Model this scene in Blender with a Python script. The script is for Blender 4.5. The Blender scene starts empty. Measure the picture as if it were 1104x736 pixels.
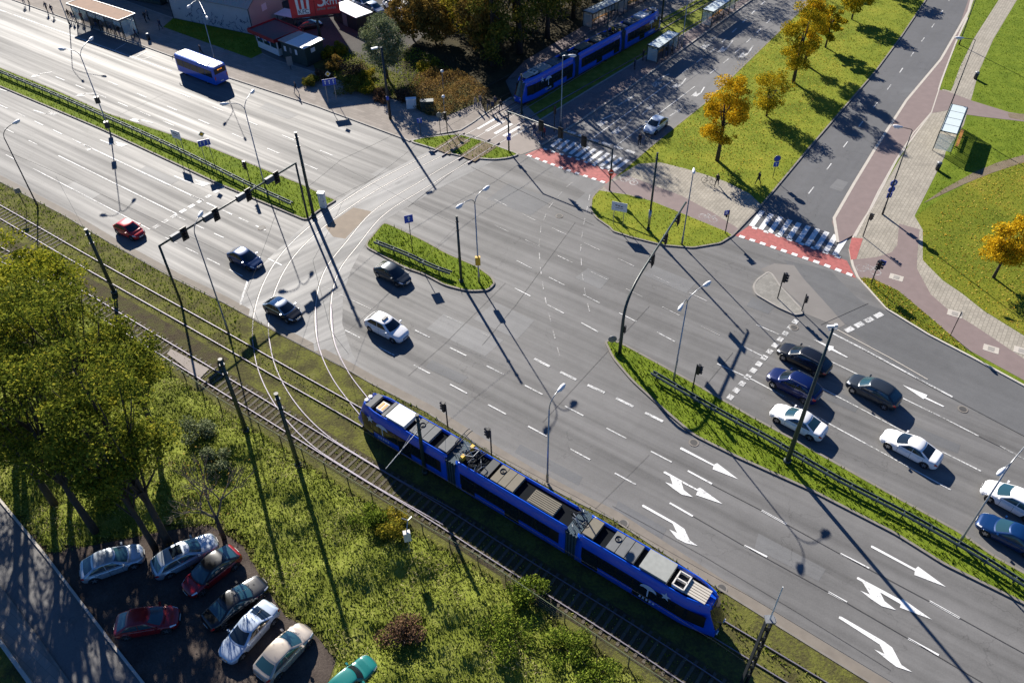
import bpy, bmesh, math, random
import numpy as np
from mathutils import Vector, Matrix
from mathutils.geometry import tessellate_polygon
random.seed(7); rng = np.random.default_rng(7)
R = math.radians
SC = bpy.context.scene; COL = SC.collection
# ------------------------------------------------------------------ camera
CF, CP, CR, CH = 880.0, 0.756084, -0.0195824, 52.0
_c, _s = math.cos(CP), math.sin(CP)
_fw = Vector((0, _c, -_s)); _rt = Vector((1, 0, 0)); _up = _rt.cross(_fw)
_r2 = _rt*math.cos(CR)+_up*math.sin(CR); _u2 = -_rt*math.sin(CR)+_up*math.cos(CR)
cd = bpy.data.cameras.new('camera'); cam = bpy.data.objects.new('camera', cd); COL.objects.link(cam)
cam.matrix_world = Matrix(((_r2.x,_u2.x,-_fw.x,0),(_r2.y,_u2.y,-_fw.y,0),(_r2.z,_u2.z,-_fw.z,CH),(0,0,0,1)))
cd.sensor_width = 36; cd.lens = 36*CF/1104; cd.clip_start = .5; cd.clip_end = 6000
SC.camera = cam
def G(x, y, z=0.0):
    "ground point that the photo shows at (x, y)"
    d = _fw*CF+_r2*(x-552)-_u2*(y-368); t = (CH-z)/-d.z
    return Vector((d.x*t, d.y*t, z))
def q(ox, oy, pts, s=4.6): return [(ox+a/s, oy+b/s) for a, b in pts]
# ------------------------------------------------------------------ world, sun, exposure
SUN_EL = R(28); SUN_DIR = Vector((-.3768, .9263, 0))*math.cos(SUN_EL)+Vector((0,0,math.sin(SUN_EL)))
w = bpy.data.worlds.new("World"); SC.world = w; w.use_nodes = True
nt = w.node_tree; nt.nodes.clear()
sky = nt.nodes.new('ShaderNodeTexSky'); sky.sky_type = 'NISHITA'; sky.sun_disc = False
sky.sun_elevation = SUN_EL; sky.sun_rotation = R(-22.1); sky.air_density = 1.0; sky.dust_density = .3; sky.ozone_density = 4.0
bg = nt.nodes.new('ShaderNodeBackground'); bg.inputs[1].default_value = .05
wo = nt.nodes.new('ShaderNodeOutputWorld'); tint = nt.nodes.new('ShaderNodeMix'); tint.data_type = 'RGBA'; tint.blend_type = 'MULTIPLY'; tint.inputs[0].default_value = 1; tint.inputs[7].default_value = (.38, .64, 1.0, 1)
nt.links.new(sky.outputs[0], tint.inputs[6]); nt.links.new(tint.outputs[2], bg.inputs[0]); nt.links.new(bg.outputs[0], wo.inputs[0])
sl = bpy.data.lights.new('sun', 'SUN'); sl.energy = 5.0; sl.angle = R(.5); sl.color = (1, .935, .84)
so = bpy.data.objects.new('sun', sl); COL.objects.link(so); so.rotation_euler = (-SUN_DIR).to_track_quat('-Z', 'Y').to_euler()
SC.view_settings.view_transform = 'Standard'; SC.view_settings.look = 'None'; SC.view_settings.gamma = 1
SC.view_settings.exposure = 1.05
SC.cycles.max_bounces = 5; SC.cycles.diffuse_bounces = 2; SC.cycles.glossy_bounces = 2; SC.cycles.transmission_bounces = 2
# ------------------------------------------------------------------ materials
def newmat(name):
    m = bpy.data.materials.new(name); m.use_nodes = True; n = m.node_tree; n.nodes.clear()
    b = n.nodes.new('ShaderNodeBsdfPrincipled'); o = n.nodes.new('ShaderNodeOutputMaterial'); n.links.new(b.outputs[0], o.inputs[0])
    return m, n, b
def simple(name, c, rough=.6, metal=0, coat=0, var=.12, scale=3.0, spec=.5, bump=0):
    m, n, b = newmat(name)
    tc = n.nodes.new('ShaderNodeTexCoord'); nz = n.nodes.new('ShaderNodeTexNoise'); nz.inputs['Scale'].default_value = scale; nz.inputs['Detail'].default_value = 4
    n.links.new(tc.outputs['Object'], nz.inputs['Vector'])
    mx = n.nodes.new('ShaderNodeMix'); mx.data_type = 'RGBA'
    mx.inputs[6].default_value = (*[v*(1-var) for v in c], 1); mx.inputs[7].default_value = (*[min(1, v*(1+var)) for v in c], 1)
    n.links.new(nz.outputs[0], mx.inputs[0]); n.links.new(mx.outputs[2], b.inputs['Base Color'])
    b.inputs['Roughness'].default_value = rough; b.inputs['Metallic'].default_value = metal
    b.inputs['Coat Weight'].default_value = coat; b.inputs['Coat Roughness'].default_value = .04; b.inputs['Specular IOR Level'].default_value = spec
    if bump:
        bp = n.nodes.new('ShaderNodeBump'); bp.inputs['Strength'].default_value = bump; bp.inputs['Distance'].default_value = .05
        n.links.new(nz.outputs[0], bp.inputs['Height']); n.links.new(bp.outputs[0], b.inputs['Normal'])
    return m
def ramp(n, stops):
    r = n.nodes.new('ShaderNodeValToRGB'); e = r.color_ramp.elements
    while len(e) < len(stops): e.new(.5)
    for k, (p, c) in enumerate(stops): e[k].position = p; e[k].color = (*c, 1)
    return r
def noise(n, vec, scale, detail=4, rough=.5, mapping=None):
    if mapping:
        mp = n.nodes.new('ShaderNodeMapping'); mp.vector_type = 'POINT'
        rot = n.nodes.new('ShaderNodeVectorRotate'); rot.rotation_type = 'Z_AXIS'; rot.inputs['Angle'].default_value = mapping[0]
        n.links.new(vec, rot.inputs['Vector']); n.links.new(rot.outputs[0], mp.inputs['Vector'])
        mp.inputs['Scale'].default_value = mapping[1]; vec = mp.outputs[0]
    z = n.nodes.new('ShaderNodeTexNoise'); z.inputs['Scale'].default_value = scale; z.inputs['Detail'].default_value = detail; z.inputs['Roughness'].default_value = rough
    n.links.new(vec, z.inputs['Vector']); return z.outputs[0]
def mathn(n, op, a, b=None):
    m = n.nodes.new('ShaderNodeMath'); m.operation = op
    for k, v in enumerate((a, b)):
        if v is None: continue
        if isinstance(v, (int, float)): m.inputs[k].default_value = v
        else: n.links.new(v, m.inputs[k])
    return m.outputs[0]
def asphalt(name, c, az, streak=.25, rough=(.52, .68), patch=.18, spec=.22):
    "road surface: fine grain, patches and long wheel tracks running along the road (az = angle of travel from +x)"
    m, n, b = newmat(name)
    tc = n.nodes.new('ShaderNodeTexCoord'); v = tc.outputs['Object']
    fine = noise(n, v, 9, 6, .7); big = noise(n, v, .12, 4, .6)
    st = noise(n, v, 1, 3, .55, (-az, (.010, .62, 1))); st2 = noise(n, v, 1, 2, .5, (-az, (.05, 1.9, 1)))
    s = mathn(n, 'ADD', mathn(n, 'MULTIPLY', mathn(n, 'SUBTRACT', st, .5), 1.6), mathn(n, 'MULTIPLY', mathn(n, 'SUBTRACT', st2, .5), .8))
    f = mathn(n, 'ADD', 1.0, mathn(n, 'MULTIPLY', s, streak*2))
    f = mathn(n, 'ADD', f, mathn(n, 'MULTIPLY', mathn(n, 'SUBTRACT', big, .5), patch*3))
    f = mathn(n, 'ADD', f, mathn(n, 'MULTIPLY', mathn(n, 'SUBTRACT', fine, .5), .55))
    vo = n.nodes.new('ShaderNodeTexVoronoi'); vo.feature = 'DISTANCE_TO_EDGE'; vo.inputs['Scale'].default_value = .16
    wob = n.nodes.new('ShaderNodeTexNoise'); wob.inputs['Scale'].default_value = .9; wob.inputs['Detail'].default_value = 6; n.links.new(v, wob.inputs['Vector'])
    wv = n.nodes.new('ShaderNodeVectorMath'); wv.operation = 'MULTIPLY_ADD'; n.links.new(wob.outputs['Color'], wv.inputs[0]); wv.inputs[1].default_value = (2.5,2.5,0); n.links.new(v, wv.inputs[2]); n.links.new(wv.outputs[0], vo.inputs['Vector'])
    crack = mathn(n, 'LESS_THAN', vo.outputs['Distance'], .0045)
    msk = mathn(n, 'GREATER_THAN', noise(n, v, .07, 2), .52)
    f = mathn(n, 'SUBTRACT', f, mathn(n, 'MULTIPLY', mathn(n, 'MULTIPLY', crack, msk), .17))
    med = noise(n, v, 1.1, 4, .65); f = mathn(n, 'ADD', f, mathn(n, 'MULTIPLY', mathn(n, 'SUBTRACT', med, .5), .28))
    mx = n.nodes.new('ShaderNodeVectorMath'); mx.operation = 'SCALE'; mx.inputs[0].default_value = c
    n.links.new(f, mx.inputs['Scale']); n.links.new(mx.outputs[0], b.inputs['Base Color'])
    rr = mathn(n, 'SUBTRACT', (rough[0]+rough[1])/2, mathn(n, 'MULTIPLY', s, (rough[1]-rough[0])*.9))
    n.links.new(rr, b.inputs['Roughness']); b.inputs['Specular IOR Level'].default_value = spec
    bp = n.nodes.new('ShaderNodeBump'); bp.inputs['Strength'].default_value = .25; bp.inputs['Distance'].default_value = .02
    n.links.new(fine, bp.inputs['Height']); n.links.new(bp.outputs[0], b.inputs['Normal'])
    return m
def ground(name, stops, scale=.6, fscale=5, bump=.6, rough=.95):
    m, n, b = newmat(name); tc = n.nodes.new('ShaderNodeTexCoord'); v = tc.outputs['Object']
    a = noise(n, v, scale, 5, .6); f = noise(n, v, fscale, 5, .7)
    t = mathn(n, 'ADD', mathn(n, 'MULTIPLY', a, .55), mathn(n, 'MULTIPLY', f, .45))
    r = ramp(n, stops); n.links.new(t, r.inputs[0]); n.links.new(r.outputs[0], b.inputs['Base Color']); b.inputs['Roughness'].default_value = rough
    b.inputs['Specular IOR Level'].default_value = .08
    bp = n.nodes.new('ShaderNodeBump'); bp.inputs['Strength'].default_value = bump; bp.inputs['Distance'].default_value = .12
    n.links.new(f, bp.inputs['Height']); n.links.new(bp.outputs[0], b.inputs['Normal'])
    return m
def paving(name, c, az, size=(.5, .35), joint=.55):
    m, n, b = newmat(name); tc = n.nodes.new('ShaderNodeTexCoord')
    rot = n.nodes.new('ShaderNodeVectorRotate'); rot.rotation_type = 'Z_AXIS'; rot.inputs['Angle'].default_value = -az
    n.links.new(tc.outputs['Object'], rot.inputs['Vector'])
    br = n.nodes.new('ShaderNodeTexBrick'); br.inputs['Scale'].default_value = 1; br.inputs['Mortar Size'].default_value = .018
    br.inputs['Brick Width'].default_value = size[0]; br.inputs['Row Height'].default_value = size[1]
    br.inputs['Color1'].default_value = (*[v*.9 for v in c], 1); br.inputs['Color2'].default_value = (*[v*1.1 for v in c], 1); br.inputs['Mortar'].default_value = (*[v*joint for v in c], 1)
    n.links.new(rot.outputs[0], br.inputs['Vector'])
    big = noise(n, tc.outputs['Object'], .35, 5, .65); f = mathn(n, 'ADD', .72, mathn(n, 'MULTIPLY', big, .56))
    mx = n.nodes.new('ShaderNodeVectorMath'); mx.operation = 'SCALE'; n.links.new(br.outputs[0], mx.inputs[0]); n.links.new(f, mx.inputs['Scale'])
    n.links.new(mx.outputs[0], b.inputs['Base Color']); b.inputs['Roughness'].default_value = .9; b.inputs['Specular IOR Level'].default_value = .15
    return m
def leafmat(name, cols, trans=.25, rough=.6):
    m, n, b = newmat(name); g = n.nodes.new('ShaderNodeNewGeometry')
    tc = n.nodes.new('ShaderNodeTexCoord'); big = noise(n, tc.outputs['Object'], .7, 3)
    t = mathn(n, 'ADD', mathn(n, 'MULTIPLY', g.outputs['Random Per Island'], .55), mathn(n, 'MULTIPLY', big, .45))
    k = len(cols); r = ramp(n, [(.18+.64*i/max(1, k-1), c) for i, c in enumerate(cols)]); n.links.new(t, r.inputs[0])
    n.links.new(r.outputs[0], b.inputs['Base Color']); b.inputs['Roughness'].default_value = 1; b.inputs['Specular IOR Level'].default_value = 0
    tr = n.nodes.new('ShaderNodeBsdfTranslucent'); n.links.new(r.outputs[0], tr.inputs[0]); ms = n.nodes.new('ShaderNodeMixShader'); ms.inputs[0].default_value = trans
    o = [x for x in n.nodes if x.type == 'OUTPUT_MATERIAL'][0]
    n.links.new(b.outputs[0], ms.inputs[1]); n.links.new(tr.outputs[0], ms.inputs[2]); n.links.new(ms.outputs[0], o.inputs[0])
    return m
AZM = math.atan2(-.581, .814)      # main road: direction of travel on the near carriageway
AZC = math.atan2(.82, .57)         # cross road
M = {}
M['asphalt'] = asphalt('asphalt_main', (.152, .149, .144), AZM, streak=.30, rough=(.51, .78), spec=.18)
M['asphalt_new'] = asphalt('asphalt_fresh', (.125, .126, .128), AZC, streak=.08, rough=(.6, .75))
M['asphalt_slip'] = asphalt('asphalt_slip', (.125, .126, .126), R(-40), streak=.10, rough=(.6, .75))
M['asphalt_cross'] = asphalt('asphalt_cross', (.165, .163, .160), AZC, streak=.10, rough=(.6, .75))
M['street'] = asphalt('asphalt_street', (.15, .145, .14), R(-60), streak=.05, rough=(.6, .8))
M['concrete'] = asphalt('concrete_slabs', (.168, .168, .167), R(40), streak=.16, rough=(.50, .70), patch=.45)
M['dirtyconc'] = simple('stained_concrete', (.20, .155, .11), .8, var=.4, scale=.8)
M['wornpatch'] = simple('worn_asphalt', (.185, .172, .158), .8, var=.25, scale=.5)
M['apron'] = simple('worn_apron', (.235, .20, .175), .8, var=.2, scale=.9)
M['gutter'] = simple('sandy_gutter', (.19, .165, .135), .85, var=.3, scale=1.2)
M['kerb'] = simple('kerb_stone', (.30, .28, .25), .85, var=.25, scale=1.5)
M['kerb_dark'] = simple('kerb_soiled', (.20, .18, .155), .85, var=.3, scale=1.5)
M['kerb_light'] = simple('kerb_clean', (.48, .44, .38), .85, var=.15, scale=1.5)
def paintmark(name, c, wear):
    m = simple(name, c, .65, var=.14, scale=4); n = m.node_tree; b = [x for x in n.nodes if x.type == 'BSDF_PRINCIPLED'][0]; tc = n.nodes.new('ShaderNodeTexCoord')
    z = noise(n, tc.outputs['Object'], 5, 8, .75); z2 = noise(n, tc.outputs['Object'], .35, 3); t = mathn(n, 'ADD', mathn(n, 'MULTIPLY', z, .65), mathn(n, 'MULTIPLY', z2, .35))
    r = n.nodes.new('ShaderNodeMapRange'); r.inputs['From Min'].default_value = wear-.06; r.inputs['From Max'].default_value = wear+.06; r.inputs['To Min'].default_value = .12; n.links.new(t, r.inputs['Value']); n.links.new(r.outputs[0], b.inputs['Alpha']); return m
M['paint'] = paintmark('road_paint', (.60, .60, .58), .47)
M['paint_bright'] = paintmark('road_paint_fresh', (.72, .72, .70), .40)
M['paint_worn'] = paintmark('road_paint_worn', (.48, .47, .45), .51)
M['seam'] = simple('tar_seam', (.06, .058, .055), .7, var=.3, scale=2)
M['redlane'] = simple('red_lane_surface', (.36, .10, .088), .8, var=.45, scale=2.5)
M['bikepath'] = simple('bike_path', (.205, .155, .145), .85, var=.16, scale=1.2)
M['pave'] = paving('paving_slabs', (.34, .31, .255), AZC)
M['pave_n'] = paving('paving_slabs_worn', (.27, .24, .21), AZM, (1.0, .5), .75)
M['pave_purple'] = paving('paving_mauve', (.20, .165, .16), AZC, (.4, .2), .8)
GREEN = [(.28, (.06, .055, .018)), (.40, (.10, .15, .012)), (.58, (.16, .21, .02)), (.75, (.23, .25, .05))]
M['grass'] = ground('lawn', GREEN, .5, 6)
M['grass_y'] = ground('lawn_autumn', [(.3, (.06, .08, .01)), (.46, (.16, .20, .02)), (.6, (.25, .26, .03)), (.75, (.34, .25, .05))], .25, 6)
M['grass_leaf'] = ground('lawn_leaf_litter', [(.32, (.05, .07, .01)), (.45, (.12, .15, .015)), (.57, (.19, .20, .02)), (.7, (.30, .23, .04))], .12, 7)
M['verge'] = ground('track_verge', [(.3, (.04, .033, .018)), (.46, (.085, .08, .03)), (.56, (.135, .14, .03)), (.75, (.19, .165, .09))], .6, 5)
M['weeds'] = ground('weedy_ground', [(.3, (.09, .10, .02)), (.5, (.17, .20, .03)), (.7, (.28, .29, .08))], .8, 5)
M['ballast'] = ground('stained_ballast', [(.3, (.035, .026, .018)), (.45, (.075, .06, .038)), (.58, (.085, .085, .03)), (.7, (.14, .12, .07))], .8, 9, .8)
M['dirt'] = ground('packed_dirt', [(.3, (.035, .028, .025)), (.5, (.08, .064, .055)), (.7, (.14, .115, .095))], .5, 10, .4)
M['far'] = ground('far_ground', [(.3, (.035, .045, .015)), (.5, (.08, .09, .03)), (.7, (.14, .13, .08))], .05, 3)
M['path'] = ground('trodden_path', [(.3, (.13, .10, .06)), (.5, (.20, .16, .11)), (.7, (.26, .22, .15))], .6, 8)
M['rail'] = simple('rail_steel', (.20, .185, .22), .62, metal=.5, var=.15)
M['rail_web'] = simple('rail_rust', (.12, .075, .05), .8)
M['groove'] = simple('grooved_rail_steel', (.42, .40, .38), .6, metal=.2, var=.2)
M['sleeper'] = simple('concrete_sleeper', (.095, .082, .06), .9, var=.3, scale=2)
M['dgreen'] = simple('dark_green_paint', (.018, .036, .034), .45, var=.2)
M['dark'] = simple('dark_metal', (.022, .026, .030), .5, var=.2)
M['galv'] = simple('galvanised_steel', (.33, .34, .35), .38, metal=.75, var=.2)
M['grey'] = simple('grey_metal', (.22, .23, .24), .5, metal=.3)
M['teal'] = simple('guardrail_steel', (.06, .085, .09), .6, metal=.2, var=.3)
M['lampw'] = simple('lamp_shell', (.72, .73, .74), .4)
M['white'] = simple('white_paint', (.72, .72, .70), .5)
M['cream'] = simple('cream_box', (.62, .60, .55), .6)
M['black'] = simple('black_plastic', (.012, .012, .014), .45)
M['rubber'] = simple('rubber', (.018, .018, .018), .85)
M['signblue'] = simple('sign_blue', (.01, .06, .42), .4)
M['signred'] = simple('sign_red', (.55, .02, .02), .4)
M['yellow'] = simple('yellow_plastic', (.75, .42, .02), .5)
M['orange'] = simple('orange_patch', (.70, .30, .06), .6)
m, n, b = newmat('led_orange'); b.inputs['Base Color'].default_value = (.6, .2, .02, 1); b.inputs['Emission Color'].default_value = (1, .33, .04, 1); b.inputs['Emission Strength'].default_value = .6; M['led'] = m
M['bark'] = simple('bark', (.055, .042, .032), .95, var=.35, scale=4, bump=.6)
M['bark_l'] = simple('bark_pale', (.16, .13, .10), .95, var=.3, scale=4)
m, n, b = newmat('glass_dark'); b.inputs['Base Color'].default_value = (.010, .016, .022, 1); b.inputs['Roughness'].default_value = .06; b.inputs['Specular IOR Level'].default_value = .8; M['glass'] = m
m, n, b = newmat('glass_teal'); b.inputs['Base Color'].default_value = (.018, .055, .07, 1); b.inputs['Roughness'].default_value = .08; b.inputs['Specular IOR Level'].default_value = .9; M['glass_t'] = m
m, n, b = newmat('shelter_glass'); b.inputs['Base Color'].default_value = (.62, .74, .74, 1); b.inputs['Roughness'].default_value = .08; b.inputs['Alpha'].default_value = .35; M['glass_s'] = m
M['roofglass'] = simple('frosted_roof_panel', (.60, .68, .68), .3, var=.06)
M['headl'] = simple('headlight_lens', (.75, .77, .80), .1, coat=1)
M['taill'] = simple('taillight_lens', (.45, .01, .012), .15, coat=1)
M['rim'] = simple('alloy_rim', (.45, .46, .48), .3, metal=.8)
def paintm(name, c, metal=.0, rough=.28): 
    return simple(name, c, rough, metal=metal, coat=.45, var=.03, scale=8)
# ------------------------------------------------------------------ mesh helpers
def mk(name, verts, faces, mat, parent=None, smooth=False, midx=None, loc=None):
    me = bpy.data.meshes.new(name); me.from_pydata([tuple(v) for v in verts], [], faces)
    for mm in (mat if isinstance(mat, (list, tuple)) else [mat]): me.materials.append(M[mm] if isinstance(mm, str) else mm)
    if midx is not None: me.polygons.foreach_set('material_index', midx)
    if smooth: me.polygons.foreach_set('use_smooth', [True]*len(me.polygons))
    me.update(); o = bpy.data.objects.new(name, me); COL.objects.link(o)
    if parent is not None: o.parent = parent
    if loc is not None: o.location = loc
    return o
def struct(o): o['kind'] = 'structure'; return o
def tag(o, label, cat, group=None, kind=None):
    o['label'] = label; o['category'] = cat
    if group: o['group'] = group
    if kind: o['kind'] = kind
    return o
def empty(name, loc, rz=0, label=None, cat=None, group=None):
    o = bpy.data.objects.new(name, None); COL.objects.link(o); o.location = loc; o.rotation_euler = (0, 0, rz); o.empty_display_size = .3
    if label: tag(o, label, cat, group)
    return o
KIDS = {}
def copy_tree(o, parent=None):
    c = o.copy(); COL.objects.link(c)
    if parent is not None: c.parent = parent
    for ch in [x for x in COL.objects if x.parent == o]: copy_tree(ch, c)
    return c
class MB:
    def __init__(s): s.v = []; s.f = []; s.m = []
    def add(s, V, F, m=0):
        k = len(s.v); s.v += [tuple(x) for x in V]; s.f += [tuple(i+k for i in f) for f in F]; s.m += [m]*len(F)
    def box(s, c, d, rz=0, m=0, mat=None):
        cx, cy, cz = c; hx, hy, hz = d[0]/2, d[1]/2, d[2]/2; ca, sa = math.cos(rz), math.sin(rz)
        V = []
        for z in (-hz, hz):
            for x, y in ((-hx,-hy),(hx,-hy),(hx,hy),(-hx,hy)):
                p = Vector((cx+x*ca-y*sa, cy+x*sa+y*ca, cz+z)); V.append(p if mat is None else mat @ p)
        s.add(V, [(3,2,1,0),(4,5,6,7),(0,1,5,4),(1,2,6,5),(2,3,7,6),(3,0,4,7)], m); return s
    def tube(s, pts, rad, n=8, m=0, cap=True):
        pts = [Vector(p) for p in pts]
        if not isinstance(rad, (list, tuple)): rad = [rad]*len(pts)
        V = []; prev = None
        for i, p in enumerate(pts):
            t = (pts[min(i+1, len(pts)-1)]-pts[max(i-1, 0)]).normalized()
            a = (Vector((0,0,1)) if abs(t.z) < .9 else Vector((1,0,0))) if prev is None else prev
            x = (a-t*a.dot(t)).normalized(); y = t.cross(x); prev = x
            for k in range(n):
                an = 2*math.pi*k/n; V.append(p+(x*math.cos(an)+y*math.sin(an))*rad[i])
        F = []
        for i in range(len(pts)-1):
            for k in range(n): F.append((i*n+k, i*n+(k+1)%n, (i+1)*n+(k+1)%n, (i+1)*n+k))
        if cap: F.append(tuple(range(n))[::-1]); F.append(tuple((len(pts)-1)*n+k for k in range(n)))
        s.add(V, F, m); return s
    def cyl(s, a, b, r, n=10, m=0, r2=None): return s.tube([a, b], [r, r if r2 is None else r2], n, m)
    def build(s, name, mat, parent=None, smooth=False, loc=None): return mk(name, s.v, s.f, mat, parent, smooth, s.m, loc)
def rounded(pts, r=8, k=4):
    out = []; n = len(pts)
    for i in range(n):
        p0, p1, p2 = (Vector(pts[(i-1)%n]), Vector(pts[i]), Vector(pts[(i+1)%n]))
        a, b = p0-p1, p2-p1; la, lb = a.length, b.length; t = min(r, la*.45, lb*.45)
        A, B = p1+a/la*t, p1+b/lb*t
        for j in range(k+1):
            u = j/k; out.append(tuple(A*(1-u)**2+p1*2*u*(1-u)+B*u*u))
    return out
def gp(pts, z=0): return [G(x, y) for x, y in pts]
def area(P): return sum(P[i].x*P[(i+1)%len(P)].y-P[(i+1)%len(P)].x*P[i].y for i in range(len(P)))/2
def ccw(P): return P if area(P) > 0 else P[::-1]
def sheet(name, pts, z, mat, parent=None, world=False):
    P = ccw(list(pts) if world else gp(pts)); V = [(p.x, p.y, z) for p in P]
    T = [tuple(t) for t in tessellate_polygon([[Vector((v[0], v[1], 0)) for v in V]])]
    T = [t if (Vector(V[t[1]])-Vector(V[t[0]])).cross(Vector(V[t[2]])-Vector(V[t[0]])).z > 0 else t[::-1] for t in T]
    o = mk(name, V, T, mat, parent)
    if parent is None: struct(o)
    return o
def inset(P, d):
    n = len(P); out = []
    for i in range(n):
        a, b, c = P[(i-1)%n], P[i], P[(i+1)%n]
        e1 = Vector((b.x-a.x, b.y-a.y)); e2 = Vector((c.x-b.x, c.y-b.y))
        if e1.length < 1e-6 or e2.length < 1e-6: out.append(b.copy()); continue
        e1.normalize(); e2.normalize(); n1 = Vector((-e1.y, e1.x)); n2 = Vector((-e2.y, e2.x)); m = n1+n2
        if m.length < 1e-3: out.append(b.copy()); continue
        m.normalize(); k = d/max(.4, m.dot(n1)); out.append(Vector((b.x+m.x*k, b.y+m.y*k, 0)))
    return out
def raised(name, pts, h, mat, kmat='kerb', kw=.2, r=6, drop=.015, topname='top_surface'):
    P = ccw(gp(rounded(pts, r) if r else pts)); I = inset(P, kw); I2 = inset(P, kw*.8)
    top = sheet(name, I2, h-drop, mat, None, True)
    n = len(P); V = [(p.x, p.y, -.05) for p in P]+[(p.x, p.y, h) for p in P]+[(p.x, p.y, h) for p in I]+[(p.x, p.y, h-.06) for p in I]
    F = []
    for i in range(n):
        j = (i+1) % n
        for k in range(3): F.append((k*n+i, k*n+j, (k+1)*n+j, (k+1)*n+i))
    mk('kerb', V, F, kmat, top)
    return top, I
def inpoly(X, Y, P):
    ins = np.zeros(X.shape, bool); n = len(P)
    for i in range(n):
        a, b = P[i], P[(i+1) % n]
        if a.y == b.y: continue
        c = ((a.y > Y) != (b.y > Y)) & (X < (b.x-a.x)*(Y-a.y)/(b.y-a.y)+a.x); ins ^= c
    return ins
def polydist(X, Y, P):
    d = np.full(X.shape, 1e9); n = len(P)
    for i in range(n):
        a, b = P[i], P[(i+1) % n]; ex, ey = b.x-a.x, b.y-a.y; L = max(1e-9, ex*ex+ey*ey)
        t = np.clip(((X-a.x)*ex+(Y-a.y)*ey)/L, 0, 1); d = np.minimum(d, np.hypot(X-a.x-t*ex, Y-a.y-t*ey))
    return d
def leaves(name, C, size, mat, parent=None, up=.4, aspect=.6, extra=None, loc=None):
    "one mesh of small leaf quads centred on the rows of C"
    N = len(C); sz = size*(.6+.8*rng.random(N)) if np.isscalar(size) else size
    nrm = rng.normal(size=(N, 3)); nrm[:, 2] += up*2; nrm /= np.linalg.norm(nrm, axis=1)[:, None]
    a = rng.normal(size=(N, 3)); a -= nrm*(a*nrm).sum(1)[:, None]; a /= np.linalg.norm(a, axis=1)[:, None]; b = np.cross(nrm, a)
    a *= sz[:, None]*.5; b *= (sz*aspect)[:, None]*.5
    V = np.stack([C-a, C-b*.9+a*.1, C+a, C+b*.9+a*.1], 1).reshape(-1, 3)
    me = bpy.data.meshes.new(name); me.vertices.add(4*N); me.vertices.foreach_set('co', V.astype(np.float32).ravel())
    me.loops.add(4*N); me.loops.foreach_set('vertex_index', np.arange(4*N, dtype=np.int32)); me.polygons.add(N)
    me.polygons.foreach_set('loop_start', np.arange(0, 4*N, 4, dtype=np.int32)); me.polygons.foreach_set('loop_total', np.full(N, 4, np.int32))
    me.materials.append(M[mat]); me.update(calc_edges=True); me.validate()
    o = bpy.data.objects.new(name, me); COL.objects.link(o)
    if parent is not None: o.parent = parent
    if loc is not None: o.location = loc
    return o
def tufts(name, P, dens, h, mats, z=.1, holes=(), wid=.05, keep=None):
    "grass blades as upright slivers, spread over polygon P"
    xs = [p.x for p in P]; ys = [p.y for p in P]; A = abs(area(P)); bb = (max(xs)-min(xs))*(max(ys)-min(ys)); N = int(dens*bb)
    X = rng.uniform(min(xs), max(xs), N); Y = rng.uniform(min(ys), max(ys), N); k = inpoly(X, Y, P)
    for H in holes: k &= ~inpoly(X, Y, H)
    X, Y = X[k], Y[k]; N = len(X)
    Z = z if np.isscalar(z) else z(X, Y)
    hh = h*(.4+.9*rng.random(N)); an = rng.uniform(0, 6.28, N); lean = rng.normal(0, .35, (N, 2))*hh[:, None]
    C = np.stack([X, Y, np.zeros(N)+Z], 1); d = np.stack([np.cos(an), np.sin(an), 0*an], 1)*(wid*(.6+rng.random(N)))[:, None]
    T = C+np.stack([lean[:, 0], lean[:, 1], hh], 1)
    V = np.stack([C-d, C+d, T], 1).reshape(-1, 3)
    me = bpy.data.meshes.new(name); me.vertices.add(3*N); me.vertices.foreach_set('co', V.astype(np.float32).ravel())
    me.loops.add(3*N); me.loops.foreach_set('vertex_index', np.arange(3*N, dtype=np.int32)); me.polygons.add(N)
    me.polygons.foreach_set('loop_start', np.arange(0, 3*N, 3, dtype=np.int32)); me.polygons.foreach_set('loop_total', np.full(N, 3, np.int32))
    me.materials.append(M[mats]); me.update(calc_edges=True); o = bpy.data.objects.new(name, me); COL.objects.link(o)
    return o
M['blade'] = leafmat('grass_blades', [(.06, .095, .008), (.13, .185, .015), (.20, .26, .02), (.28, .31, .06)], .3, .7)
M['blade_y'] = leafmat('grass_blades_autumn', [(.09, .12, .01), (.19, .24, .02), (.29, .29, .04), (.42, .32, .05)], .3, .7)
M['blade_w'] = leafmat('weed_blades', [(.06, .08, .012), (.17, .215, .03), (.30, .34, .07), (.44, .43, .17)], .3, .7)
M['litter'] = leafmat('fallen_leaves', [(.35, .20, .02), (.50, .32, .03), (.55, .42, .10), (.30, .16, .04)], .1, .7)
# ================================================================== SETTING
M['bed'] = ground('planting_soil', [(.3,(.03,.035,.012)),(.5,(.09,.085,.03)),(.7,(.16,.16,.05))], .5, 6)
M['isl'] = paving('island_paving', (.25,.24,.215), AZM, (.4,.4), .85)
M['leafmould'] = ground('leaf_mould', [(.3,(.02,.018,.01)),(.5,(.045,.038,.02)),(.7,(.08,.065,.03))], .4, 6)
M['yardgrey'] = ground('grey_yard', [(.3,(.05,.05,.045)),(.5,(.085,.08,.075)),(.7,(.12,.115,.105))], .2, 6, .3)
NK = [(-260,-95),(12,0),(139,44.6),(189,63),(242,83),(340,115),(437,151)]                # north kerb
SK = [(-260,70),(0,195),(72,233),(120,262),(187,299),(240,325),(311,364),(372,396),(400,412),(460,443),(505,472),(570,512),(625,541),(660,558),(773,632),(845,677),(900,711),(944,738),(1250,925)]
sheet('ground', [Vector(p) for p in ((-1500,-400,0),(1500,-400,0),(1500,3000,0),(-1500,3000,0))], -.04, 'far', None, True)
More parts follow.
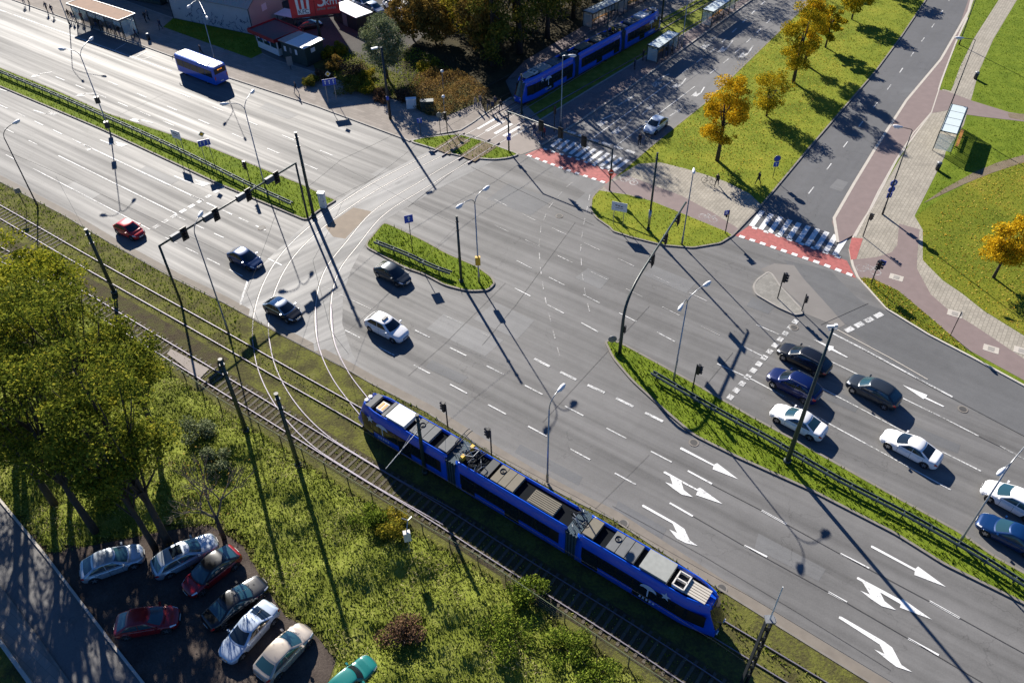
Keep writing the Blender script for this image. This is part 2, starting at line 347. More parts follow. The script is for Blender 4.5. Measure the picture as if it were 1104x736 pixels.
def W(x, y): return Vector((x, y, 0))
road = sheet('road', gp(SK)+[W(150,-60), W(190,40), W(110,260), W(-10,260), W(-260,280), G(-260,-95)], 0, 'asphalt', None, True)
# south verge with the tracks
vergeP = gp(SK)+[W(70,-90), W(-120,-90), W(-190,60)]
sheet('track_verge', vergeP, .03, 'verge', None, True)
# sandy gutter strip along the near kerb
def strip(pts, w0, w1, world=False):
    P = pts if world else gp(pts); L = []; Rr = []
    for i, p in enumerate(P):
        t = (P[min(i+1, len(P)-1)]-P[max(i-1, 0)]).normalized(); nn = Vector((-t.y, t.x, 0)); L.append(p+nn*w0); Rr.append(p+nn*w1)
    return L+Rr[::-1]
sheet('gutter', strip(SK, 0.02, .75), .006, 'gutter', None, True)
mk_k = strip(SK, -.15, .03); P_ = ccw(mk_k)
def wallstrip(name, pts, w0, w1, z, mat, parent=None):
    P = gp(pts); V = []; F = []
    for i, p in enumerate(P):
        t = (P[min(i+1, len(P)-1)]-P[max(i-1, 0)]).normalized(); nn = Vector((-t.y, t.x, 0)); a, b = p+nn*w0, p+nn*w1
        V += [(a.x,a.y,-.03),(a.x,a.y,z),(b.x,b.y,z),(b.x,b.y,-.03)]
    for i in range(len(P)-1):
        for k in range(3): F.append((i*4+k, i*4+k+1, (i+1)*4+k+1, (i+1)*4+k))
    return mk(name, V, F, mat, parent)
struct(wallstrip('kerb', SK, -.16, 0, .07, 'kerb_dark'))
# pavements
PN = NK+[(441,153),(457,148),(480,144),(497,141),(510,133),(524,123),(552,106),(520,99),(500,100),(470,108),(430,110),(395,100),(345,80),(300,66),(270,52),(187,20),(110,-8),(20,-45),(-120,-110)]
pn, _ = raised('north_pavement', PN, .11, 'pave_n', 'kerb', .22, 0)
sheet('crossing_apron', [(497,141),(510,133),(524,123),(545,107),(566,112),(582,128),(572,146),(583,159),(562,167),(548,163),(530,154),(507,145),(490,144)], .022, 'apron')
raised('tram_platform', [(583,158),(572,146),(580,131),(630,100),(680,70),(735,38),(790,5),(850,-30),(856,-26),(812,0),(736,54),(680,95),(614,139),(599,149)], .14, 'pave_purple', 'kerb', .25, 2)
sheet('platform_far', [(545,86),(566,66),(640,22),(690,-8),(700,-2),(640,34),(560,84)], .10, 'pave_purple')
# cross road, right road, slip lane surfaces
sheet('cross_road', [(583,159),(614,139),(736,54),(812,0),(850,-30),(925,-35),(875,0),(760,111),(699,160),(656,197),(641,214),(610,196),(571,171)], .004, 'asphalt_cross')
sheet('right_road', [(1010,-20),(999,0),(970,43),(944,78),(873,160),(819,225),(795,252),(850,268),(896,283),(905,262),(896.6,238),(920.5,198.7),(944,160),(977,109),(1014,65),(1044,13),(1052,-20)], .004, 'asphalt_new')
sheet('slip_patch', [(845,280),(896,292),(905,302),(923,320),(934,328),(912,350),(896,335),(872,312),(858,297)], .007, 'asphalt_slip')
sheet('worn_patch', [(820,290),(835,284),(856,286),(866,300),(886,322),(911,350),(905,353),(868,338),(866,330),(842,308)], .010, 'wornpatch')
sheet('slip_lane_surface', [(934,328),(912,350),(960,392),(1030,432),(1200,520),(1200,470),(1104,417),(1049,387),(1001,363),(955,335)], .0045, 'asphalt_slip')
# far paving around the mast strip (pavement and bike path bands)
islU = [(656,197),(699,160),(760,111),(875,0),(925,-35),(1012,-35),(999,0),(970,43),(944,78),(873,160),(819,225),(790,255),(777,263),(747,268),(714,265),(682,257),(660,250),(657,246),(642,235.6),(636,227),(637,214),(645,205)]
isl, islI = raised('middle_island', islU, .11, 'grass_y', 'kerb_dark', .18, 3)
bandU = [(656,197),(688,177.5),(712,176),(738,182.4),(760,189),(782,196.5),(808,209.6),(821,222),(790,255),(784,251),(760,241),(738,232),(721,225),(701,217),(676,210.6),(658,208),(646,206)]
sheet('island_footway', bandU, .103, 'pave')
sheet('island_bike_path', [(650,201),(676,190),(735,212),(770,231),(797,248),(790,254),(784,250.5),(760,240.5),(738,231.5),(721,224.5),(701,216.5),(676,210),(656,207)], .108, 'bikepath')
# east side: grass, pavement, bike path
EG = [(925,301),(923.5,299),(918,286),(915,269),(918,257),(928,240),(938,225),(966,172),(1003,122),(1014,87),(1030,45),(1044,13),(1055,-25),(1300,-60),(1500,500),(1250,500),(1104,417),(1049,387),(1001,362),(955,334)]
raised('east_lawn', EG, .11, 'grass', 'kerb_light', .2, 2)
sheet('east_pavement', [(1003,122),(1016,97),(1025,99),(1035,72),(1049,43.5),(1077,0),(1092,-30),(1116,-30),(1096.6,0),(1070.5,43.5),(1055,78),(1046.6,108.7),(1042,124),(1038.7,135.6),(1019,165),(1018,170),(985.7,233.5),(994.5,248.7),(994.5,281),(1003,290),(1016,303),(1038,318),(1060,335.7),(1104,363),(1200,418),(1200,470),(1104,411),(1055,380),(1012,347),(986,326),(968,311),(940,300),(926,298),(921,286),(918,269),(921,257),(931,240),(950,206),(970,172)], .104, 'pave')
sheet('bike_path', [(1014,87),(1003,122),(966,172.6),(946.6,207),(938,225),(920,254),(905,262),(896.6,240),(921,200),(945,160),(978,109),(1014,66),(1030,40),(1051,-20),(1058,-20),(1046,10),(1024,65)], .108, 'bikepath')
sheet('bike_path_lower', [(918,281),(945,278),(961.5,272.6),(967,265),(969,242),(991,248),(988.7,275),(988,290),(1003,318),(1020.5,333.5),(1055,355),(1104,388),(1200,446),(1200,470),(1104,411),(1042,377),(1012,351),(986,329),(968,314),(925,300)], .109, 'bikepath')
sheet('crossing_path', [(1009,97),(1020,99),(1046,109),(1062,114),(1088,122),(1130,128),(1130,135),(1060,127),(1042,124.5),(1024,119),(1016,121),(1002.6,123)], .1118, 'bikepath')
sheet('corner_paving', [(918,257),(930,258),(923,280),(917,281),(915,269)], .111, 'redlane')
sheet('corner_lawn', [(927,300.5),(940,301),(968,314),(986,329),(1012,351),(1042,377),(1040,379),(1001,360),(955,332)], .112, 'grass_leaf')
sheet('verge_strip', [(1077,-2),(1049,43.5),(1035,72),(1025,99),(1016,96.7),(1025,65),(1036,40),(1051,6),(1058,-20),(1088,-25)], .112, 'grass')
sheet('leafy_lawn', [(1003,290),(994.5,281),(994.5,248.7),(987,234),(1003,222),(1049,195),(1104,175),(1200,160),(1260,300),(1200,415),(1104,362),(1059.7,335),(1038,317.5),(1016,302)], .108, 'grass_leaf')
sheet('trodden_path', [(995,220),(1018,204),(1049,187),(1075,176),(1110,166),(1110,174),(1070,187),(1040,199),(1010,213)], .112, 'path')
sheet('trodden_path', [(1086,123),(1110,124),(1140,128),(1140,136),(1104,131),(1088,128)], .114, 'path')
for pl, wd_ in (([(1052,-20),(1044,13),(1014,65),(977,109),(944,160),(920.5,198.7),(899,236),(903,262)], .32), ([(1043,20),(1028,52),(1015,88),(1004,122),(984.6,144),(966,172.6),(946.6,207),(938,225),(922,256)], .14)):
    sheet('edge_stones', strip([G(*p) for p in pl], -wd_/2, wd_/2, True), .116 if wd_ < .2 else .1165, 'kerb_light', None, True)
# medians
m1 = [(-260,-40),(-120,20),(0,73),(60,97),(115,122),(230,160),(296,187),(326.5,199),(355,213),(364,216),(342,229),(331,239),(235,199),(152,160),(109,140),(0,94),(-120,42),(-260,-15)]
m2 = [(413.5,239),(440,251),(460,260.6),(481,272.6),(516,288),(531,299),(534.5,306),(527,314),(505,315),(479,308.5),(457,296.5),(437,290),(391.7,266)]
m3 = [(651,368),(660,366.5),(673,371.5),(747,412),(812,450),(864,478),(951,527),(1034,573),(1073,600),(1104,617),(1250,700),(1250,740),(1104,652),(1016,608.6),(964,576),(900,543),(877,531),(795,494),(747,470),(712,440),(680,410.6),(660,387)]
m4 = [(440,153),(455,149),(480,146),(495,145),(520,152),(545,161),(561,167),(550,171),(533,173),(505,171),(479,165),(457,158)]
medI = {}
for k, (pp, mt, km) in enumerate([(m1,'grass','kerb_dark'),(m2,'grass','kerb_dark'),(m3,'grass','kerb_dark'),(m4,'grass','kerb')]):
    _, I = raised('median_strip', pp, .13, mt, km, .2, 7); medI[k] = I
slip, _ = raised('traffic_island', [(811,308.6),(815,302),(827,293.4),(832.6,295.5),(842.4,310),(865,334),(866,339),(857,340.5),(838,332),(814,318)], .13, 'isl', 'kerb', .18, 3)
# concrete panels round the tram crossing
sheet('tram_crossing', [(331,240),(348,230),(364,216),(400,195),(437,176),(470,166),(490,170),(512,172),(534,173),(470,205),(414,238),(392,266),(379,290),(370,316),(369,349),(379,379),(389,399),(384,409),(372,397),(311,364),(259,336),(258,322),(267,303),(289,279)], .005, 'concrete')
sheet('worn_patch', q(220,140,[(600,480),(740,385),(830,405),(700,540),(640,530)]), .008, 'dirtyconc')
# junction of slab joints over the wide carriageways
sheet('dirt_yard', [(33,576),(90,590),(180,572),(225,565),(262,588),(292,641),(307,663),(335,680),(345,690),(363,711),(352,740),(330,800),(200,800),(154,736),(117,689)], .045, 'dirt')
sheet('lower_street', [(-90,430),(0,539),(50,600),(117,689),(154,736),(230,840),(150,840),(74,736),(41,689),(0,633),(-90,530)], .04, 'street')
sheet('lower_pavement', [(-90,530),(0,633),(41,689),(74,736),(150,840),(100,840),(32,736),(0,691),(-90,580)], .09, 'pave_n')
struct(wallstrip('kerb', [(-90,430),(0,539),(50,600),(117,689),(154,736),(230,840)], -.08, .1, .17, 'kerb_light'))
struct(wallstrip('kerb', [(-90,530),(0,633),(41,689),(74,736),(150,840)], -.08, .1, .14, 'kerb_dark'))
struct(wallstrip('kerb', [(-90,580),(0,691),(32.6,736),(100,840)], -.12, .12, .45, 'kerb_light'))
# ------------------------------------------------------------------ weedy bank below the fence
weedP = ccw(gp([(-80,250),(100,330),(190,405),(268,456),(350,511),(460,578),(514,609),(680,722),(740,764),(790,800),(400,820),(350,780),(362,713),(343,686),(308,664),(293,641),(262,589),(232,566),(180,572),(90,590),(50,600),(0,539),(-90,430)]))
gx = np.arange(-56, 16, .55); gy = np.arange(17, 72, .55); X, Y = np.meshgrid(gx, gy)
def bumps(X, Y):
    z = np.zeros_like(X)
    for a, f, p in ((.40,.50,0),(.26,.95,2),(.15,1.7,4),(.08,2.9,1)):
        th = p*1.3; z += a*(np.sin(f*(X*math.cos(th)+Y*math.sin(th))+p)*np.cos(f*1.13*(Y*math.cos(th)-X*math.sin(th))+2*p))
    return z
def bankz(X, Y):
    ins = inpoly(X, Y, weedP); d = polydist(X, Y, weedP); e = np.clip(d/2.2, 0, 1)
    return np.where(ins, .05+e*(.28+np.maximum(-.22, bumps(X, Y))), 0)
Z = bankz(X, Y); ins = inpoly(X, Y, weedP); ny, nx = X.shape
idx = np.arange(ny*nx).reshape(ny, nx); FF = [(idx[j,i], idx[j,i+1], idx[j+1,i+1], idx[j+1,i]) for j in range(ny-1) for i in range(nx-1) if ins[j:j+2, i:i+2].all()]
bank = mk('weedy_bank', np.stack([X.ravel(), Y.ravel(), Z.ravel()], 1).tolist(), [tuple(int(a) for a in f) for f in FF], 'weeds', None, True); struct(bank)
# ------------------------------------------------------------------ grass
t = tufts('median_grass', medI[0], 14, .22, 'blade', .11); tag(t, 'short bright green grass on the long median beside the bus carriageway', 'grass', kind='stuff')
t = tufts('median_grass', medI[1], 22, .24, 'blade', .11); tag(t, 'short green grass on the small median island in the middle', 'grass', kind='stuff')
t = tufts('median_grass', medI[2], 22, .26, 'blade', .11); tag(t, 'green grass on the long median beside the queue of cars', 'grass', kind='stuff')
t = tufts('island_grass', medI[3], 16, .2, 'blade', .11); tag(t, 'grass on the kerbed patch that the tram rails cut through', 'grass', kind='stuff')
bandW = ccw(gp(bandU))
t = tufts('island_lawn_grass', islI, 10, .13, 'blade_y', .1, [bandW]); tag(t, 'yellowing grass under the autumn trees between the two side roads', 'grass', kind='stuff')
lawnW = ccw(gp([(1003,290),(994.5,281),(994.5,248.7),(987,234),(1020,172),(1042,134),(1060,128),(1104,133),(1200,140),(1200,415),(1104,363),(1060,336),(1038,318)]))
t = tufts('lawn_grass', lawnW, 12, .11, 'blade', .1, [ccw(gp([(995,222),(1049,189),(1104,168),(1104,174),(1040,199),(1010,215)]))]); tag(t, 'bright lawn behind the glass bus shelter on the right', 'grass', kind='stuff')
lawnU = ccw(gp([(1048,106),(1056,78),(1071,44),(1098,0),(1116,-30),(1250,-30),(1250,120),(1088,121),(1062,112)]))
t = tufts('lawn_grass', lawnU, 10, .11, 'blade', .1); tag(t, 'bright lawn in the top right corner beyond the footpath', 'grass', kind='stuff')
stripW = ccw(gp([(1077,-2),(1049,43.5),(1025,99),(1016,96.7),(1025,65),(1051,6),(1058,-20),(1088,-25)]))
t = tufts('verge_grass', stripW, 10, .12, 'blade', .11); tag(t, 'thin grass strip between bike path and footpath at top right', 'grass', kind='stuff')
cornW = ccw(gp([(927,300.5),(940,301),(968,314),(986,329),(1012,351),(1042,377),(1040,379),(1001,360),(955,332)]))
t = tufts('verge_grass', cornW, 22, .22, 'blade_y', .11); tag(t, 'leaf strewn grass wedge between kerb and lower bike path', 'grass', kind='stuff')
vergeN = ccw(gp(SK[1:15]+[(870,740),(782,674),(740,650),(400,446),(372,432),(292,388),(220,348),(120,292),(0,224)]))
t = tufts('verge_grass', vergeN, 16, .2, 'blade', .03, [ccw(gp([(259,336),(311,364),(400,412),(392,440),(340,470),(262,400)]))]); tag(t, 'patchy grass verge between the road edge and the tram tracks', 'grass', kind='stuff')
def scatter(P, dens):
    xs = [p.x for p in P]; ys = [p.y for p in P]; N = int(dens*(max(xs)-min(xs))*(max(ys)-min(ys)))
    A = rng.uniform(min(xs), max(xs), N); B = rng.uniform(min(ys), max(ys), N); k = inpoly(A, B, P); return A[k], B[k]
for P, dn, lb in ((ccw(gp([(1003,290),(994,250),(1049,195),(1104,175),(1200,160),(1200,415),(1104,362),(1038,317)])), 8, 'golden fallen leaves spread over the lawn by the orange tree'),
                  (ccw(gp([(800,60),(880,20),(930,30),(880,120),(800,200),(740,180),(730,150)])), 5, 'fallen leaves under the row of yellow street trees'), (cornW, 16, 'fallen leaves on the narrow grass wedge at the kerb')):
    A, B = scatter(P, dn); C = np.stack([A, B, .13+.06*rng.random(len(A))], 1)
    tag(leaves('fallen_leaves', C, .16, 'litter', up=1.2), lb, 'leaves', kind='stuff')
# weeds on the bank: tall grass plus leafy low growth
A, B = scatter(weedP, 22); zz = bankz(A, B); nz_ = np.sin(A*.9+1)*np.cos(B*1.1)+.6*np.sin(A*2.1+B*1.7); hgt = .03+.22*np.clip(nz_+.3, 0, 1.7)
C = np.stack([A, B, zz+hgt*rng.random(len(A))], 1)
M['weedleaf'] = leafmat('weed_leaves', [(.055, .07, .012), (.15, .18, .025), (.27, .295, .055), (.40, .38, .14)], .3, .65)
tag(leaves('ground_cover', C, .14, 'weedleaf', up=.6), 'thick uneven weeds covering the bank below the tram fence', 'weeds', kind='stuff')
t = tufts('tall_grass', weedP, 60, .17, 'blade_w', lambda a, b: bankz(a, b)); tag(t, 'long straw tinged grass on the bank below the tram fence', 'grass', kind='stuff')
# ------------------------------------------------------------------ tram tracks
def gw(p): return p if isinstance(p, Vector) else G(*p)
def smoothline(P, n=6):
    out = []; N = len(P)
    def tan(i):
        if i == 0 or i == N-1: return None
        a, b = P[i]-P[i-1], P[i+1]-P[i]; la, lb = max(1e-6, a.length), max(1e-6, b.length); return ((a/la)*lb+(b/lb)*la)/(la+lb)
    for i in range(N-1):
        p, r = P[i], P[i+1]; L = (r-p).length; d = (r-p)/max(1e-6, L); m0 = (tan(i) or d)*L; m1 = (tan(i+1) or d)*L
        for k in range(n):
            t = k/n; out.append(p*(2*t**3-3*t*t+1)+m0*(t**3-2*t*t+t)+r*(-2*t**3+3*t*t)+m1*(t**3-t*t))
    out.append(P[-1]); return out
def offs(P, d):
    out = []
    for i, p in enumerate(P):
        t = (P[min(i+1, len(P)-1)]-P[max(i-1, 0)]).normalized(); out.append(p+Vector((-t.y, t.x, 0))*d)
    return out
def railobj(P, z0, z1, wd, mats, parent, name='rail'):
    V = []; F = []; mi = []
    L, Rr = offs(P, wd/2), offs(P, -wd/2)
    for a, b in zip(L, Rr): V += [(a.x,a.y,z0),(a.x,a.y,z1),(b.x,b.y,z1),(b.x,b.y,z0)]
    for i in range(len(P)-1):
        for k in range(3): F.append((i*4+k, i*4+k+1, (i+1)*4+k+1, (i+1)*4+k)); mi.append(0 if k == 1 else 1)
    return mk(name, V, F, mats, parent, False, mi)
def track(name, P, z, sleepers=None, groove=False):
    root = empty(name, (0,0,0)); root['kind'] = 'structure'
    for s in (-1, 1):
        if groove:
            railobj(offs(P, s*.74), .0, .014, .09, ['groove','seam'], root); railobj(offs(P, s*.74-.10), .0, .010, .07, ['seam','seam'], root, 'rail_groove')
        else: railobj(offs(P, s*.75), .03, z, .075, ['rail','rail_web'], root)
    if sleepers:
        a, b, st = sleepers; L = 0; cum = [0]
        for i in range(len(P)-1): L += (P[i+1]-P[i]).length; cum.append(L)
        s = a; me = None
        while s < min(b, L):
            i = max(0, min(len(P)-2, int(np.searchsorted(cum, s))-1)); f = (s-cum[i])/max(1e-6, cum[i+1]-cum[i]); p = P[i].lerp(P[i+1], f); tt = P[i+1]-P[i]
            if me is None:
                mb = MB(); mb.box((0,0,.02), (.22,2.25,.09)); mb.box((0,.75,.075),(.16,.3,.03)); mb.box((0,-.75,.075),(.16,.3,.03)); o = mb.build('sleeper', 'sleeper', root); me = o.data
            else: o = bpy.data.objects.new('sleeper', me); COL.objects.link(o); o.parent = root
            o.location = (p.x, p.y, random.uniform(0,.015)); o.rotation_euler = (0, 0, math.atan2(tt.y, tt.x)+random.uniform(-.02,.02)); s += st
    return root
mid = lambda a, b: (G(*a)+G(*b))/2
Nax = [W(-110,116), W(-70,86.9), mid((0,221.5),(0,236.5)), mid((119.6,290),(92,290)), mid((240,356),(240,375)), mid((292,385.6),(300,409.6)), W(-14.6,47.3), W(4.5,33.3), mid((781.7,670.6),(799,706.4)), W(60,-8.9)]
Sax = [W(-114,112.2), W(-74,83), mid((93.5,316),(80,327)), mid((174,365),(191,394)), mid((298,439),(318,472.6)), mid((402.6,502),(394,520)), mid((460,535.6),(460,559.6)), mid((564,600),(522,600)), mid((680,671.7),(680,700)), mid((775,734.7),(736,736)), W(55,-12.5)]
sheet('ballast_bed', strip([Nax[1],Nax[2],Nax[3],Nax[4],Nax[5]], -1.35, 1.2, True), .036, 'verge', None, True)
sheet('ballast_bed', strip([Sax[1],Sax[2],Sax[3],Sax[3].lerp(Sax[4],.35)], -1.0, 2.5, True), .040, 'ballast', None, True)
sheet('ballast_bed', strip([Sax[3].lerp(Sax[4],.37)]+Sax[4:], -1.4, 1.3, True), .042, 'ballast', None, True)
track('tram_track', smoothline(Nax, 4), .16, (18, 76, .68))
track('tram_track', smoothline(Sax, 4), .16, (18, 176, .68))
struct(mk('track_crossing_plate', [tuple(G(x,y)+Vector((0,0,.135))) for x,y in q(0,290,[(850,400),(1040,500),(990,550),(890,470),(830,425)])], [(0,1,2,3,4)], 'apron'))
for A_, lb in ((Nax, 'grass growing between the rails of the near tram'), (Sax, 'thin grass among the sleepers beside the fence')):
    S_ = ccw(strip(smoothline(A_, 2), -1.1, 1.1, True)); t = tufts('track_grass', S_, 16 if A_ is Nax else 12, .15, 'blade_w', .04); tag(t, lb, 'grass', kind='stuff')
# curved branch tracks through the junction
far_dir = Vector((.675, .738, 0)).normalized()
Wax = [W(1.2,100.9)+far_dir*60, W(1.2,100.9)+far_dir*20, mid((492,151),(507,152)), mid((370,217),(381,221.5)), mid((332,245),(350,245)), mid((305,270),(316,280)), mid((280,320),(289.6,333)), mid((272,372.6),(290,357)), mid((278.7,398.7),(295,390)), mid((307,450),(322,440)), mid((335,481),(350,466)), mid((376.5,509.6),(394,494)), W(-5,35.8)]
Eax = [W(4.4,98.0)+far_dir*62, W(4.4,98.0)+far_dir*20, mid((520,156),(533.5,157.4)), mid((460,191),(460,203)), mid((400,229),(411,235.6)), mid((372,264),(387,262)), mid((350,290),(368,290)), mid((340,330),(357,330)), mid((344,372.6),(363.5,379)), mid((359,407),(376.5,405)), mid((381,438),(392,425)), W(-10.5,44.2)]
track('branch_track', smoothline(Wax, 8), 0, None, True).location.z = .016
track('branch_track', smoothline(Eax, 8), 0, None, True).location.z = .016
for A_ in (Wax, Eax):
    r_ = track('branch_track', smoothline(A_[7:], 8), .12)
    r2_ = track('branch_track', [A_[0], A_[1], A_[1]-far_dir*24], .1)
sheet('track_bed', strip([Wax[0],Wax[1],W(1.2,100.9)-far_dir*4.5], -1.6, 5.6, True) , .02, 'weeds', None, True)
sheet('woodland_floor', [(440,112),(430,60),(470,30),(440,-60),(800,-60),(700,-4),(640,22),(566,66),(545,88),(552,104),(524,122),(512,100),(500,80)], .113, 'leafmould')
sheet('planting_bed', [(340,76),(395,98.5),(430,108.5),(440,113),(462,125.5),(480,126.5),(500,118),(518,110),(530,101),(545,86),(520,60),(440,40),(400,36),(330,50)], .1122, 'bed')
sheet('yard_ground', [(284,40),(300,-10),(330,-60),(470,-60),(470,30),(430,60),(440,84),(400,70),(360,50),(320,60)], .1125, 'yardgrey')
for A_ in (Wax, Eax):
    Pm = mid((505,149),(493,151)) if A_ is Wax else mid((520,156),(534,157.5)); Pe = mid((472.6,161.7),(481,166)) if A_ is Wax else mid((497,171),(511.7,172))
    dd_ = (Pe-Pm).normalized(); r_ = track('branch_track', [Pm-dd_*1.2, Pm, Pe, Pe+dd_*.9], .16)
    sheet('slab_lane', strip([Pm-dd_*.1, Pm, Pe, Pe+dd_*.1], -1.2, 1.2, True), .137, 'path', None, True)
for A_ in (Wax, Eax): sheet('slab_lane', strip(smoothline(A_[2:9], 6), -1.25, 1.25, True), .0075, 'concrete', None, True)
# ------------------------------------------------------------------ markings
def quadline(p, r, wd, z, mat, name, parent=road, off=0):
    a, b = gw(p), gw(r); t = (b-a).normalized(); nn = Vector((-t.y, t.x, 0))*wd/2
    return mk(name, [(*(a-nn)[:2], z), (*(b-nn)[:2], z), (*(b+nn)[:2], z), (*(a+nn)[:2], z)], [(0,1,2,3)], mat, parent)
ZP = .026
def dashes(P, dash, gap, wd=.13, mat='paint', start=0, name='lane_dash'):
    P = [gw(p) for p in P]; cum = [0]
    for i in range(len(P)-1): cum.append(cum[-1]+(P[i+1]-P[i]).length)
    def at(s):
        i = max(0, min(len(P)-2, int(np.searchsorted(cum, s))-1)); return P[i].lerp(P[i+1], (s-cum[i])/(cum[i+1]-cum[i]))
    s = start
    while s+dash < cum[-1]: quadline(at(s), at(s+dash), wd, ZP, mat, name); s += dash+gap
def solid(P, wd=.13, mat='paint', name='lane_line'):
    Pw = [gw(p) for p in P]; S = strip(Pw, -wd/2, wd/2, True); n = len(Pw); V = [(p.x,p.y,ZP) for p in S]
    mk(name, V, [(i, i+1, 2*n-2-i, 2*n-1-i) for i in range(n-1)], mat, road)
# north carriageway
solid([(0,11),(184.8,77)], .18, 'paint')
quadline((124,54),(136,47), .12, ZP, 'paint', 'bay_line'); quadline((146,62),(158,56), .12, ZP, 'paint', 'bay_line'); quadline((151,65),(167,60.5), .12, ZP, 'paint', 'bay_line')
dashes([(60,83),(209,144.6)], 2.2, 2.6); dashes([(117,88),(206.5,126),(380,198.7)], 2.2, 4.4); dashes([(194.6,101),(289.6,140),(400,184.6)], 2.2, 4.6)
# near carriageway, left arm
dashes([(-20,105),(8,117),(58.7,141),(90,156)], 2.0, 2.2, .15); solid([(90,156),(219.6,217)], .17)
dashes([(-20,127),(15,143.5),(63,168)], 2.0, 3.5); solid([(63,168),(191,231)], .15)
dashes([(-20,154),(36,182)], 2.0, 3.5); solid([(36,182),(162,247.6)], .13)
dashes([(245,200),(161,248.7)], .75, .45, .55, 'paint', name='stop_line')
dashes([(206,211),(305,257)], 1.6, 1.1, .17); dashes([(190,233),(262,266)], 1.5, 1.6, .12); dashes([(178,256),(262,298)], 2, 1.4, .13)
quadline((267,303),(259,329), .2, ZP, 'paint', 'stop_line'); quadline((289,279),(304,286), .15, ZP, 'paint', 'lane_line')
# near carriageway, middle and right arm
solid([(347,308.5),(400.4,333.5)], .09, 'paint_worn'); dashes([(372,356),(454,397.6),(533.5,440),(622.6,488),(670.4,514),(700,530)], 1.9, 2.3, .13)
dashes([(447.6,356),(485.6,375),(543,403.5),(626,446.5),(670,470),(728,500)], 1.9, 2.3, .13)
for a, b in (((741.5,507.4),(767.6,521.5)),((821,550),(848,565)),((906,596.6),(937,612.5)),((1002,647.7),(1034.6,666)),((722,542),(747,556.3)),((802.4,588),(827,600)),((893,638),(913,649)),((979,688),(1012,706))): quadline(a, b, .16, ZP, 'paint_bright', 'lane_dash')
dashes([(481,341),(530,364),(570,384)], 1.8, 2.4, .1, 'paint_worn'); dashes([(576,386.7),(617,407.4),(660,427),(705.6,449.8),(740,467)], 1.7, 1.15, .26, 'paint')
# junction, westbound lines
dashes([(533,215),(568,233.5),(601,248.7),(668,279.6),(721,305),(760,323.7),(799,342)], 2.0, 2.3, .11, 'paint_worn'); solid([(815.4,350),(840,360.6)], .12)
dashes([(533.5,243),(566,258.5),(645.4,297),(700,323.7),(758,353),(800,373)], 2.0, 2.3, .11, 'paint_worn'); solid([(800,373),(826,386)], .12)
dashes([(557,281),(605,305.7),(657,332),(714,361),(755.6,383.5)], 2.0, 2.3, .12, 'paint'); solid([(773,392),(812,409.6),(850,430)], .12)
dashes([(555,310.7),(606,336.7),(647,359)], 2.0, 2.1, .13, 'paint')
dashes([(617,196.7),(608.5,204),(592,223.7),(583.5,244),(581,267),(582.8,291),(587,318),(594,347.6),(602,379),(608,400)], 1.2, 1.2, .10, 'paint_worn')
dashes([(636,210),(633,224.8),(628.7,245),(625.9,268),(627.4,293),(631.7,321),(640,352)], 1.2, 1.2, .10, 'paint_worn')
# right arm
solid([(895,358),(930,376),(980,403),(1027,428)], .2, 'paint'); solid([(902,355),(930,370),(960,386),(1000,409)], .10, 'kerb_light')
solid([(894.4,389),(940,411),(972.7,429),(1016,450),(1055,470)], .13); dashes([(1078,481),(1110,497),(1200,545)], 4, 6, .13)
solid([(860,405),(927,440),(985,471)], .11); dashes([(1016,487),(1060,509),(1104,532)], 3, 2.6, .14)
solid([(850,432),(901,460.6),(1025,528)], .13)
dashes([(859,345),(784,432)], .62, .42, .5, 'paint', name='stop_line')
dashes([(951,338),(908,359)], .95, .35, .55, 'paint', name='stop_line')
# cross road
solid([(640,148.5),(725.9,86.5)], .2, 'paint'); dashes([(735,79),(771,53),(820,6),(850,-20)], 1.8, 2.4, .22, 'paint'); solid([(665,157),(749,93.6)], .15, 'paint')
dashes([(765,80),(782.6,66.3),(806.5,44.6),(835,17)], 1.8, 2.4, .18, 'paint'); dashes([(783,15),(812,-8)],1.8,2.2,.18)
dashes([(612,141.5),(636,150),(660,157),(689,167)], 1.2, .5, .5, 'paint', name='stop_line')
dashes([(1025,-2),(1006,28),(987,54),(962.7,89),(932.5,128),(916,150),(881,197),(854,232)], 1.7, 4.4, .14, 'paint')
# zebra crossings and red bicycle crossings
def sheet_px(name, pts, z, mat, parent): return sheet(name, pts, z, mat, parent)
def lerp2(a, b, t): return (a[0]+(b[0]-a[0])*t, a[1]+(b[1]-a[1])*t)
def zebra(top0, top1, bot0, bot1, n, wd):
    for i in range(n): quadline(lerp2(top0, top1, i/(n-1)), lerp2(bot0, bot1, i/(n-1)), wd, ZP, 'paint_bright', 'zebra_stripe')
zebra((606,149),(677.4,172.5),(594.5,158.5),(661,184.5), 11, .5)
zebra((822,227.5),(911.5,256.5),(810,244),(899.6,275.5), 10, .55)
zebra((534,128),(560.8,136.5),(514.6,139),(543,147), 4, .45)
solid([(494.5,142.8),(521,126.5)], .15); solid([(550,149),(569,138)], .15)
sheet('red_bike_crossing', [(583.5,159.6),(629,173),(661,186),(668,189),(654,198),(636,192),(611,184),(566,167)], .010, 'redlane')
sheet('red_bike_crossing', [(808,243),(860,262),(913,281),(923,300),(886,286),(823,264),(792.6,254)], .010, 'redlane')
dashes([(569,167.5),(611,183.2),(652,197)], .55, .6, .42, 'paint_bright', name='crossing_mark'); dashes([(586,160.5),(629,174),(664,187)], .5, .65, .35, 'paint_bright', name='crossing_mark')
dashes([(797,254.5),(823,263),(886,284.5),(920,297.5)], .6, .55, .45, 'paint_bright', name='crossing_mark'); dashes([(811,245),(860,261.5),(914,281)], .55, .75, .4, 'paint_bright', name='crossing_mark')
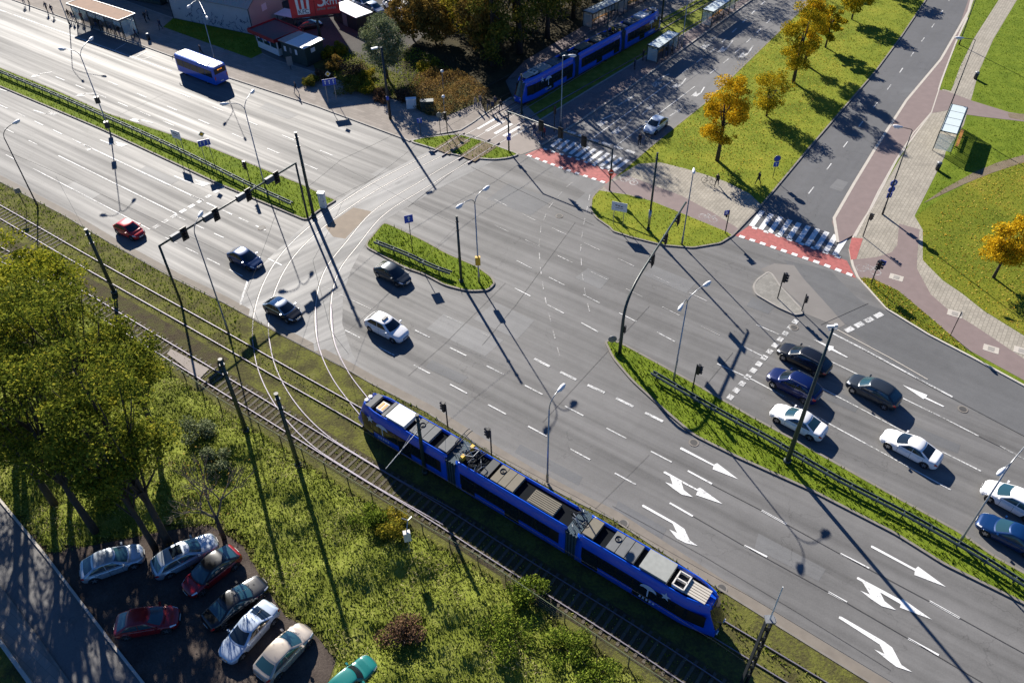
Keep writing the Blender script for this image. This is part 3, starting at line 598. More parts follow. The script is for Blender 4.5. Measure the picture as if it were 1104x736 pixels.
# arrows traced on the near carriageway
def arrow(polys, name='turn_arrow', mat='paint_bright'):
    V = []; F = []
    for P in polys:
        Pw = ccw([G(*p) for p in P]); k = len(V); V += [(p.x, p.y, ZP+.003*polys.index(P)) for p in Pw]
        for t in tessellate_polygon([Pw]): 
            a, b, c = (Pw[i] for i in t); t = t if (b-a).cross(c-a).z > 0 else t[::-1]; F.append(tuple(i+k for i in t))
    return mk(name, V, F, mat, road)
arrow([q(660,440,[(337,196),(345,194),(505,280),(520,272),(625,352),(498,302),(503,287),(337,203)])])
arrow([q(660,440,[(255,314),(263,313),(420,400),(436,393),(548,475),(415,430),(424,410),(255,321)]), q(660,440,[(285,332),(342,364),(355,405),(400,440),(345,428),(305,400),(262,366),(300,378)])])
arrow([q(660,440,[(148,480),(155,478),(310,565),(358,598),(385,655),(425,682),(365,668),(320,645),(283,600),(322,618),(300,572),(150,488)])])
arrow([q(864,576,[(345,55),(352,55),(565,170),(578,158),(717,260),(560,200),(562,180),(345,64)])])
arrow([q(864,576,[(275,213),(282,211),(495,325),(500,318),(648,422),(488,362),(492,345),(275,220)]), q(864,576,[(300,232),(385,277),(412,330),(470,375),(398,355),(345,320),(292,278),(340,298)])])
arrow([q(864,576,[(187,405),(200,408),(410,530),(450,560),(495,645),(550,682),(470,655),(430,625),(360,568),(412,592),(388,545),(185,415)])])
arrow([q(864,290,[(500,574),(625,625),(618,636),(708,680),(703,684),(612,642),(605,645)])]); arrow([q(864,290,[(60,349),(140,380),(160,384),(158,396),(230,437),(226,440),(148,402),(136,408),(130,390)])])
def smallarrow(tail, tip, bend=0, mat='paint'):
    a, b = G(*tail), G(*tip); t = (b-a).normalized(); L = (b-a).length; n = Vector((-t.y, t.x, 0)); P = lambda u, v: a+t*u+n*v
    h = min(2.2, L*.5)
    if bend == 0: polys = [[P(0,-.1),P(L-h,-.1),P(L-h,-.42),P(L,0),P(L-h,.42),P(L-h,.1),P(0,.1)]]
    else: polys = [[P(0,-.1),P(L*.6,-.1),P(L*.6,.1),P(0,.1)], [P(L*.55,-.1),P(L*.72,bend*.5),P(L*.5,bend*.9),P(L,bend*1.25),P(L*.95,bend*.25),P(L*.6,.1)]]
    V = []; F = []
    for Pw in polys:
        Pw = ccw(Pw); k = len(V); V += [(p.x,p.y,ZP) for p in Pw]; F.append(tuple(range(k, k+len(Pw))))
    return mk('turn_arrow', V, F, mat, road)
for tl, tp, bd in (((771.7,40),(752,51),1),((790,44),(780.4,57.6),-.8),((812,49.5),(802.7,63.6),-.8),((721.5,80),(699,91),1),((739.5,85),(731,96),-.8),((759.6,94),(752.5,105.5),-.8),((661.7,123.5),(640,133),1),((680.8,129),(666,146),-.8),((666,114),(684.6,103),0),((692,124),(706,112),0),((722,125.5),(736,116.5),0),
        ((36,119),(58,126),.8),((108,151),(131,160),.8),((188,190),(219,203),.9),((-8,94),(18,102),.8),((56,78),(34,81),.8),((105,101),(84,101),.8),((165,133),(144,127),.7),((91,157),(101,160),-.7)): smallarrow(tl, tp, bd)
def bike(c, ang, s=1.0):
    "painted bicycle pictogram"
    mb = MB(); ca, sa = math.cos(ang), math.sin(ang); o = G(*c)
    def T(x, y): return (o.x+(x*ca-y*sa)*s, o.y+(x*sa+y*ca)*s, 0)
    for cx in (-.6, .6):
        for k in range(12):
            a0, a1 = 2*math.pi*k/12, 2*math.pi*(k+1)/12
            mb.add([T(cx+.38*math.cos(a0),.38*math.sin(a0)),T(cx+.5*math.cos(a0),.5*math.sin(a0)),T(cx+.5*math.cos(a1),.5*math.sin(a1)),T(cx+.38*math.cos(a1),.38*math.sin(a1))],[(0,1,2,3)])
    for (x0,y0),(x1,y1) in (((-.6,0),(-.2,.62)),((-.2,.62),(.45,.62)),((.6,0),(.38,.85)),((0,0),(.45,.62)),((-.6,0),(0,0)),((0,0),(-.25,.8)),((.38,.85),(.6,.85)),((-.4,.8),(-.1,.8))):
        l = math.hypot(x1-x0,y1-y0); nx_, ny_ = -(y1-y0)/l*.05, (x1-x0)/l*.05
        mb.add([T(x0-nx_,y0-ny_),T(x1-nx_,y1-ny_),T(x1+nx_,y1+ny_),T(x0+nx_,y0+ny_)],[(0,1,2,3)])
    o2 = mb.build('bicycle_symbol', 'paint_worn'); o2.location.z = .1125; struct(o2); return o2
bike((936,292), R(-28), 1.15); bike((678,196), R(-35), 1.05); bike((763,236), R(-35), 1.0)
# seams, manholes, patches
M['patch_dark'] = asphalt('asphalt_patch_dark', (.132,.134,.136), AZM, streak=.1, rough=(.6,.75)); M['patch_light'] = asphalt('asphalt_patch_light', (.172,.172,.170), AZM, streak=.15, rough=(.55,.72))
prr = random.Random(4)
for x, y, L_, W_, mt in ((545,345,5,3,'patch_light'),(640,300,3,2,'patch_light'),(500,360,7,2.6,'patch_light'),(700,400,3,1.6,'patch_dark'),(590,500,6,1.0,'patch_dark'),(760,470,2.4,1.6,'patch_dark'),(850,600,5,1.2,'patch_light'),(640,220,4,3,'patch_light'),(560,215,6,4,'patch_dark'),(905,430,3,1.5,'patch_dark'),(1000,470,5,1.3,'patch_dark'),
    (330,340,4,2,'patch_light'),(170,190,6,1.4,'patch_dark'),(90,205,5,1.5,'patch_light'),(300,120,6,1.6,'patch_dark'),(420,190,4,2.2,'patch_light'),(980,100,3,1.6,'patch_dark'),(905,200,2.4,1.4,'patch_light'),(720,300,5,2,'patch_light'),(820,330,2,1.5,'patch_dark'),(480,400,4,1.1,'patch_dark'),(690,560,4,1.1,'patch_dark')):
    c = G(x, y); a_ = AZM if x < 900 or y > 250 else AZC; t_ = Vector((math.cos(a_), math.sin(a_), 0)); n_ = Vector((-t_.y, t_.x, 0)); pts_ = []
    for k in range(4): u_, v_ = ((-1,-1),(1,-1),(1,1),(-1,1))[k]; pts_.append(c+t_*(u_*L_/2+prr.uniform(-.2,.2))+n_*(v_*W_/2+prr.uniform(-.15,.15)))
    sheet('road_patch', pts_, .0055+prr.random()*.001, mt, road, True)
for P in ([(470,342),(620,408),(740,467),(900,548)],): pass
for P, wd in (([(767,522),(821,550),(906,597),(1002,648),(1104,704)],.06), ([(747,556),(802,588),(893,638),(979,688),(1060,736)],.06), ([(930,377),(1000,415),(1104,470)],.05), ([(1055,470),(1104,494)],.05), ([(660,545),(760,600),(860,660),(960,722)],.03),
        ([(505,172),(440,223)],.05),([(620,240),(555,330),(520,372)],.03),([(545,305),(480,370),(440,405)],.03),([(700,330),(640,395),(585,455)],.03),([(790,380),(740,440)],.03),([(700,490),(630,560)],.02),([(508,180),(566,208),(640,243)],.04),([(420,183),(330,230)],.03),([(885,350),(936,327)],.05),([(0,160),(60,186),(187,246),(260,282)],.04),([(180,100),(120,128)],.03)):
    solid(P, wd, 'seam', 'tar_seam')
def manhole(x, y, r=.42, mat='kerb_dark', z=.030):
    c = G(x, y); mb = MB(); P = [(c.x+r*math.cos(a*math.pi/8), c.y+r*math.sin(a*math.pi/8), z) for a in range(16)]; mb.add(P, [tuple(range(16))])
    Q = [(c.x+r*.72*math.cos(a*math.pi/8), c.y+r*.72*math.sin(a*math.pi/8), z+.004) for a in range(16)]; mb.add(Q, [tuple(range(16))], 1); mb.build('manhole_cover', [mat,'seam'], road)
for x, y in ((672,564),(282,246),(603,233),(856,353),(748,477),(1038,441),(778,634)): manhole(x, y)
for x, y in ((966,300),(1029,339),(1068,377),(1101,379)):
    c = G(x, y); mb = MB(); mb.box((c.x,c.y,.117),(1.3,.9,.012), R(-30)); mb.box((c.x,c.y,.125),(.55,.55,.012), R(-30), 1); mb.build('manhole_cover', ['kerb_light','kerb'], None)['kind'] = 'structure'
# ================================================================== VEHICLES
HALF = [(0,0),(.80,0),(.93,.03),(.985,.12),(.998,.26),(1.0,.42),(.995,.56),(.975,.70),(.945,.82),(.90,.90),(.80,.955),(.6,.985),(.3,.997),(0,1.0)]
def interp(x, tab):
    xs = [a for a, _ in tab]; return float(np.interp(x, xs, [b for _, b in tab]))
CARS = {
 'hatch': dict(L=4.2, W=1.80, H=1.47, belt=.96, wb=.50, rf=.10, rr=-.50, rb=-.90, hood=.88, nose=.66, deck=.95, tailz=.92, wr=.60),
 'small': dict(L=3.75, W=1.68, H=1.49, belt=.96, wb=.54, rf=.14, rr=-.56, rb=-.93, hood=.90, nose=.68, deck=.95, tailz=.92, wr=.60),
 'sedan': dict(L=4.7, W=1.84, H=1.45, belt=.96, wb=.44, rf=.06, rr=-.34, rb=-.74, hood=.88, nose=.66, deck=1.0, tailz=.94, wr=.59),
 'wagon': dict(L=4.7, W=1.82, H=1.50, belt=.97, wb=.46, rf=.10, rr=-.68, rb=-.93, hood=.90, nose=.68, deck=.96, tailz=.92, wr=.60),
 'suv':   dict(L=4.55, W=1.88, H=1.66, belt=1.08, wb=.48, rf=.12, rr=-.60, rb=-.92, hood=1.02, nose=.82, deck=1.06, tailz=1.02, wr=.61),
 'boxy':  dict(L=3.9, W=1.6, H=1.42, belt=.92, wb=.36, rf=.12, rr=-.70, rb=-.95, hood=.88, nose=.80, deck=.90, tailz=.88, wr=.60)}
def wheelmesh(r=.33, wd=.22):
    mb = MB(); n = 20; prof = [(r*.62,-wd/2),(r*.93,-wd/2),(r,-wd/2+.03),(r,wd/2-.03),(r*.93,wd/2),(r*.62,wd/2)]
    V = [(p*math.cos(2*math.pi*k/n), y, p*math.sin(2*math.pi*k/n)) for p, y in prof for k in range(n)]
    mb.add(V, [(i*n+k, i*n+(k+1)%n, (i+1)*n+(k+1)%n, (i+1)*n+k) for i in range(len(prof)-1) for k in range(n)])
    return mb
def rimmesh(r=.33, wd=.22):
    mb = MB(); R0 = r*.64
    for sgn in (1, -1):
        y = sgn*(wd/2-.035); P = [(R0*math.cos(2*math.pi*k/20), y, R0*math.sin(2*math.pi*k/20)) for k in range(20)]; mb.add(P, [tuple(range(20))], 1)
        for k in range(5):
            a = 2*math.pi*k/5; c, s = math.cos(a), math.sin(a)
            for off in (-.22, .22):
                c2, s2 = math.cos(a+off*.5), math.sin(a+off*.5)
                mb.add([(0-.05*s, y+sgn*.02, .05*c), (R0*c2-.03*s2, y+sgn*.02, R0*s2+.03*c2), (R0*c2+.03*s2, y+sgn*.02, R0*s2-.03*c2), (.05*s, y+sgn*.02, -.05*c)], [(0,1,2,3)])
        mb.cyl((0,y,0), (0,y+sgn*.03,0), r*.16, 8)
    return mb
_w = wheelmesh(); WHEEL = _w.build('wheel', 'rubber'); _r = rimmesh(); RIM = _r.build('rim', ['rim','black']); 
WHEEL_ME, RIM_ME = WHEEL.data, RIM.data; bpy.data.objects.remove(WHEEL); bpy.data.objects.remove(RIM)
def part(name, me, parent, loc=(0,0,0), rz=0, sc=None):
    o = bpy.data.objects.new(name, me); COL.objects.link(o); o.parent = parent; o.location = loc; o.rotation_euler = (0,0,rz)
    if sc: o.scale = sc
    return o
CARCACHE = {}
def build_car(kind, paint, roofpaint=None, glass='glass', rails=False, sunroof=False):
    d = CARS[kind]; L, Wd, H = d['L'], d['W'], d['H']; h2 = L/2; w2 = Wd/2; parts = []
    ax = .62*h2; r = .33
    top = [(-h2,.52),(-h2+.03,d['tailz']-.18),(-h2+.10,d['tailz']-.04),(-h2+.22,d['deck']),(d['rb']*h2+.1,d['deck']+.01),(d['wb']*h2-.05,d['hood']+.03),(d['wb']*h2+.25,d['hood']-.01),(h2-.55,d['nose']+.11),(h2-.22,d['nose']+.02),(h2-.07,d['nose']-.10),(h2-.01,.48),(h2,.42)]
    low = [(-h2,.46),(-h2+.05,.32),(-h2+.35,.22),(h2-.45,.20),(h2-.06,.26),(h2,.36)]
    wid = [(-h2,.62),(-h2+.03,.72),(-h2+.10,.82),(-h2+.25,.90),(-h2+.6,.965),(-h2+1.1,1),(h2-1.3,1),(h2-.75,.965),(h2-.42,.90),(h2-.2,.79),(h2-.09,.66),(h2-.03,.52),(h2,.40)]
    xs = sorted(set([-h2,-h2+.02,-h2+.06,-h2+.12,-h2+.2,h2,h2-.02,h2-.06,h2-.12,h2-.2]+[(-h2+.28)+(L-.56)*k/56 for k in range(57)]))
    def P(x, j):
        j = max(0., min(len(HALF)-1., j)); i = int(j); f = j-i; a = HALF[i]; b = HALF[min(i+1, len(HALF)-1)]; yf, zf = a[0]+(b[0]-a[0])*f, a[1]+(b[1]-a[1])*f
        zb, zt, ww = interp(x, low), interp(x, top), interp(x, wid)*w2
        z = zb+(zt-zb)*zf
        for c in (ax, -ax):
            dx = abs(x-c); 
            if dx < r+.07 and yf > .5 and zf < .7: z = max(z, min(zt-.1, r+math.sqrt(max(0, (r+.07)**2-dx*dx))))
        if zf > .9: z += 0.0
        return Vector((x, ww*yf, z))
    V = []; F = []; n = len(HALF); 
    for x in xs:
        ring = [P(x, j) for j in range(n)]; V += [(p.x, p.y, p.z) for p in ring]+[(p.x, -p.y, p.z) for p in ring[1:-1][::-1]]
    m = 2*n-2
    for i in range(len(xs)-1):
        for k in range(m): F.append((i*m+k, i*m+(k+1)%m, (i+1)*m+(k+1)%m, (i+1)*m+k))
    F.append(tuple(range(m))[::-1]); F.append(tuple((len(xs)-1)*m+k for k in range(m)))
    body = mk('body', V, F, paint, None, True); parts.append(('body', body.data))
    def patch(x0, x1, j0, j1, off=.006, nx_=4, nj=4, side=1):
        VV = []; 
        for a in range(nx_+1):
            for b_ in range(nj+1):
                x = x0+(x1-x0)*a/nx_; j = j0+(j1-j0)*b_/nj; p = P(x, j); e = 1e-2
                du = P(min(h2, x+e), j)-P(max(-h2, x-e), j); dv = P(x, min(n-1, j+.05))-P(x, j-.05); nn = du.cross(dv)
                if nn.length < 1e-9: nn = Vector((0,0,1))
                nn.normalize(); 
                if nn.y < 0 and j < n-2: nn = -nn
                if j >= n-2 and nn.z < 0: nn = -nn
                p = p+nn*off; VV.append((p.x, p.y*side, p.z))
        FF = [(a*(nj+1)+b_, (a+1)*(nj+1)+b_, (a+1)*(nj+1)+b_+1, a*(nj+1)+b_+1) for a in range(nx_) for b_ in range(nj)]
        return VV, [f if side > 0 else f[::-1] for f in FF]
    # cabin
    zb = d['belt']-.06; zt = H-.05
    def plan(u):      # u in 0..44 around a rounded rectangle, front first
        k = [(1,-.82),(1,-.5),(1,-.2),(1,.2),(1,.5),(1,.82),(.985,.92),(.94,.985),(.88,1.0)]+[(.88-1.76*i/14, 1.0) for i in range(1, 15)]+[(-.94,.985),(-.985,.92),(-1,.82),(-1,.5),(-1,.2),(-1,-.2),(-1,-.5),(-1,-.82),(-.985,-.92),(-.94,-.985),(-.88,-1.0)]+[(-.88+1.76*i/14, -1.0) for i in range(1, 15)]+[(.94,-.985),(.985,-.92)]
        N = len(k); i = int(math.floor(u)) % N; f = u-math.floor(u); a, b_ = k[i], k[(i+1) % N]; return a[0]+(b_[0]-a[0])*f, a[1]+(b_[1]-a[1])*f, N
    NP = plan(0)[2]
    def S(u, t):
        px_, py_, _ = plan(u); xf = (d['wb']+(d['rf']-d['wb'])*t)*h2; xr = (d['rb']+(d['rr']-d['rb'])*t)*h2; ww = (w2-.045)*(1-t)+(d['wr']*Wd/1.0*.62+.12)*t if False else (w2*.955*(1-t)+w2*.74*t)*(1-.05*px_*px_)
        cx, hx = (xf+xr)/2, (xf-xr)/2; bow = .15*h2*(1-py_*py_)*(.6 if px_ < 0 else 1)
        x = cx+px_*hx+(bow*.6 if px_ > .95 else (-bow*.35 if px_ < -.95 else 0)); bulge = 1+.025*math.sin(math.pi*t)
        return Vector((x, py_*ww*bulge, zb+(zt-zb)*t-(.085 if px_ < 0 else .045)*t*px_*px_))
    V = []; F = []; ts = [0,.15,.3,.5,.7,.85,.95,1]
    for t in ts: V += [tuple(S(u, t)) for u in range(NP)]
    c = sum((S(u, 1) for u in range(NP)), Vector())/NP
    rings = len(ts)
    for sc_, dz in ((.96,.018),(.85,.034),(.6,.046),(.3,.052)):
        V += [tuple(Vector((c.x+(p.x-c.x)*sc_, p.y*sc_, p.z+(zt-p.z)*(1-sc_**2)+dz))) for p in (S(u, 1) for u in range(NP))]; rings += 1
    V.append((c.x, 0, zt+.053))
    for i in range(rings-1):
        for k in range(NP): F.append((i*NP+k, i*NP+(k+1)%NP, (i+1)*NP+(k+1)%NP, (i+1)*NP+k))
    for k in range(NP): F.append(((rings-1)*NP+k, (rings-1)*NP+(k+1)%NP, len(V)-1))
    cab = mk('cabin', V, F, roofpaint or paint, None, True); parts.append(('roof', cab.data))
    def win(name, u0, u1, t0, t1, off=.008, n_=6, mat=glass):
        VV = []
        for a in range(n_+1):
            for b_ in range(4):
                u = u0+(u1-u0)*a/n_; t = t0+(t1-t0)*b_/3; p = S(u, t); nn = (S(u+.1, t)-S(u-.1, t)).cross(S(u, min(1, t+.05))-S(u, t-.05)); nn.normalize()
                if nn.dot(Vector((p.x-c.x, p.y, .2))) < 0: nn = -nn
                VV.append(tuple(p+nn*off))
        FF = [(a*4+b_, (a+1)*4+b_, (a+1)*4+b_+1, a*4+b_+1) for a in range(n_) for b_ in range(3)]
        o = mk(name, VV, FF, mat, None, True); parts.append((name, o.data)); bpy.data.objects.remove(o)
    win('windshield', -.35, 5.35, .10, .95); 
    rg = 23+2
    win('rear_window', 24.7, 30.3, .22 if kind in ('hatch','small','wagon','suv') else .10, .92)
    for s, (a, b_) in ((1, (8.0, 22.0)), (-1, (33.0, 47.0))):
        cut = (a+b_)/2+(.6 if s < 0 else -.6)
        win('side_window', a+.4, cut-.18, .22, .90); win('side_window', cut+.18, b_-.4, .22, .90)
    def addp(name, vf_list, mat, smooth=True):
        mb = MB()
        for vf in vf_list: mb.add(*vf)
        o = mb.build(name, mat, None, smooth); parts.append((name, o.data)); bpy.data.objects.remove(o)
    for s in (1, -1):
        addp('headlight', [patch(h2-.50, h2-.14, 7.8, 9.4, .008, 6, 4, s)], 'headl')
        addp('taillight', [patch(-h2+.03, -h2+.26, 6.6, 8.8, .008, 5, 4, s)], 'taill')
        mb = MB(); mb.box((d['wb']*h2-.22, s*(w2+.07), d['belt']+.04), (.13,.2,.13)); mb.box((d['wb']*h2-.20, s*(w2-.02), d['belt']-.0), (.06,.12,.04)); o = mb.build('mirror', roofpaint or paint); parts.append(('mirror', o.data)); bpy.data.objects.remove(o)
        for xx in (-.38*h2, .02*h2):
            mb = MB(); mb.box((xx, s*(w2+.004), .78), (.16,.03,.03)); o = mb.build('door_handle', paint); parts.append(('door_handle', o.data)); bpy.data.objects.remove(o)
        for xx in ((.28 if kind != 'sedan' else .3)*h2+.06, -.10*h2, -.52*h2): addp('door_gap', [patch(xx-.009, xx+.009, 2.5, 8.6, .004, 1, 8, s)], 'black')
    mb = MB(); mb.box((h2-.01, 0, .47), (.05, .62, .14)); mb.box((h2-.0, 0, .33), (.05, .7, .08)); o = mb.build('grille', 'black'); parts.append(('grille', o.data)); bpy.data.objects.remove(o)
    for s, zz, xx in ((1,.42,h2+.022),(-1,.62,-h2-.012)):
        mb = MB(); mb.box((xx,0,zz), (.02,.50,.11)); o = mb.build('number_plate', 'white'); parts.append(('number_plate', o.data)); bpy.data.objects.remove(o)
    if rails:
        mb = MB()
        for s in (1,-1): mb.tube([(d['rf']*h2-.1, s*w2*.70, H+.0), (d['rf']*h2-.2, s*w2*.70, H+.045), (d['rr']*h2+.2, s*w2*.70, H+.045), (d['rr']*h2+.1, s*w2*.70, H)], .018, 6)
        o = mb.build('roof_rail', 'galv'); parts.append(('roof_rail', o.data)); bpy.data.objects.remove(o)
    if sunroof:
        mb = MB(); mb.box((c.x+.25,0,H+.006), (.75,.85,.012)); o = mb.build('sunroof', 'glass'); parts.append(('sunroof', o.data)); bpy.data.objects.remove(o)
    bpy.data.objects.remove(body); bpy.data.objects.remove(cab)
    return parts, ax, w2, r
def heading(c, v, z=.7):
    a, b = G(c[0]-v[0]/2, c[1]-v[1]/2, z), G(c[0]+v[0]/2, c[1]+v[1]/2, z); return math.atan2(b.y-a.y, b.x-a.x)
def car(c, v, kind, paint, label, group='cars on the road', roofpaint=None, glass='glass', z=0, cat='car', rails=False, sunroof=False, extra=None, scale=1):
    key = (kind, paint, roofpaint, glass, rails, sunroof)
    if key not in CARCACHE: CARCACHE[key] = build_car(*key)
    parts, ax, w2, r = CARCACHE[key]; p = G(c[0], c[1], .7+z)
    root = empty('car', (p.x, p.y, z), heading(c, v), label, cat, group); root.scale = (scale,)*3
    for nm, me in parts: part(nm, me, root)
    for sx in (1, -1):
        for sy in (1, -1):
            wl = part('wheel', WHEEL_ME, root, (sx*ax, sy*(w2-.125), r)); part('rim', RIM_ME, wl)
    if extra: extra(root, CARS[kind])
    return root
P_ = {k: paintm('paint_'+k, c, mt) for k, c, mt in (('red',(.50,.012,.012),0),('navy',(.006,.035,.12),.25),('black',(.006,.007,.009),0),('darkgrey',(.035,.045,.055),.4),('white',(.80,.80,.80),0),('bluegrey',(.02,.05,.10),.4),('blue',(.004,.035,.13),.3),
  ('royal',(.003,.012,.085),.3),('silver',(.42,.47,.52),.5),('maroon',(.26,.008,.014),.1),('beige',(.46,.40,.33),.4),('paleblue',(.48,.56,.66),.3),('teal',(.012,.17,.155),.1),('tramblue',(.004,.085,.62),0),('busblue',(.004,.10,.55),0))}
MV = (34, 17.2)   # direction of travel on the near carriageway, in the picture
car((139,246.5), (34,15.5), 'small', P_['red'], 'bright red hatchback passing under the traffic light gantry')
car((264,277.5), (34,16.5), 'hatch', P_['navy'], 'dark blue hatchback just right of the gantry, entering the tram crossing')
car((304.5,332.5), (34,17), 'hatch', P_['black'], 'black hatchback with a pale silver roof driving over the tram rails', roofpaint=P_['silver'])
car((423,294), (34,17), 'hatch', P_['darkgrey'], 'dark grey hatchback beside the small median island')
def dome(root, d):
    mb = MB(); mb.box((-.1,0,d['H']+.05), (.25,.6,.10)); mb.build('roof_sign', 'dark', root)
car((417,352), (34,17), 'suv', P_['white'], 'white SUV with a small roof box leaving the tram crossing', extra=dome)
car((867,385.5), (-34,-17.3), 'wagon', P_['black'], 'black estate car, first in the top queue at the stop line', glass='glass', rails=True, scale=1.04)
car((856,414), (-34,-17.5), 'suv', P_['royal'], 'royal blue SUV with silver roof rails stopped behind the dashed stop line', rails=True, scale=1.04)
car((861,452.5), (-34,-17.5), 'sedan', P_['white'], 'white saloon at the stop line, next to the grass median', glass='glass_t')
car((942,420.5), (-34,-17.5), 'suv', P_['darkgrey'], 'dark grey SUV waiting behind the black estate car', glass='glass_t')
car((982.7,481), (-34,-17.8), 'sedan', P_['white'], 'white saloon in the middle of the queue with a dark rear window')
car((1093,538), (-34,-18), 'hatch', P_['white'], 'white hatchback at the right edge of the photo behind the lamp post', glass='glass_t', scale=1.06)
car((1091,575.5), (-34,-18), 'sedan', P_['blue'], 'metallic blue saloon at the right edge beside the median', glass='glass_t')
car((707,133.5), (-24,19), 'hatch', P_['paleblue'], 'pale blue white hatchback waiting in the tree shade on the side road')
PK = 'cars parked on the dirt yard'; ZD = .045
car((120.4,604.8), (68,-24), 'hatch', P_['silver'], 'silver blue hatchback parked topmost on the left of the yard', PK, z=ZD, glass='glass_t', scale=1.03)
car((199,597), (60,-31), 'wagon', P_['silver'], 'silver estate car with a dark glass roof parked under the tree trunks', PK, glass='glass_t', z=ZD, sunroof=True)
car((227.5,614), (-52,41), 'hatch', P_['maroon'], 'dark red car with a black roof parked beside the silver estate', PK, roofpaint=P_['black'], glass='glass_t', z=ZD, scale=1.03)
car((158,668.5), (76,-13), 'hatch', P_['maroon'], 'dark red hatchback parked alone beside the street kerb', PK, glass='glass_t', z=ZD)
car((253.7,648), (63,-49), 'sedan', P_['black'], 'black saloon parked between the red car and the pale blue saloon', PK, glass='glass_t', z=ZD)
car((267.8,679), (-49,53), 'sedan', P_['paleblue'], 'pale blue saloon parked between the black saloon and the beige car', PK, z=ZD, scale=.97)
car((306,701), (47,-50), 'hatch', P_['beige'], 'beige hatchback parked at the right end of the row', PK, glass='glass_t', z=ZD, scale=1.02)
car((377,733), (45,-40), 'boxy', P_['teal'], 'turquoise boxy hatchback cut off by the bottom edge', PK, z=ZD)
TP = 'cars parked behind the kiosks'
for c, v, k, p, lb in (((333,26),(20,-4),'hatch','darkgrey','dark car parked under the red billboard'),((392,3),(26,10),'sedan','paleblue','pale car parked at the top edge left of the wood'),((403,8),(24,10),'hatch','silver','silver car with a bright roof parked next to the willow'),
                       ((368,2),(26,9),'wagon','white','white estate car at the top edge above the shed'),((425,6),(22,9),'suv','white','white car half hidden by the autumn wood at the top edge'),((320,19),(24,2),'hatch','silver','silver car parked left behind the billboard')):
    car(c, v, k, P_[p], lb, TP, glass='glass_t')
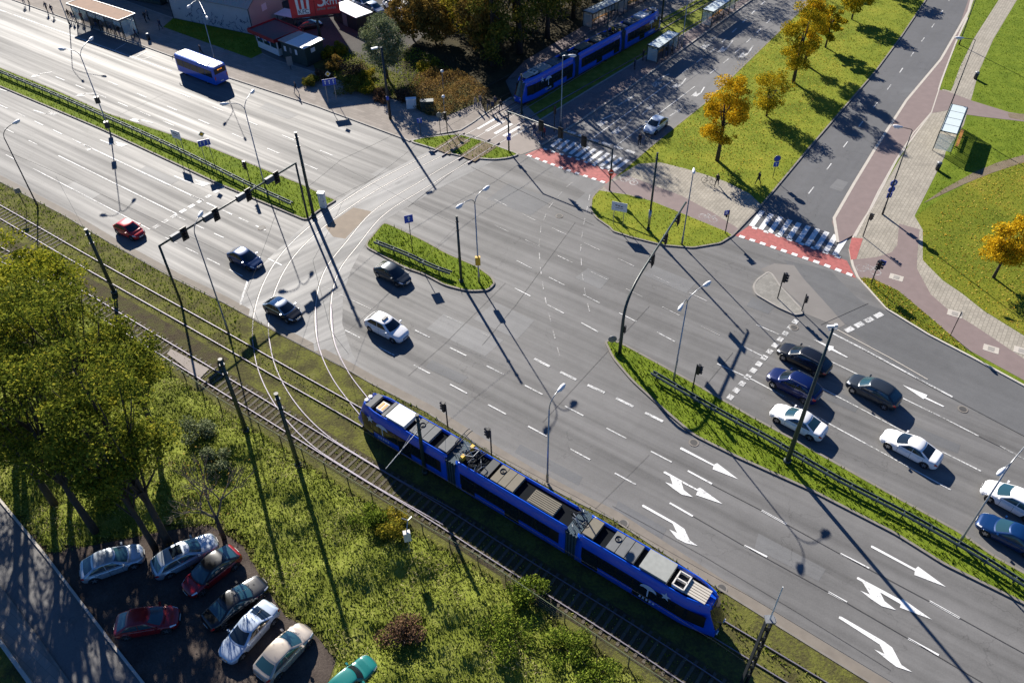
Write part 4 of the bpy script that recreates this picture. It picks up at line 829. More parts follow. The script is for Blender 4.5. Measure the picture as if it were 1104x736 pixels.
# ------------------------------------------------------------------ trams
M['roofblack'] = simple('tram_roof_floor', (.007,.009,.012), .9, spec=.1); M['hatchgrey'] = simple('roof_hatch_grey', (.16,.165,.165), .7, var=.2, spec=.2)
def ring_section(w, zt, coam=.26):
    return [(w*.90,.30),(w*.985,.45),(w,.9),(w,1.3),(w*.995,2.0),(w*.97,2.55),(w*.90,2.95),(w*.80,zt),(w*.80-.05,zt+.02),(w*.80-.09,zt),(w*.80-.11,zt-coam)]
def tram(base, rz, label, front_stuff=True):
    root = empty('tram', base, rz, label, 'tram', 'blue trams'); Lt = 32.6; secs = [(0,10.0),(10.9,20.9),(21.8,Lt)]
    w = 1.2; zt = 3.38; blue = P_['tramblue']
    for si, (a, b_) in enumerate(secs):
        V = []; F = []; st = []
        def endprof(x):
            # taper and slant near the two noses
            d0 = x if si == 0 else 99; d1 = Lt-x if si == 2 else 99; d_ = min(d0, d1)
            if d_ > 3.0: return 1.0
            return .60+.40*math.sin(min(1, d_/3.0)*math.pi/2)**.85
        N = 24; xs = [a+(b_-a)*k/N for k in range(N+1)]
        if si == 0: xs = [0,.05,.15,.3,.5,.8,1.2,1.7,2.2,2.6]+[2.6+(b_-2.6)*k/14 for k in range(1,15)]
        if si == 2: xs = [a+(Lt-2.6-a)*k/14 for k in range(14)]+[Lt-q_ for q_ in (2.6,2.2,1.7,1.2,.8,.5,.3,.15,.05,0)]
        for x in xs:
            ww = w*endprof(x); sec = ring_section(ww, zt, .26)
            full = [(y, z) for y, z in sec]+[(-y, z) for y, z in sec[::-1]]
            for y, z in full:
                xx = x; sl = .95*max(0, (z-1.1)/2.3)
                if si == 0 and x < 2.6: xx = x+sl*(1-x/2.6)-.12*math.sin(max(0,min(1,(1.3-z)/1.))*math.pi)*(1-x/2.6)
                if si == 2 and x > Lt-2.6: xx = x-sl*(1-(Lt-x)/2.6)
                if si == 0 and x < 2.6: xx += .5*(y/w)**2*(1-x/2.6)
                if si == 2 and x > Lt-2.6: xx -= .5*(y/w)**2*(1-(Lt-x)/2.6)
                V.append((xx, y, z))
        m = len(full)
        for i in range(len(xs)-1):
            for k in range(m-1): F.append((i*m+k+1, i*m+k, (i+1)*m+k, (i+1)*m+k+1))
            F.append((i*m, i*m+m-1, (i+1)*m+m-1, (i+1)*m))
        F.append(tuple(range(m))); F.append(tuple((len(xs)-1)*m+k for k in range(m))[::-1])
        sec_o = mk('car_body', V, F, blue, root, True)
        # dark roof well floor
        x0 = a+(1.5 if si == 0 else .05); x1 = b_-(1.5 if si == 2 else .05)
        mb = MB(); mb.box(((x0+x1)/2, 0, zt-.235), (x1-x0, w*1.36, .03)); mb.build('roof_floor', 'roofblack', sec_o)
        mb = MB(); mb.box(((a+b_)/2, 0, .24), (b_-a-1.2, w*1.5, .2)); mb.build('underframe', 'black', sec_o)
        # window band: dark strip then single panes proud of it
        for s in (1, -1):
            g0, g1 = (a+.9 if si == 0 else a+.5), (b_-.9 if si == 2 else b_-.5)
            mb = MB(); X_ = [g0+(g1-g0)*k/12 for k in range(13)]
            def sd(x, z, off): 
                ww = w*endprof(x); y = ww*float(np.interp(z,[.9,1.3,2.0,2.55],[1,1,.995,.97])); return (x, s*(y+off), z)
            for k in range(12):
                for z0_, z1_ in ((1.22,2.0),(2.0,2.5)): mb.add([sd(X_[k],z0_,.01), sd(X_[k+1],z0_,.01), sd(X_[k+1],z1_,.01), sd(X_[k],z1_,.01)], [(0,1,2,3) if s < 0 else (3,2,1,0)])
            mb.build('window_band', 'black', sec_o)
            k = 0; x = g0+.08
            while x+1.15 < g1:
                wdt = 1.25 if k % 3 else 1.30; dz0 = .62 if (k % 3 == 0) else 1.40
                mb = MB()
                for z0_, z1_ in ((dz0,2.0),(2.0,2.42)): mb.add([sd(x,z0_,.018), sd(x+wdt,z0_,.018), sd(x+wdt,z1_,.018), sd(x,z1_,.018)], [(0,1,2,3) if s < 0 else (3,2,1,0)])
                mb.build('door_glass' if k % 3 == 0 else 'side_window', 'glass', sec_o); x += wdt+.1; k += 1
            mb = MB(); mb.box(((a+b_)/2, s*(w+.012), 1.24), (b_-a-3.0, .02, .05)); mb.build('trim_strip', 'black', sec_o)
    # bellows
    for xg in (10.45, 21.35):
        mb = MB()
        for k in range(8):
            x = xg-.44+k*.125; ex = .02 if k % 2 else -.05; mb.box((x, 0, 1.8), (.11, 2*(w+ex-.04), 2.75))
        bel = mk('bellows', mb.v, mb.f, simple('bellows_rubber', (.02,.05,.075), .7), root)
    # nose glass
    for end in (0, 1):
        sgn = -1 if end == 0 else 1
        def nose(u, z, off=.02):
            ww = w*.60; xb = 0 if end == 0 else Lt; sl = .95*max(0,(z-1.1)/2.3); y = ww*u*float(np.interp(z,[.9,1.3,2.0,2.55,2.95,3.38],[1,1,.995,.97,.90,.80]))
            x = xb+sgn*(off-.5*(y/w)**2)-sgn*sl
            return (x, y, z)
        mb = MB(); us = [-.95,-.5,0,.5,.95]
        for z0, z1 in ((1.2,1.9),(1.9,2.4),(2.4,2.95)):
            for i in range(4): mb.add([nose(us[i],z0),nose(us[i+1],z0),nose(us[i+1],z1),nose(us[i],z1)], [(0,1,2,3) if end else (3,2,1,0)])
        mb.build('windshield', 'glass', root)
        mb = MB(); mb.add([nose(-.6,2.97,.03),nose(.6,2.97,.03),nose(.6,3.15,.03),nose(-.6,3.15,.03)], [(0,1,2,3) if end else (3,2,1,0)]); mb.build('destination_display', 'black', root)
        for u in (-.72, .72): 
            p = nose(u, .85, .05); mb = MB(); mb.box((p[0], p[1], p[2]), (.08,.26,.16)); mb.build('headlight', 'headl' if end else 'taill', root)
    # roof equipment, positions read along the roof of the near tram
    def rbox(name, s0, s1, wy, z1, mat, n=1, t0=0):
        for k in range(n):
            L_ = (s1-s0)/n; mb = MB(); mb.box((s0+L_*(k+.5), t0, zt-.22+(z1)/2), (L_-.05, wy, z1)); mb.build(name, mat, root)
    rbox('vent_box', 1.35, 1.95, 1.5, .26, 'hatchgrey'); rbox('vent_grating', 2.35, 3.1, .9, .30, 'cream', 1, -.1); rbox('equipment_patch', 2.42, 2.68, .7, .32, 'orange', 1, -.1); rbox('equipment_patch', 2.78, 3.03, .7, .32, 'orange', 1, -.1)
    for yy in (-.35, .1): 
        mb = MB(); mb.cyl((1.15,yy,zt-.2),(1.15,yy,zt+.12),.16,12); mb.build('insulator', 'white', root)
    rbox('roof_beam', 3.2, 3.5, 1.7, .3, 'hatchgrey'); rbox('air_conditioner', 3.65, 5.6, 1.62, .42, 'white')
    rbox('roof_hatch', 6.1, 8.1, 1.6, .30, 'hatchgrey', 3); rbox('roof_box', 9.0, 9.9, 1.55, .34, 'hatchgrey')
    tan = simple('tan_cover', (.20,.18,.14), .8, spec=.2)
    rbox('resistor_box', 13.1, 13.8, 1.6, .3, 'dark'); rbox('roof_hatch', 14.0, 16.1, 1.6, .30, tan, 3); rbox('ribbed_cover', 17.3, 19.6, 1.2, .28, tan, 1, -.2)
    mb = MB()
    for k in range(7): mb.box((18.45, -.72+k*.17, zt+.08), (2.2,.05,.03))
    mb.build('cover_ribs', tan, root)
    rbox('roof_box', 22.0, 22.9, 1.55, .34, tan); rbox('roof_hatch', 23.9, 26.1, 1.6, .30, 'hatchgrey', 3); rbox('air_conditioner', 26.5, 28.6, 1.62, .42, simple('roof_ac_cover',(.30,.31,.29),.7,spec=.2,var=.2))
    mb = MB()
    for yy in (-.02,):
        for a_ in ((28.95,.0),(29.75,.0)): mb.box((a_[0],-.1,zt+.08),(.09,1.2,.3))
        for yv in (-.68,-.1,.48): mb.box((29.35,yv,zt+.08),(.8,.08,.3))
    mb.build('fan_frame', 'cream', root); rbox('fan_pit', 29.0, 29.7, 1.1, .2, 'black', 1, -.1)
    for k in range(6):
        mb = MB(); mb.box((30.55, -.62+k*.2, zt+.02), (1.5,.15,.1)); mb.build('ribbed_panel', 'kerb_light', root)
    for x, y in ((6.6,.25),(14.4,.3),(24.3,.25),(21.9,-.1)):
        mb = MB(); 
        pts = [(x+.22*math.cos(a_), y+.22*math.sin(a_), zt+.11) for a_ in np.linspace(0, 2*math.pi, 15)]; mb.tube(pts, .04, 6, cap=False); mb.cyl((x,y,zt+.05),(x,y,zt+.11),.08,8); mb.build('roof_fan', 'black', root)
    # clutter of pipes and the raised pantograph over the first gangway
    rr = random.Random(3)
    for nm, x0, x1, cnt, hz in (('roof_pipe', 10.2, 12.9, 26, .5), ('roof_pipe', 20.3, 21.9, 12, .4)):
        for k in range(cnt):
            x, y = rr.uniform(x0, x1), rr.uniform(-.75, .75); a_ = rr.uniform(0, 3.1); l = rr.uniform(.2, .5); z = zt+rr.uniform(-.1, .25)
            mb = MB(); mb.tube([(x-l*math.cos(a_), y-l*math.sin(a_), z-.1), (x, y, z+.06), (x+l*math.cos(a_), y+l*math.sin(a_), z)], .035, 5); mb.build(nm, rr.choice(['grey','black','galv','dark']), root)
    rbox('terminal_box', 11.0, 11.3, .35, .45, 'yellow', 1, -.4); rbox('terminal_box', 11.0, 11.3, .35, .45, 'yellow', 1, .75)
    mb = MB()
    for yy in (-.4, .4): mb.tube([(10.4, yy*1.3, zt+.1), (12.2, yy, zt+.9), (10.9, yy*.5, 5.42)], .03, 6)
    mb.tube([(12.2,-.4,zt+.9),(12.2,.4,zt+.9)], .03, 6); mb.build('pantograph', 'galv', root)
    mb = MB(); mb.tube([(10.9,-.85,5.36),(10.9,-.5,5.46),(10.9,.5,5.46),(10.9,.85,5.36)], .035, 6); mb.tube([(11.2,-.85,5.36),(11.2,-.5,5.46),(11.2,.5,5.46),(11.2,.85,5.36)], .035, 6); mb.build('pantograph_head', 'dark', root)
    # pale city decals: umbrella and star shapes, short line of print
    dec = simple('decal_print', (.45,.55,.75), .5)
    for s in (1, -1):
        for x0 in (3.4, 29.2-1.6):
            y = s*(w*.992+.03); mb = MB(); P2 = lambda u, v: (x0+u, s*(w*float(np.interp(v,[.9,1.3,2.0,2.55,2.95,3.3],[1,1,.995,.97,.90,.80]))+.035), v)
            um = [P2(-.62,2.15)]+[P2(.62*math.cos(a_), 2.2+.42*math.sin(a_)) for a_ in np.linspace(math.pi, 0, 9)]+[P2(.62,2.15),P2(.3,2.24),P2(0,2.15),P2(-.3,2.24)]
            mb.add(um, [tuple(range(len(um)))]); mb.add([P2(-.05,1.35),P2(.05,1.35),P2(.05,2.2),P2(-.05,2.2)], [(0,1,2,3)])
            star = []; cx, cz = (-1.25 if x0 < 10 else 1.25), 2.55
            for k in range(10): r_ = .40 if k % 2 == 0 else .17; star.append(P2(cx+r_*math.sin(k*math.pi/5), cz+r_*math.cos(k*math.pi/5)))
            mb.add(star+[P2(cx, cz)], [(k, (k+1) % 10, 10) for k in range(10)])
            for k in range(5): mb.add([P2(-.6+k*.26, .80), P2(-.6+k*.26+.15, .80), P2(-.6+k*.26+.18, 1.05), P2(-.6+k*.26+.05, 1.08)], [(0,1,2,3)])
            mb.build('side_decal', dec, root)
    for x in (2.6, 8.2, 13, 18.6, 24, 30):
        for s in (1,-1):
            mb = MB(); mb.cyl((x, s*.62, .33), (x, s*.78, .33), .33, 16); mb.build('wheel', 'rail_web', root)
    return root
ux, uy = .79856, -.60191
a0 = (G(384,432,3.4)+G(400,422,3.4))/2; a0 = W(a0.x, a0.y)
nperp = Vector((-uy, ux, 0))
_tc = a0+Vector((ux, uy, 0))*(-.55)+nperp*.1
tram((_tc.x, _tc.y, .12), math.atan2(uy, ux), 'long blue three section tram in the sun beside the near carriageway')
ff = Vector((1.2, 100.9, 0)); tram((ff.x+far_dir.x*32.8, ff.y+far_dir.y*32.8, .10), math.atan2(-far_dir.y, -far_dir.x), 'blue tram standing in the shade of the wood at the far stop')
# ------------------------------------------------------------------ bus
def bus():
    a, b_ = G(193.5,77,.3), G(233,92.4,.3); d_ = (b_-a).normalized(); L, Wd, H = 8.4, 2.4, 2.85
    nn = Vector((-d_.y, d_.x, 0)); c = b_-d_*(L/2)+nn*(Wd/2); rz = math.atan2(-d_.y, -d_.x)   # front points to the upper left
    root = empty('bus', (c.x, c.y, 0), rz, 'short blue city bus with a white roof pulling along the stop', 'bus'); bl = P_['busblue']
    prof = [(1.0,.32),(1.0,.5),(1.0,1.2),(.99,2.2),(.965,2.6),(.90,2.78),(.7,2.84),(0,2.86)]; xs = [-L/2,-L/2+.06,-L/2+.2,-L/2+.5,-2,0,2,L/2-.5,L/2-.2,L/2-.06,L/2]; V = []; F = []; mi = []
    for x in xs:
        e = L/2-abs(x); k = 1 if e > .5 else .93+.07*math.sqrt(max(0, e/.5)); ring = [(x, y*Wd/2*k, z-(0 if z < 1 else .08*(1-k)/.07)) for y, z in prof]; V += ring+[(x, -p[1], p[2]) for p in ring[:-1][::-1]]
    m = 2*len(prof)-1
    for i in range(len(xs)-1):
        for k in range(m-1): F.append((i*m+k+1, i*m+k, (i+1)*m+k, (i+1)*m+k+1)); mi.append(1 if 5 < k < m-7 else 0)
        F.append((i*m, i*m+m-1, (i+1)*m+m-1, (i+1)*m)); mi.append(0)
    F.append(tuple(range(m))); F.append(tuple((len(xs)-1)*m+k for k in range(m))[::-1]); mi += [0, 0]
    mk('body', V, F, [bl, M['white']], root, False, mi)
    for s in (1, -1):
        for k in range(5):
            x0 = -L/2+.35+k*1.54; mb = MB(); mb.box((x0+.74, s*(Wd/2+.002), 1.78), (1.46,.03,.98)); mb.build('side_window', 'glass', root)
    for x0 in (2.9, -.6):
        mb = MB(); mb.box((x0, -Wd/2-.012, 1.35), (1.2,.03,1.9)); mb.build('door', 'glass', root)
    mb = MB(); mb.box((L/2+.006,0,1.75),(.03,2.1,1.25)); mb.build('windshield', 'glass', root)
    mb = MB(); mb.box((-L/2-.006,0,2.1),(.03,1.9,.75)); mb.build('rear_window', 'black', root)
    mb = MB(); mb.box((-L/2-.02,0,2.28),(.03,.95,.26)); mb.build('destination_display', 'black', root)
    mb = MB()
    for k, pat in enumerate(('11110','10101','11111')):
        for j, ch in enumerate(pat):
            if ch == '1': mb.box((-L/2-.04, -.36+k*.27+j*.045, 2.28+(j % 3-1)*.045), (.01,.05,.09))
    mb.build('display_dots', 'led', root)
    mb = MB(); mb.box((-L/2+2.1,.25,H+.02),(1.7,1.45,.16)); mb.build('roof_unit', 'white', root); mb = MB(); mb.box((-L/2+2.1,.25,H-.01),(1.95,1.7,.08)); mb.build('roof_unit_base', bl, root)
    mb = MB(); mb.box((2.2,0,H+.02),(.8,.8,.07)); mb.build('roof_hatch', 'white', root)
    for sx in (2.5, -2.3):
        for sy in (1, -1): wl = part('wheel', WHEEL_ME, root, (sx, sy*(Wd/2-.14), .46), 0, (1.4,1.2,1.4)); part('rim', RIM_ME, wl)
    for s in (1, -1):
        mb = MB(); mb.box((-L/2-.012, s*1.02, 1.2), (.03,.16,.5)); mb.build('taillight', 'taill', root); mb = MB(); mb.box((L/2+.01, s*.95, .75), (.03,.3,.2)); mb.build('headlight', 'headl', root)
        mb = MB(); mb.tube([(L/2-.1, s*1.15, 2.5),(L/2+.25, s*1.3, 2.35),(L/2+.25, s*1.3, 1.95)], .05, 6); mb.build('mirror', 'black', root)
    mb = MB(); mb.box((-L/2-.02,0,.62),(.02,.5,.12)); mb.build('number_plate', 'white', root)
bus()
# ================================================================== STREET FURNITURE
def bez(p0, p1, p2, p3, n=10): return [p0*(1-t)**3+p1*3*t*(1-t)**2+p2*3*t*t*(1-t)+p3*t**3 for t in (k/n for k in range(n+1))]
def lamp(b, h, heads, label, mat='galv', hz=1.1, curved=True, group='street lamps', z0=.1, r=.09, sign=None):
    g = G(*b); root = empty('street_lamp', (g.x, g.y, z0), 0, label, 'street lamp', group)
    mb = MB(); mb.tube([(0,0,0),(0,0,.9),(0,0,1.0),(0,0,h)], [r*1.25, r*1.2, r*.85, r*.55], 10); mb.build('pole', mat, root, True)
    for hd in heads:
        zz = h+hz; p = G(hd[0], hd[1], zz+z0)-Vector((g.x, g.y, 0)); p.z = zz; dirv = Vector((p.x, p.y, 0)); l = dirv.length; dirv.normalize()
        o = Vector((0,0,h-.1))
        pts = bez(o, o+Vector((0,0,hz*.9)), p-dirv*l*.6+Vector((0,0,.02)), p-dirv*.45) if curved else [Vector((0,0,h-.05)), Vector((0,0,h+.02)), p-dirv*.3]
        if not curved: pts[1] = Vector((dirv.x*.1, dirv.y*.1, h+hz*.5))
        mb = MB(); mb.tube(pts, r*.45, 6); mb.build('arm', mat, root, True)
        e = p-dirv*.45; mb = MB(); mb.tube([e-dirv*.05, e+dirv*.12, e+dirv*.5, e+dirv*.85, e+dirv*.95], [.05,.11,.17,.13,.05], 8); hv = mb.build('lamp_head', 'lampw', root, True)
        mb = MB(); c = e+dirv*.5+Vector((0,0,-.12)); mb.box(tuple(c), (.5,.26,.10), math.atan2(dirv.y, dirv.x)); mb.build('lamp_glass', 'headl', hv)
    return root, g
lamp((119,143), 10.0, [(67,53),(98,42)], 'leftmost double armed street lamp on the long median, a box on its pole', hz=.9)
lamp((286,203), 9.8, [(242,112),(272,99)], 'double armed street lamp on the median beside the gantry post', hz=.9)
lamp((516.5,305), 9.3, [(495.5,222),(524,203)], 'double armed street lamp at the tip of the small median island', hz=.9)
lamp((726,411), 8.9, [(762,306),(734,331)], 'double armed street lamp on the right median behind the guardrail end', hz=.9)
lamp((1033.6,585.6), 9.2, [(1079.6,507.8),(1118,466)], 'tall grey street lamp leaning out of the guardrail at the right edge', hz=.3)
lamp((590,520), 8.4, [(605,418)], 'single curved street lamp rising behind the blue tram', hz=1.0)
lamp((41,223), 8.7, [(17.4,131.5)], 'single curved street lamp on the verge at the left edge', mat='dark', hz=.8)
lamp((246,357), 11.2, [(216,231)], 'single curved street lamp on the verge beside the black hatchback', mat='grey', hz=.7)
lamp((232,66), 8.6, [(203.5,7),(223,19)], 'white headed double street lamp behind the bus in front of the graffiti wall', hz=.5)
lamp((75,27), 9.0, [(58,-34),(80,-38)], 'street lamp at the top left bus stop, mostly out of frame', hz=.7)
lamp((604.6,137), 9.3, [(617,60)], 'pale straight street lamp beside the far tram', hz=.15, curved=False, mat='galv')
lamp((734.8,51), 9.5, [(752,-26)], 'pale street lamp on the platform between the two glass shelters', hz=.15, curved=False)
lamp((735,264), 9.0, [(748,184)], 'grey street lamp on the grassy island beside the end of the curved mast', hz=.1, curved=False, mat='grey')
lamp((951,232), 10.2, [(968,136.5)], 'street lamp on the right pavement carrying three stacked blue signs', hz=.15, curved=False, mat='dark')
lamp((1018.5,130), 10.4, [(1034.6,41)], 'street lamp standing beside the glass bus shelter on the right', hz=.15, curved=False, mat='dark')
lamp((1033.6,49), 10.4, [(1052,-34)], 'street lamp on the narrow grass strip at the top right', hz=.15, curved=False, mat='dark')
def globe(b, top, label):
    g = G(*b); root = empty('park_lamp', (g.x,g.y,.05), 0, label, 'park lamp', 'white globe lamps in the brown hedge'); h = 3.2
    mb = MB(); mb.cyl((0,0,0),(0,0,h), .05, 8); mb.build('pole', 'grey', root)
    mb = MB(); mb.tube([(0,0,h),(0,0,h+.08),(0,0,h+.22),(0,0,h+.36),(0,0,h+.42)], [.06,.18,.24,.17,.03], 10); mb.build('globe', 'lampw', root, True)
globe((478.5,103), None, 'upper white globe lamp standing in the brown hedge'); globe((480,131), None, 'lower white globe lamp at the edge of the brown hedge')
# utility pole by the willow
g = G(421,129); root = empty('utility_pole', (g.x,g.y,.1), 0, 'thick dark utility pole with one lamp in front of the willow', 'utility pole')
mb = MB(); mb.tube([(0,0,0),(0,0,9.6)], [.2,.13], 10); mb.build('pole', 'dark', root, True)
p = G(403.7,53, 9.7)-Vector((g.x,g.y,0)); mb = MB(); mb.tube([(0,0,9.0),(0,0,9.5),(p.x*.5,p.y*.5,9.75),(p.x,p.y,9.7)], .05, 6); mb.build('arm', 'grey', root)
mb = MB(); mb.box((p.x,p.y,9.7), (.8,.3,.16), math.atan2(p.y,p.x)); mb.build('lamp_head', 'lampw', root); mb = MB(); mb.box((0,-.2,3.0),(.35,.1,.5)); mb.build('notice', 'signblue', root)
# tram masts
def mast(b, h, label, mat='dgreen', r=.17, arms=True, z0=.04):
    g = G(*b); root = empty('tram_mast', (g.x,g.y,z0), 0, label, 'tram mast', 'overhead line masts')
    mb = MB(); mb.tube([(0,0,0),(0,0,h)], [r, r*.72], 12); mb.cyl((0,0,0),(0,0,.35), r*1.5, 12); mb.build('pole', mat, root, True)
    mb = MB(); mb.cyl((0,0,h-.01),(0,0,h+.06), r*.9, 12); mb.build('cap', 'dark', root)
    mb = MB(); mb.cyl((0,0,h-1.6),(0,0,h-1.5), r*1.12, 12); mb.cyl((0,0,h-.6),(0,0,h-.5), r*1.12, 12); mb.build('clamp', 'dark', root)
    return root, Vector((g.x, g.y, h+z0))
MT = {}
for k, b, h, lb, r in (('a',(124,317),7.8,'dark green tram mast left of the gantry post beside the yellow green treetops',.2),('b',(338.5,234.5),10.4,'thick dark green mast at the end of the long median',.19),('c',(497.6,305),8.0,'dark green tram mast on the small median island',.15),
                       ('d',(266,466),8.5,'dark green tram mast below the rails, left of its twin',.19),('e',(322,503),8.5,'dark green tram mast below the rails, right of its twin',.19),('f',(458.5,510),6.9,'dark green tram mast standing against the side of the near tram',.17),
                       ('h',(698.7,248.7),9.4,'mast on the grassy island with a pale lower section',.13),('i',(652.7,66),7.1,'tram mast in front of the far blue tram',.15),('j',(562.4,123),5.4,'tram mast at the nose of the far blue tram',.13),('k',(713,24),8.5,'tram mast at the far end of the shaded tram',.15),
                       ('l',(545,530),7.6,'tram mast hidden low behind the near tram',.15)):
    if k == 'l': continue
    MT[k] = mast(b, h, lb, r=r)[1]
g = G(698.7,248.7); sl_ = [o for o in COL.objects if o.get('label','').startswith('mast on the grassy')][0]
mb = MB(); mb.cyl((0,0,.9),(0,0,2.6), .165, 12); mb.build('pale_band', 'galv', sl_, True)
# big lighting mast beside the queue
g = G(848,499); root = empty('lighting_mast', (g.x,g.y,.1), 0, 'very tall steel mast on the right median with cameras on top', 'mast')
mb = MB(); mb.tube([(0,0,0),(0,0,14.4)], [.20,.085], 12); mb.cyl((0,0,0),(0,0,.3), .3, 12); mb.build('pole', 'dgreen', root, True)
mb = MB(); mb.box((-.15,.12,14.5),(.5,.16,.16)); mb.box((.2,.15,14.55),(.2,.2,.22)); mb.tube([(-.3,0,14.3),(.35,.1,14.3)], .04, 6); mb.build('camera_head', 'lampw', root)
# tension mast at the bottom edge
g = G(801,738); root = empty('tension_mast', (g.x,g.y,.04), 0, 'thick dark mast with a pale spar at the bottom edge beside the tram front', 'tram mast', 'overhead line masts')
mb = MB(); 
for sx in (-.16,.16): mb.box((sx,0,4.2),(.07,.30,8.4))
for k in range(14): mb.box((0,.13 if k % 2 else -.13,.4+k*.6),(.3,.04,.30))
mb.build('lattice_pole', 'dark', root); mb = MB(); mb.tube([(0,.2,.2),(0,.22,7.6)], .035, 6); mb.build('tension_rod', 'galv', root)
mb = MB(); mb.tube([(0,0,8.4),(.02,.05,11.9)], [.05,.035], 6); mb.build('spar', 'white', root); mb = MB(); mb.box((0,0,8.45),(.55,.5,.12)); mb.box((.3,0,8.3),(.1,.3,.3)); mb.build('head_plate', 'grey', root)
M['boxblue'] = simple('sign_box_blue_grey', (.05,.07,.10), .6)
# signal gantries
def sighead(parent, pos, ang, plate=True, big=True):
    "three lens signal with backing board, facing -x in its own frame"
    hd = empty('signal_head', pos, ang); hd.parent = parent
    s = 1.0 if big else .75; mb = MB(); mb.box((0,0,0), (.22*s,.32*s,1.0*s)); 
    if plate: mb.box((.0,0,0), (.04,.72*s,1.4*s))
    mb.build('signal_housing', 'black', hd)
    for k, cl in enumerate(('signred','yellow','dgreen')):
        zc = (.31-.31*k)*s; mb = MB(); mb.cyl((-.115*s,0,zc),(-.13*s,0,zc), .10*s, 12); mb.build('signal_lens', 'black' if k else 'signred', hd)
        mb = MB(); P0 = [(-.12*s, .12*s*math.cos(a), zc+.12*s*math.sin(a)) for a in np.linspace(-.3, math.pi+.3, 9)]; P1 = [(-.34*s, p[1], p[2]) for p in P0]
        mb.add(P0+P1, [(i, i+1, i+10, i+9) for i in range(8)]); mb.build('signal_visor', 'black', hd)
    return hd
def gantry(b0, b1, h, sigs, label, boxes=True, mat='dgreen', face=0, r=.11):
    a, b_ = G(*b0), G(*b1); root = empty('signal_gantry', (a.x,a.y,.05), 0, label, 'signal gantry'); e = b_-a
    mb = MB(); mb.tube([(0,0,0),(0,0,h)], [r*1.1, r], 10); mb.build('post', mat, root, True); mb = MB(); mb.tube([(e.x,e.y,0),(e.x,e.y,h)], [r*1.1, r], 10); mb.build('post', mat, root, True)
    mb = MB(); mb.tube([(0,0,h-.05),(e.x,e.y,h-.05)], r*.85, 8); mb.build('beam', mat, root, True)
    rz = math.atan2(e.y, e.x)
    for f in sigs:
        p = e*f+Vector((0,0,h-.1)); sighead(root, p+Vector((0,0,-.25)), rz+face)
        if boxes:
            mb = MB(); c = p-e.normalized()*.95; mb.box((c.x,c.y,c.z), (1.0,.34,.62), rz); mb.build('lane_sign_box', 'boxblue', root)
            mb = MB(); cc = c+Vector((-math.sin(rz),math.cos(rz),0))*(.18 if face > 0 else -.18); mb.box((cc.x,cc.y,cc.z), (.9,.03,.5), rz); mb.build('lane_sign_face', 'grey', root)
    return root
gantry((195.5,327),(332,235.6), 7.0, (.16,.38,.62,.84), 'signal gantry spanning the near carriageway with four signal heads', face=R(90))
gantry((548.7,164),(657,206), 5.4, (.33,.52,.74), 'green signal gantry over the zebra crossing of the shaded side road', False, face=R(-90), r=.09)
rt_ = [o for o in COL.objects if o.get('label','').startswith('green signal gantry')][0]
e = G(657,206)-G(548.7,164); mb = MB(); P0 = [(e.x+.42*math.cos(a)*.72, e.y-.14-.42*math.cos(a)*.0-.05, 2.5+.42*math.sin(a)) for a in np.linspace(0,2*math.pi,17)[:-1]]; mb.add(P0, [tuple(range(16))]); no_ = mb.build('no_entry_sign', 'signred', rt_)
mb = MB(); mb.box((e.x, e.y-.215, 2.5),(.44,.02,.12)); mb.build('white_bar', 'white', no_)
mb = MB(); mb.box((.0,-.15,1.9),(.5,.03,.5)); mb.box((0.1,-.15,2.4),(.35,.03,.35)); mb.build('crossing_sign', 'signblue', rt_)
# curved cantilever mast
g = G(668,381); root = empty('cantilever_mast', (g.x,g.y,.1), 0, 'long curved mast reaching from the right median over the westbound lanes with three signals', 'signal mast')
tip = G(740,218, 6.6)-Vector((g.x,g.y,0)); tip.z = 6.6; h_ = 6.4; dv = Vector((tip.x,tip.y,0)); ln = dv.length; dv.normalize()
pts = [Vector((0,0,0)), Vector((0,0,2)), Vector((0,0,3.6))]+bez(Vector((0,0,3.8)), Vector((0,0,6.0)), dv*1.6+Vector((0,0,6.5)), dv*4+Vector((0,0,6.6)), 8)+[dv*(ln-.2)+Vector((0,0,6.6)), dv*ln+Vector((0,0,6.45))]
mb = MB(); mb.tube(pts, [.17,.16,.15]+[.14-.004*k for k in range(9)]+[.09,.07], 10); mb.build('curved_pole', 'dgreen', root, True)
rz = math.atan2(dv.y, dv.x)
for f in (.40,.62,.84): 
    p = dv*ln*f+Vector((0,0,6.15)); sighead(root, p+Vector((math.sin(rz),-math.cos(rz),0))*.15, rz-R(90))
sighead(root, Vector((.25,0,2.9)), rz-R(90), False, False)
def post_signal(b, h, label, ang, n=1, cat='traffic light', sgn=False, small=False, group='signals on posts'):
    g = G(*b); root = empty('traffic_light', (g.x,g.y,.1), 0, label, cat, group); mb = MB(); mb.cyl((0,0,0),(0,0,h), .06, 8); mb.build('post', 'dark', root)
    for k in range(n): a = ang+k*R(90); sighead(root, Vector((math.cos(a)*-.2, math.sin(a)*-.2, h-.5)), a, False, not small)
    if sgn: mb = MB(); mb.box((.35*math.cos(sgn),.35*math.sin(sgn),h-.2), (.55,.03,.5), sgn); s_ = mb.build('blue_sign', 'signblue', root); mb = MB(); mb.box((.35*math.cos(sgn),.35*math.sin(sgn),h-.2), (.22,.04,.3), sgn); mb.build('pictogram', 'white', s_)
post_signal((271,201), 3.2, 'signal on a thin post at the guardrail of the long median', R(-35)); post_signal((746,422.6), 3.3, 'signal on a short post at the guardrail of the right median', R(150))
post_signal((838,322.6), 3.2, 'signal on the paved triangular traffic island', R(140)); post_signal((938.7,307), 3.0, 'signal with a blue sign on the grass wedge beside the bicycle symbol', R(60), 2, sgn=R(-30))
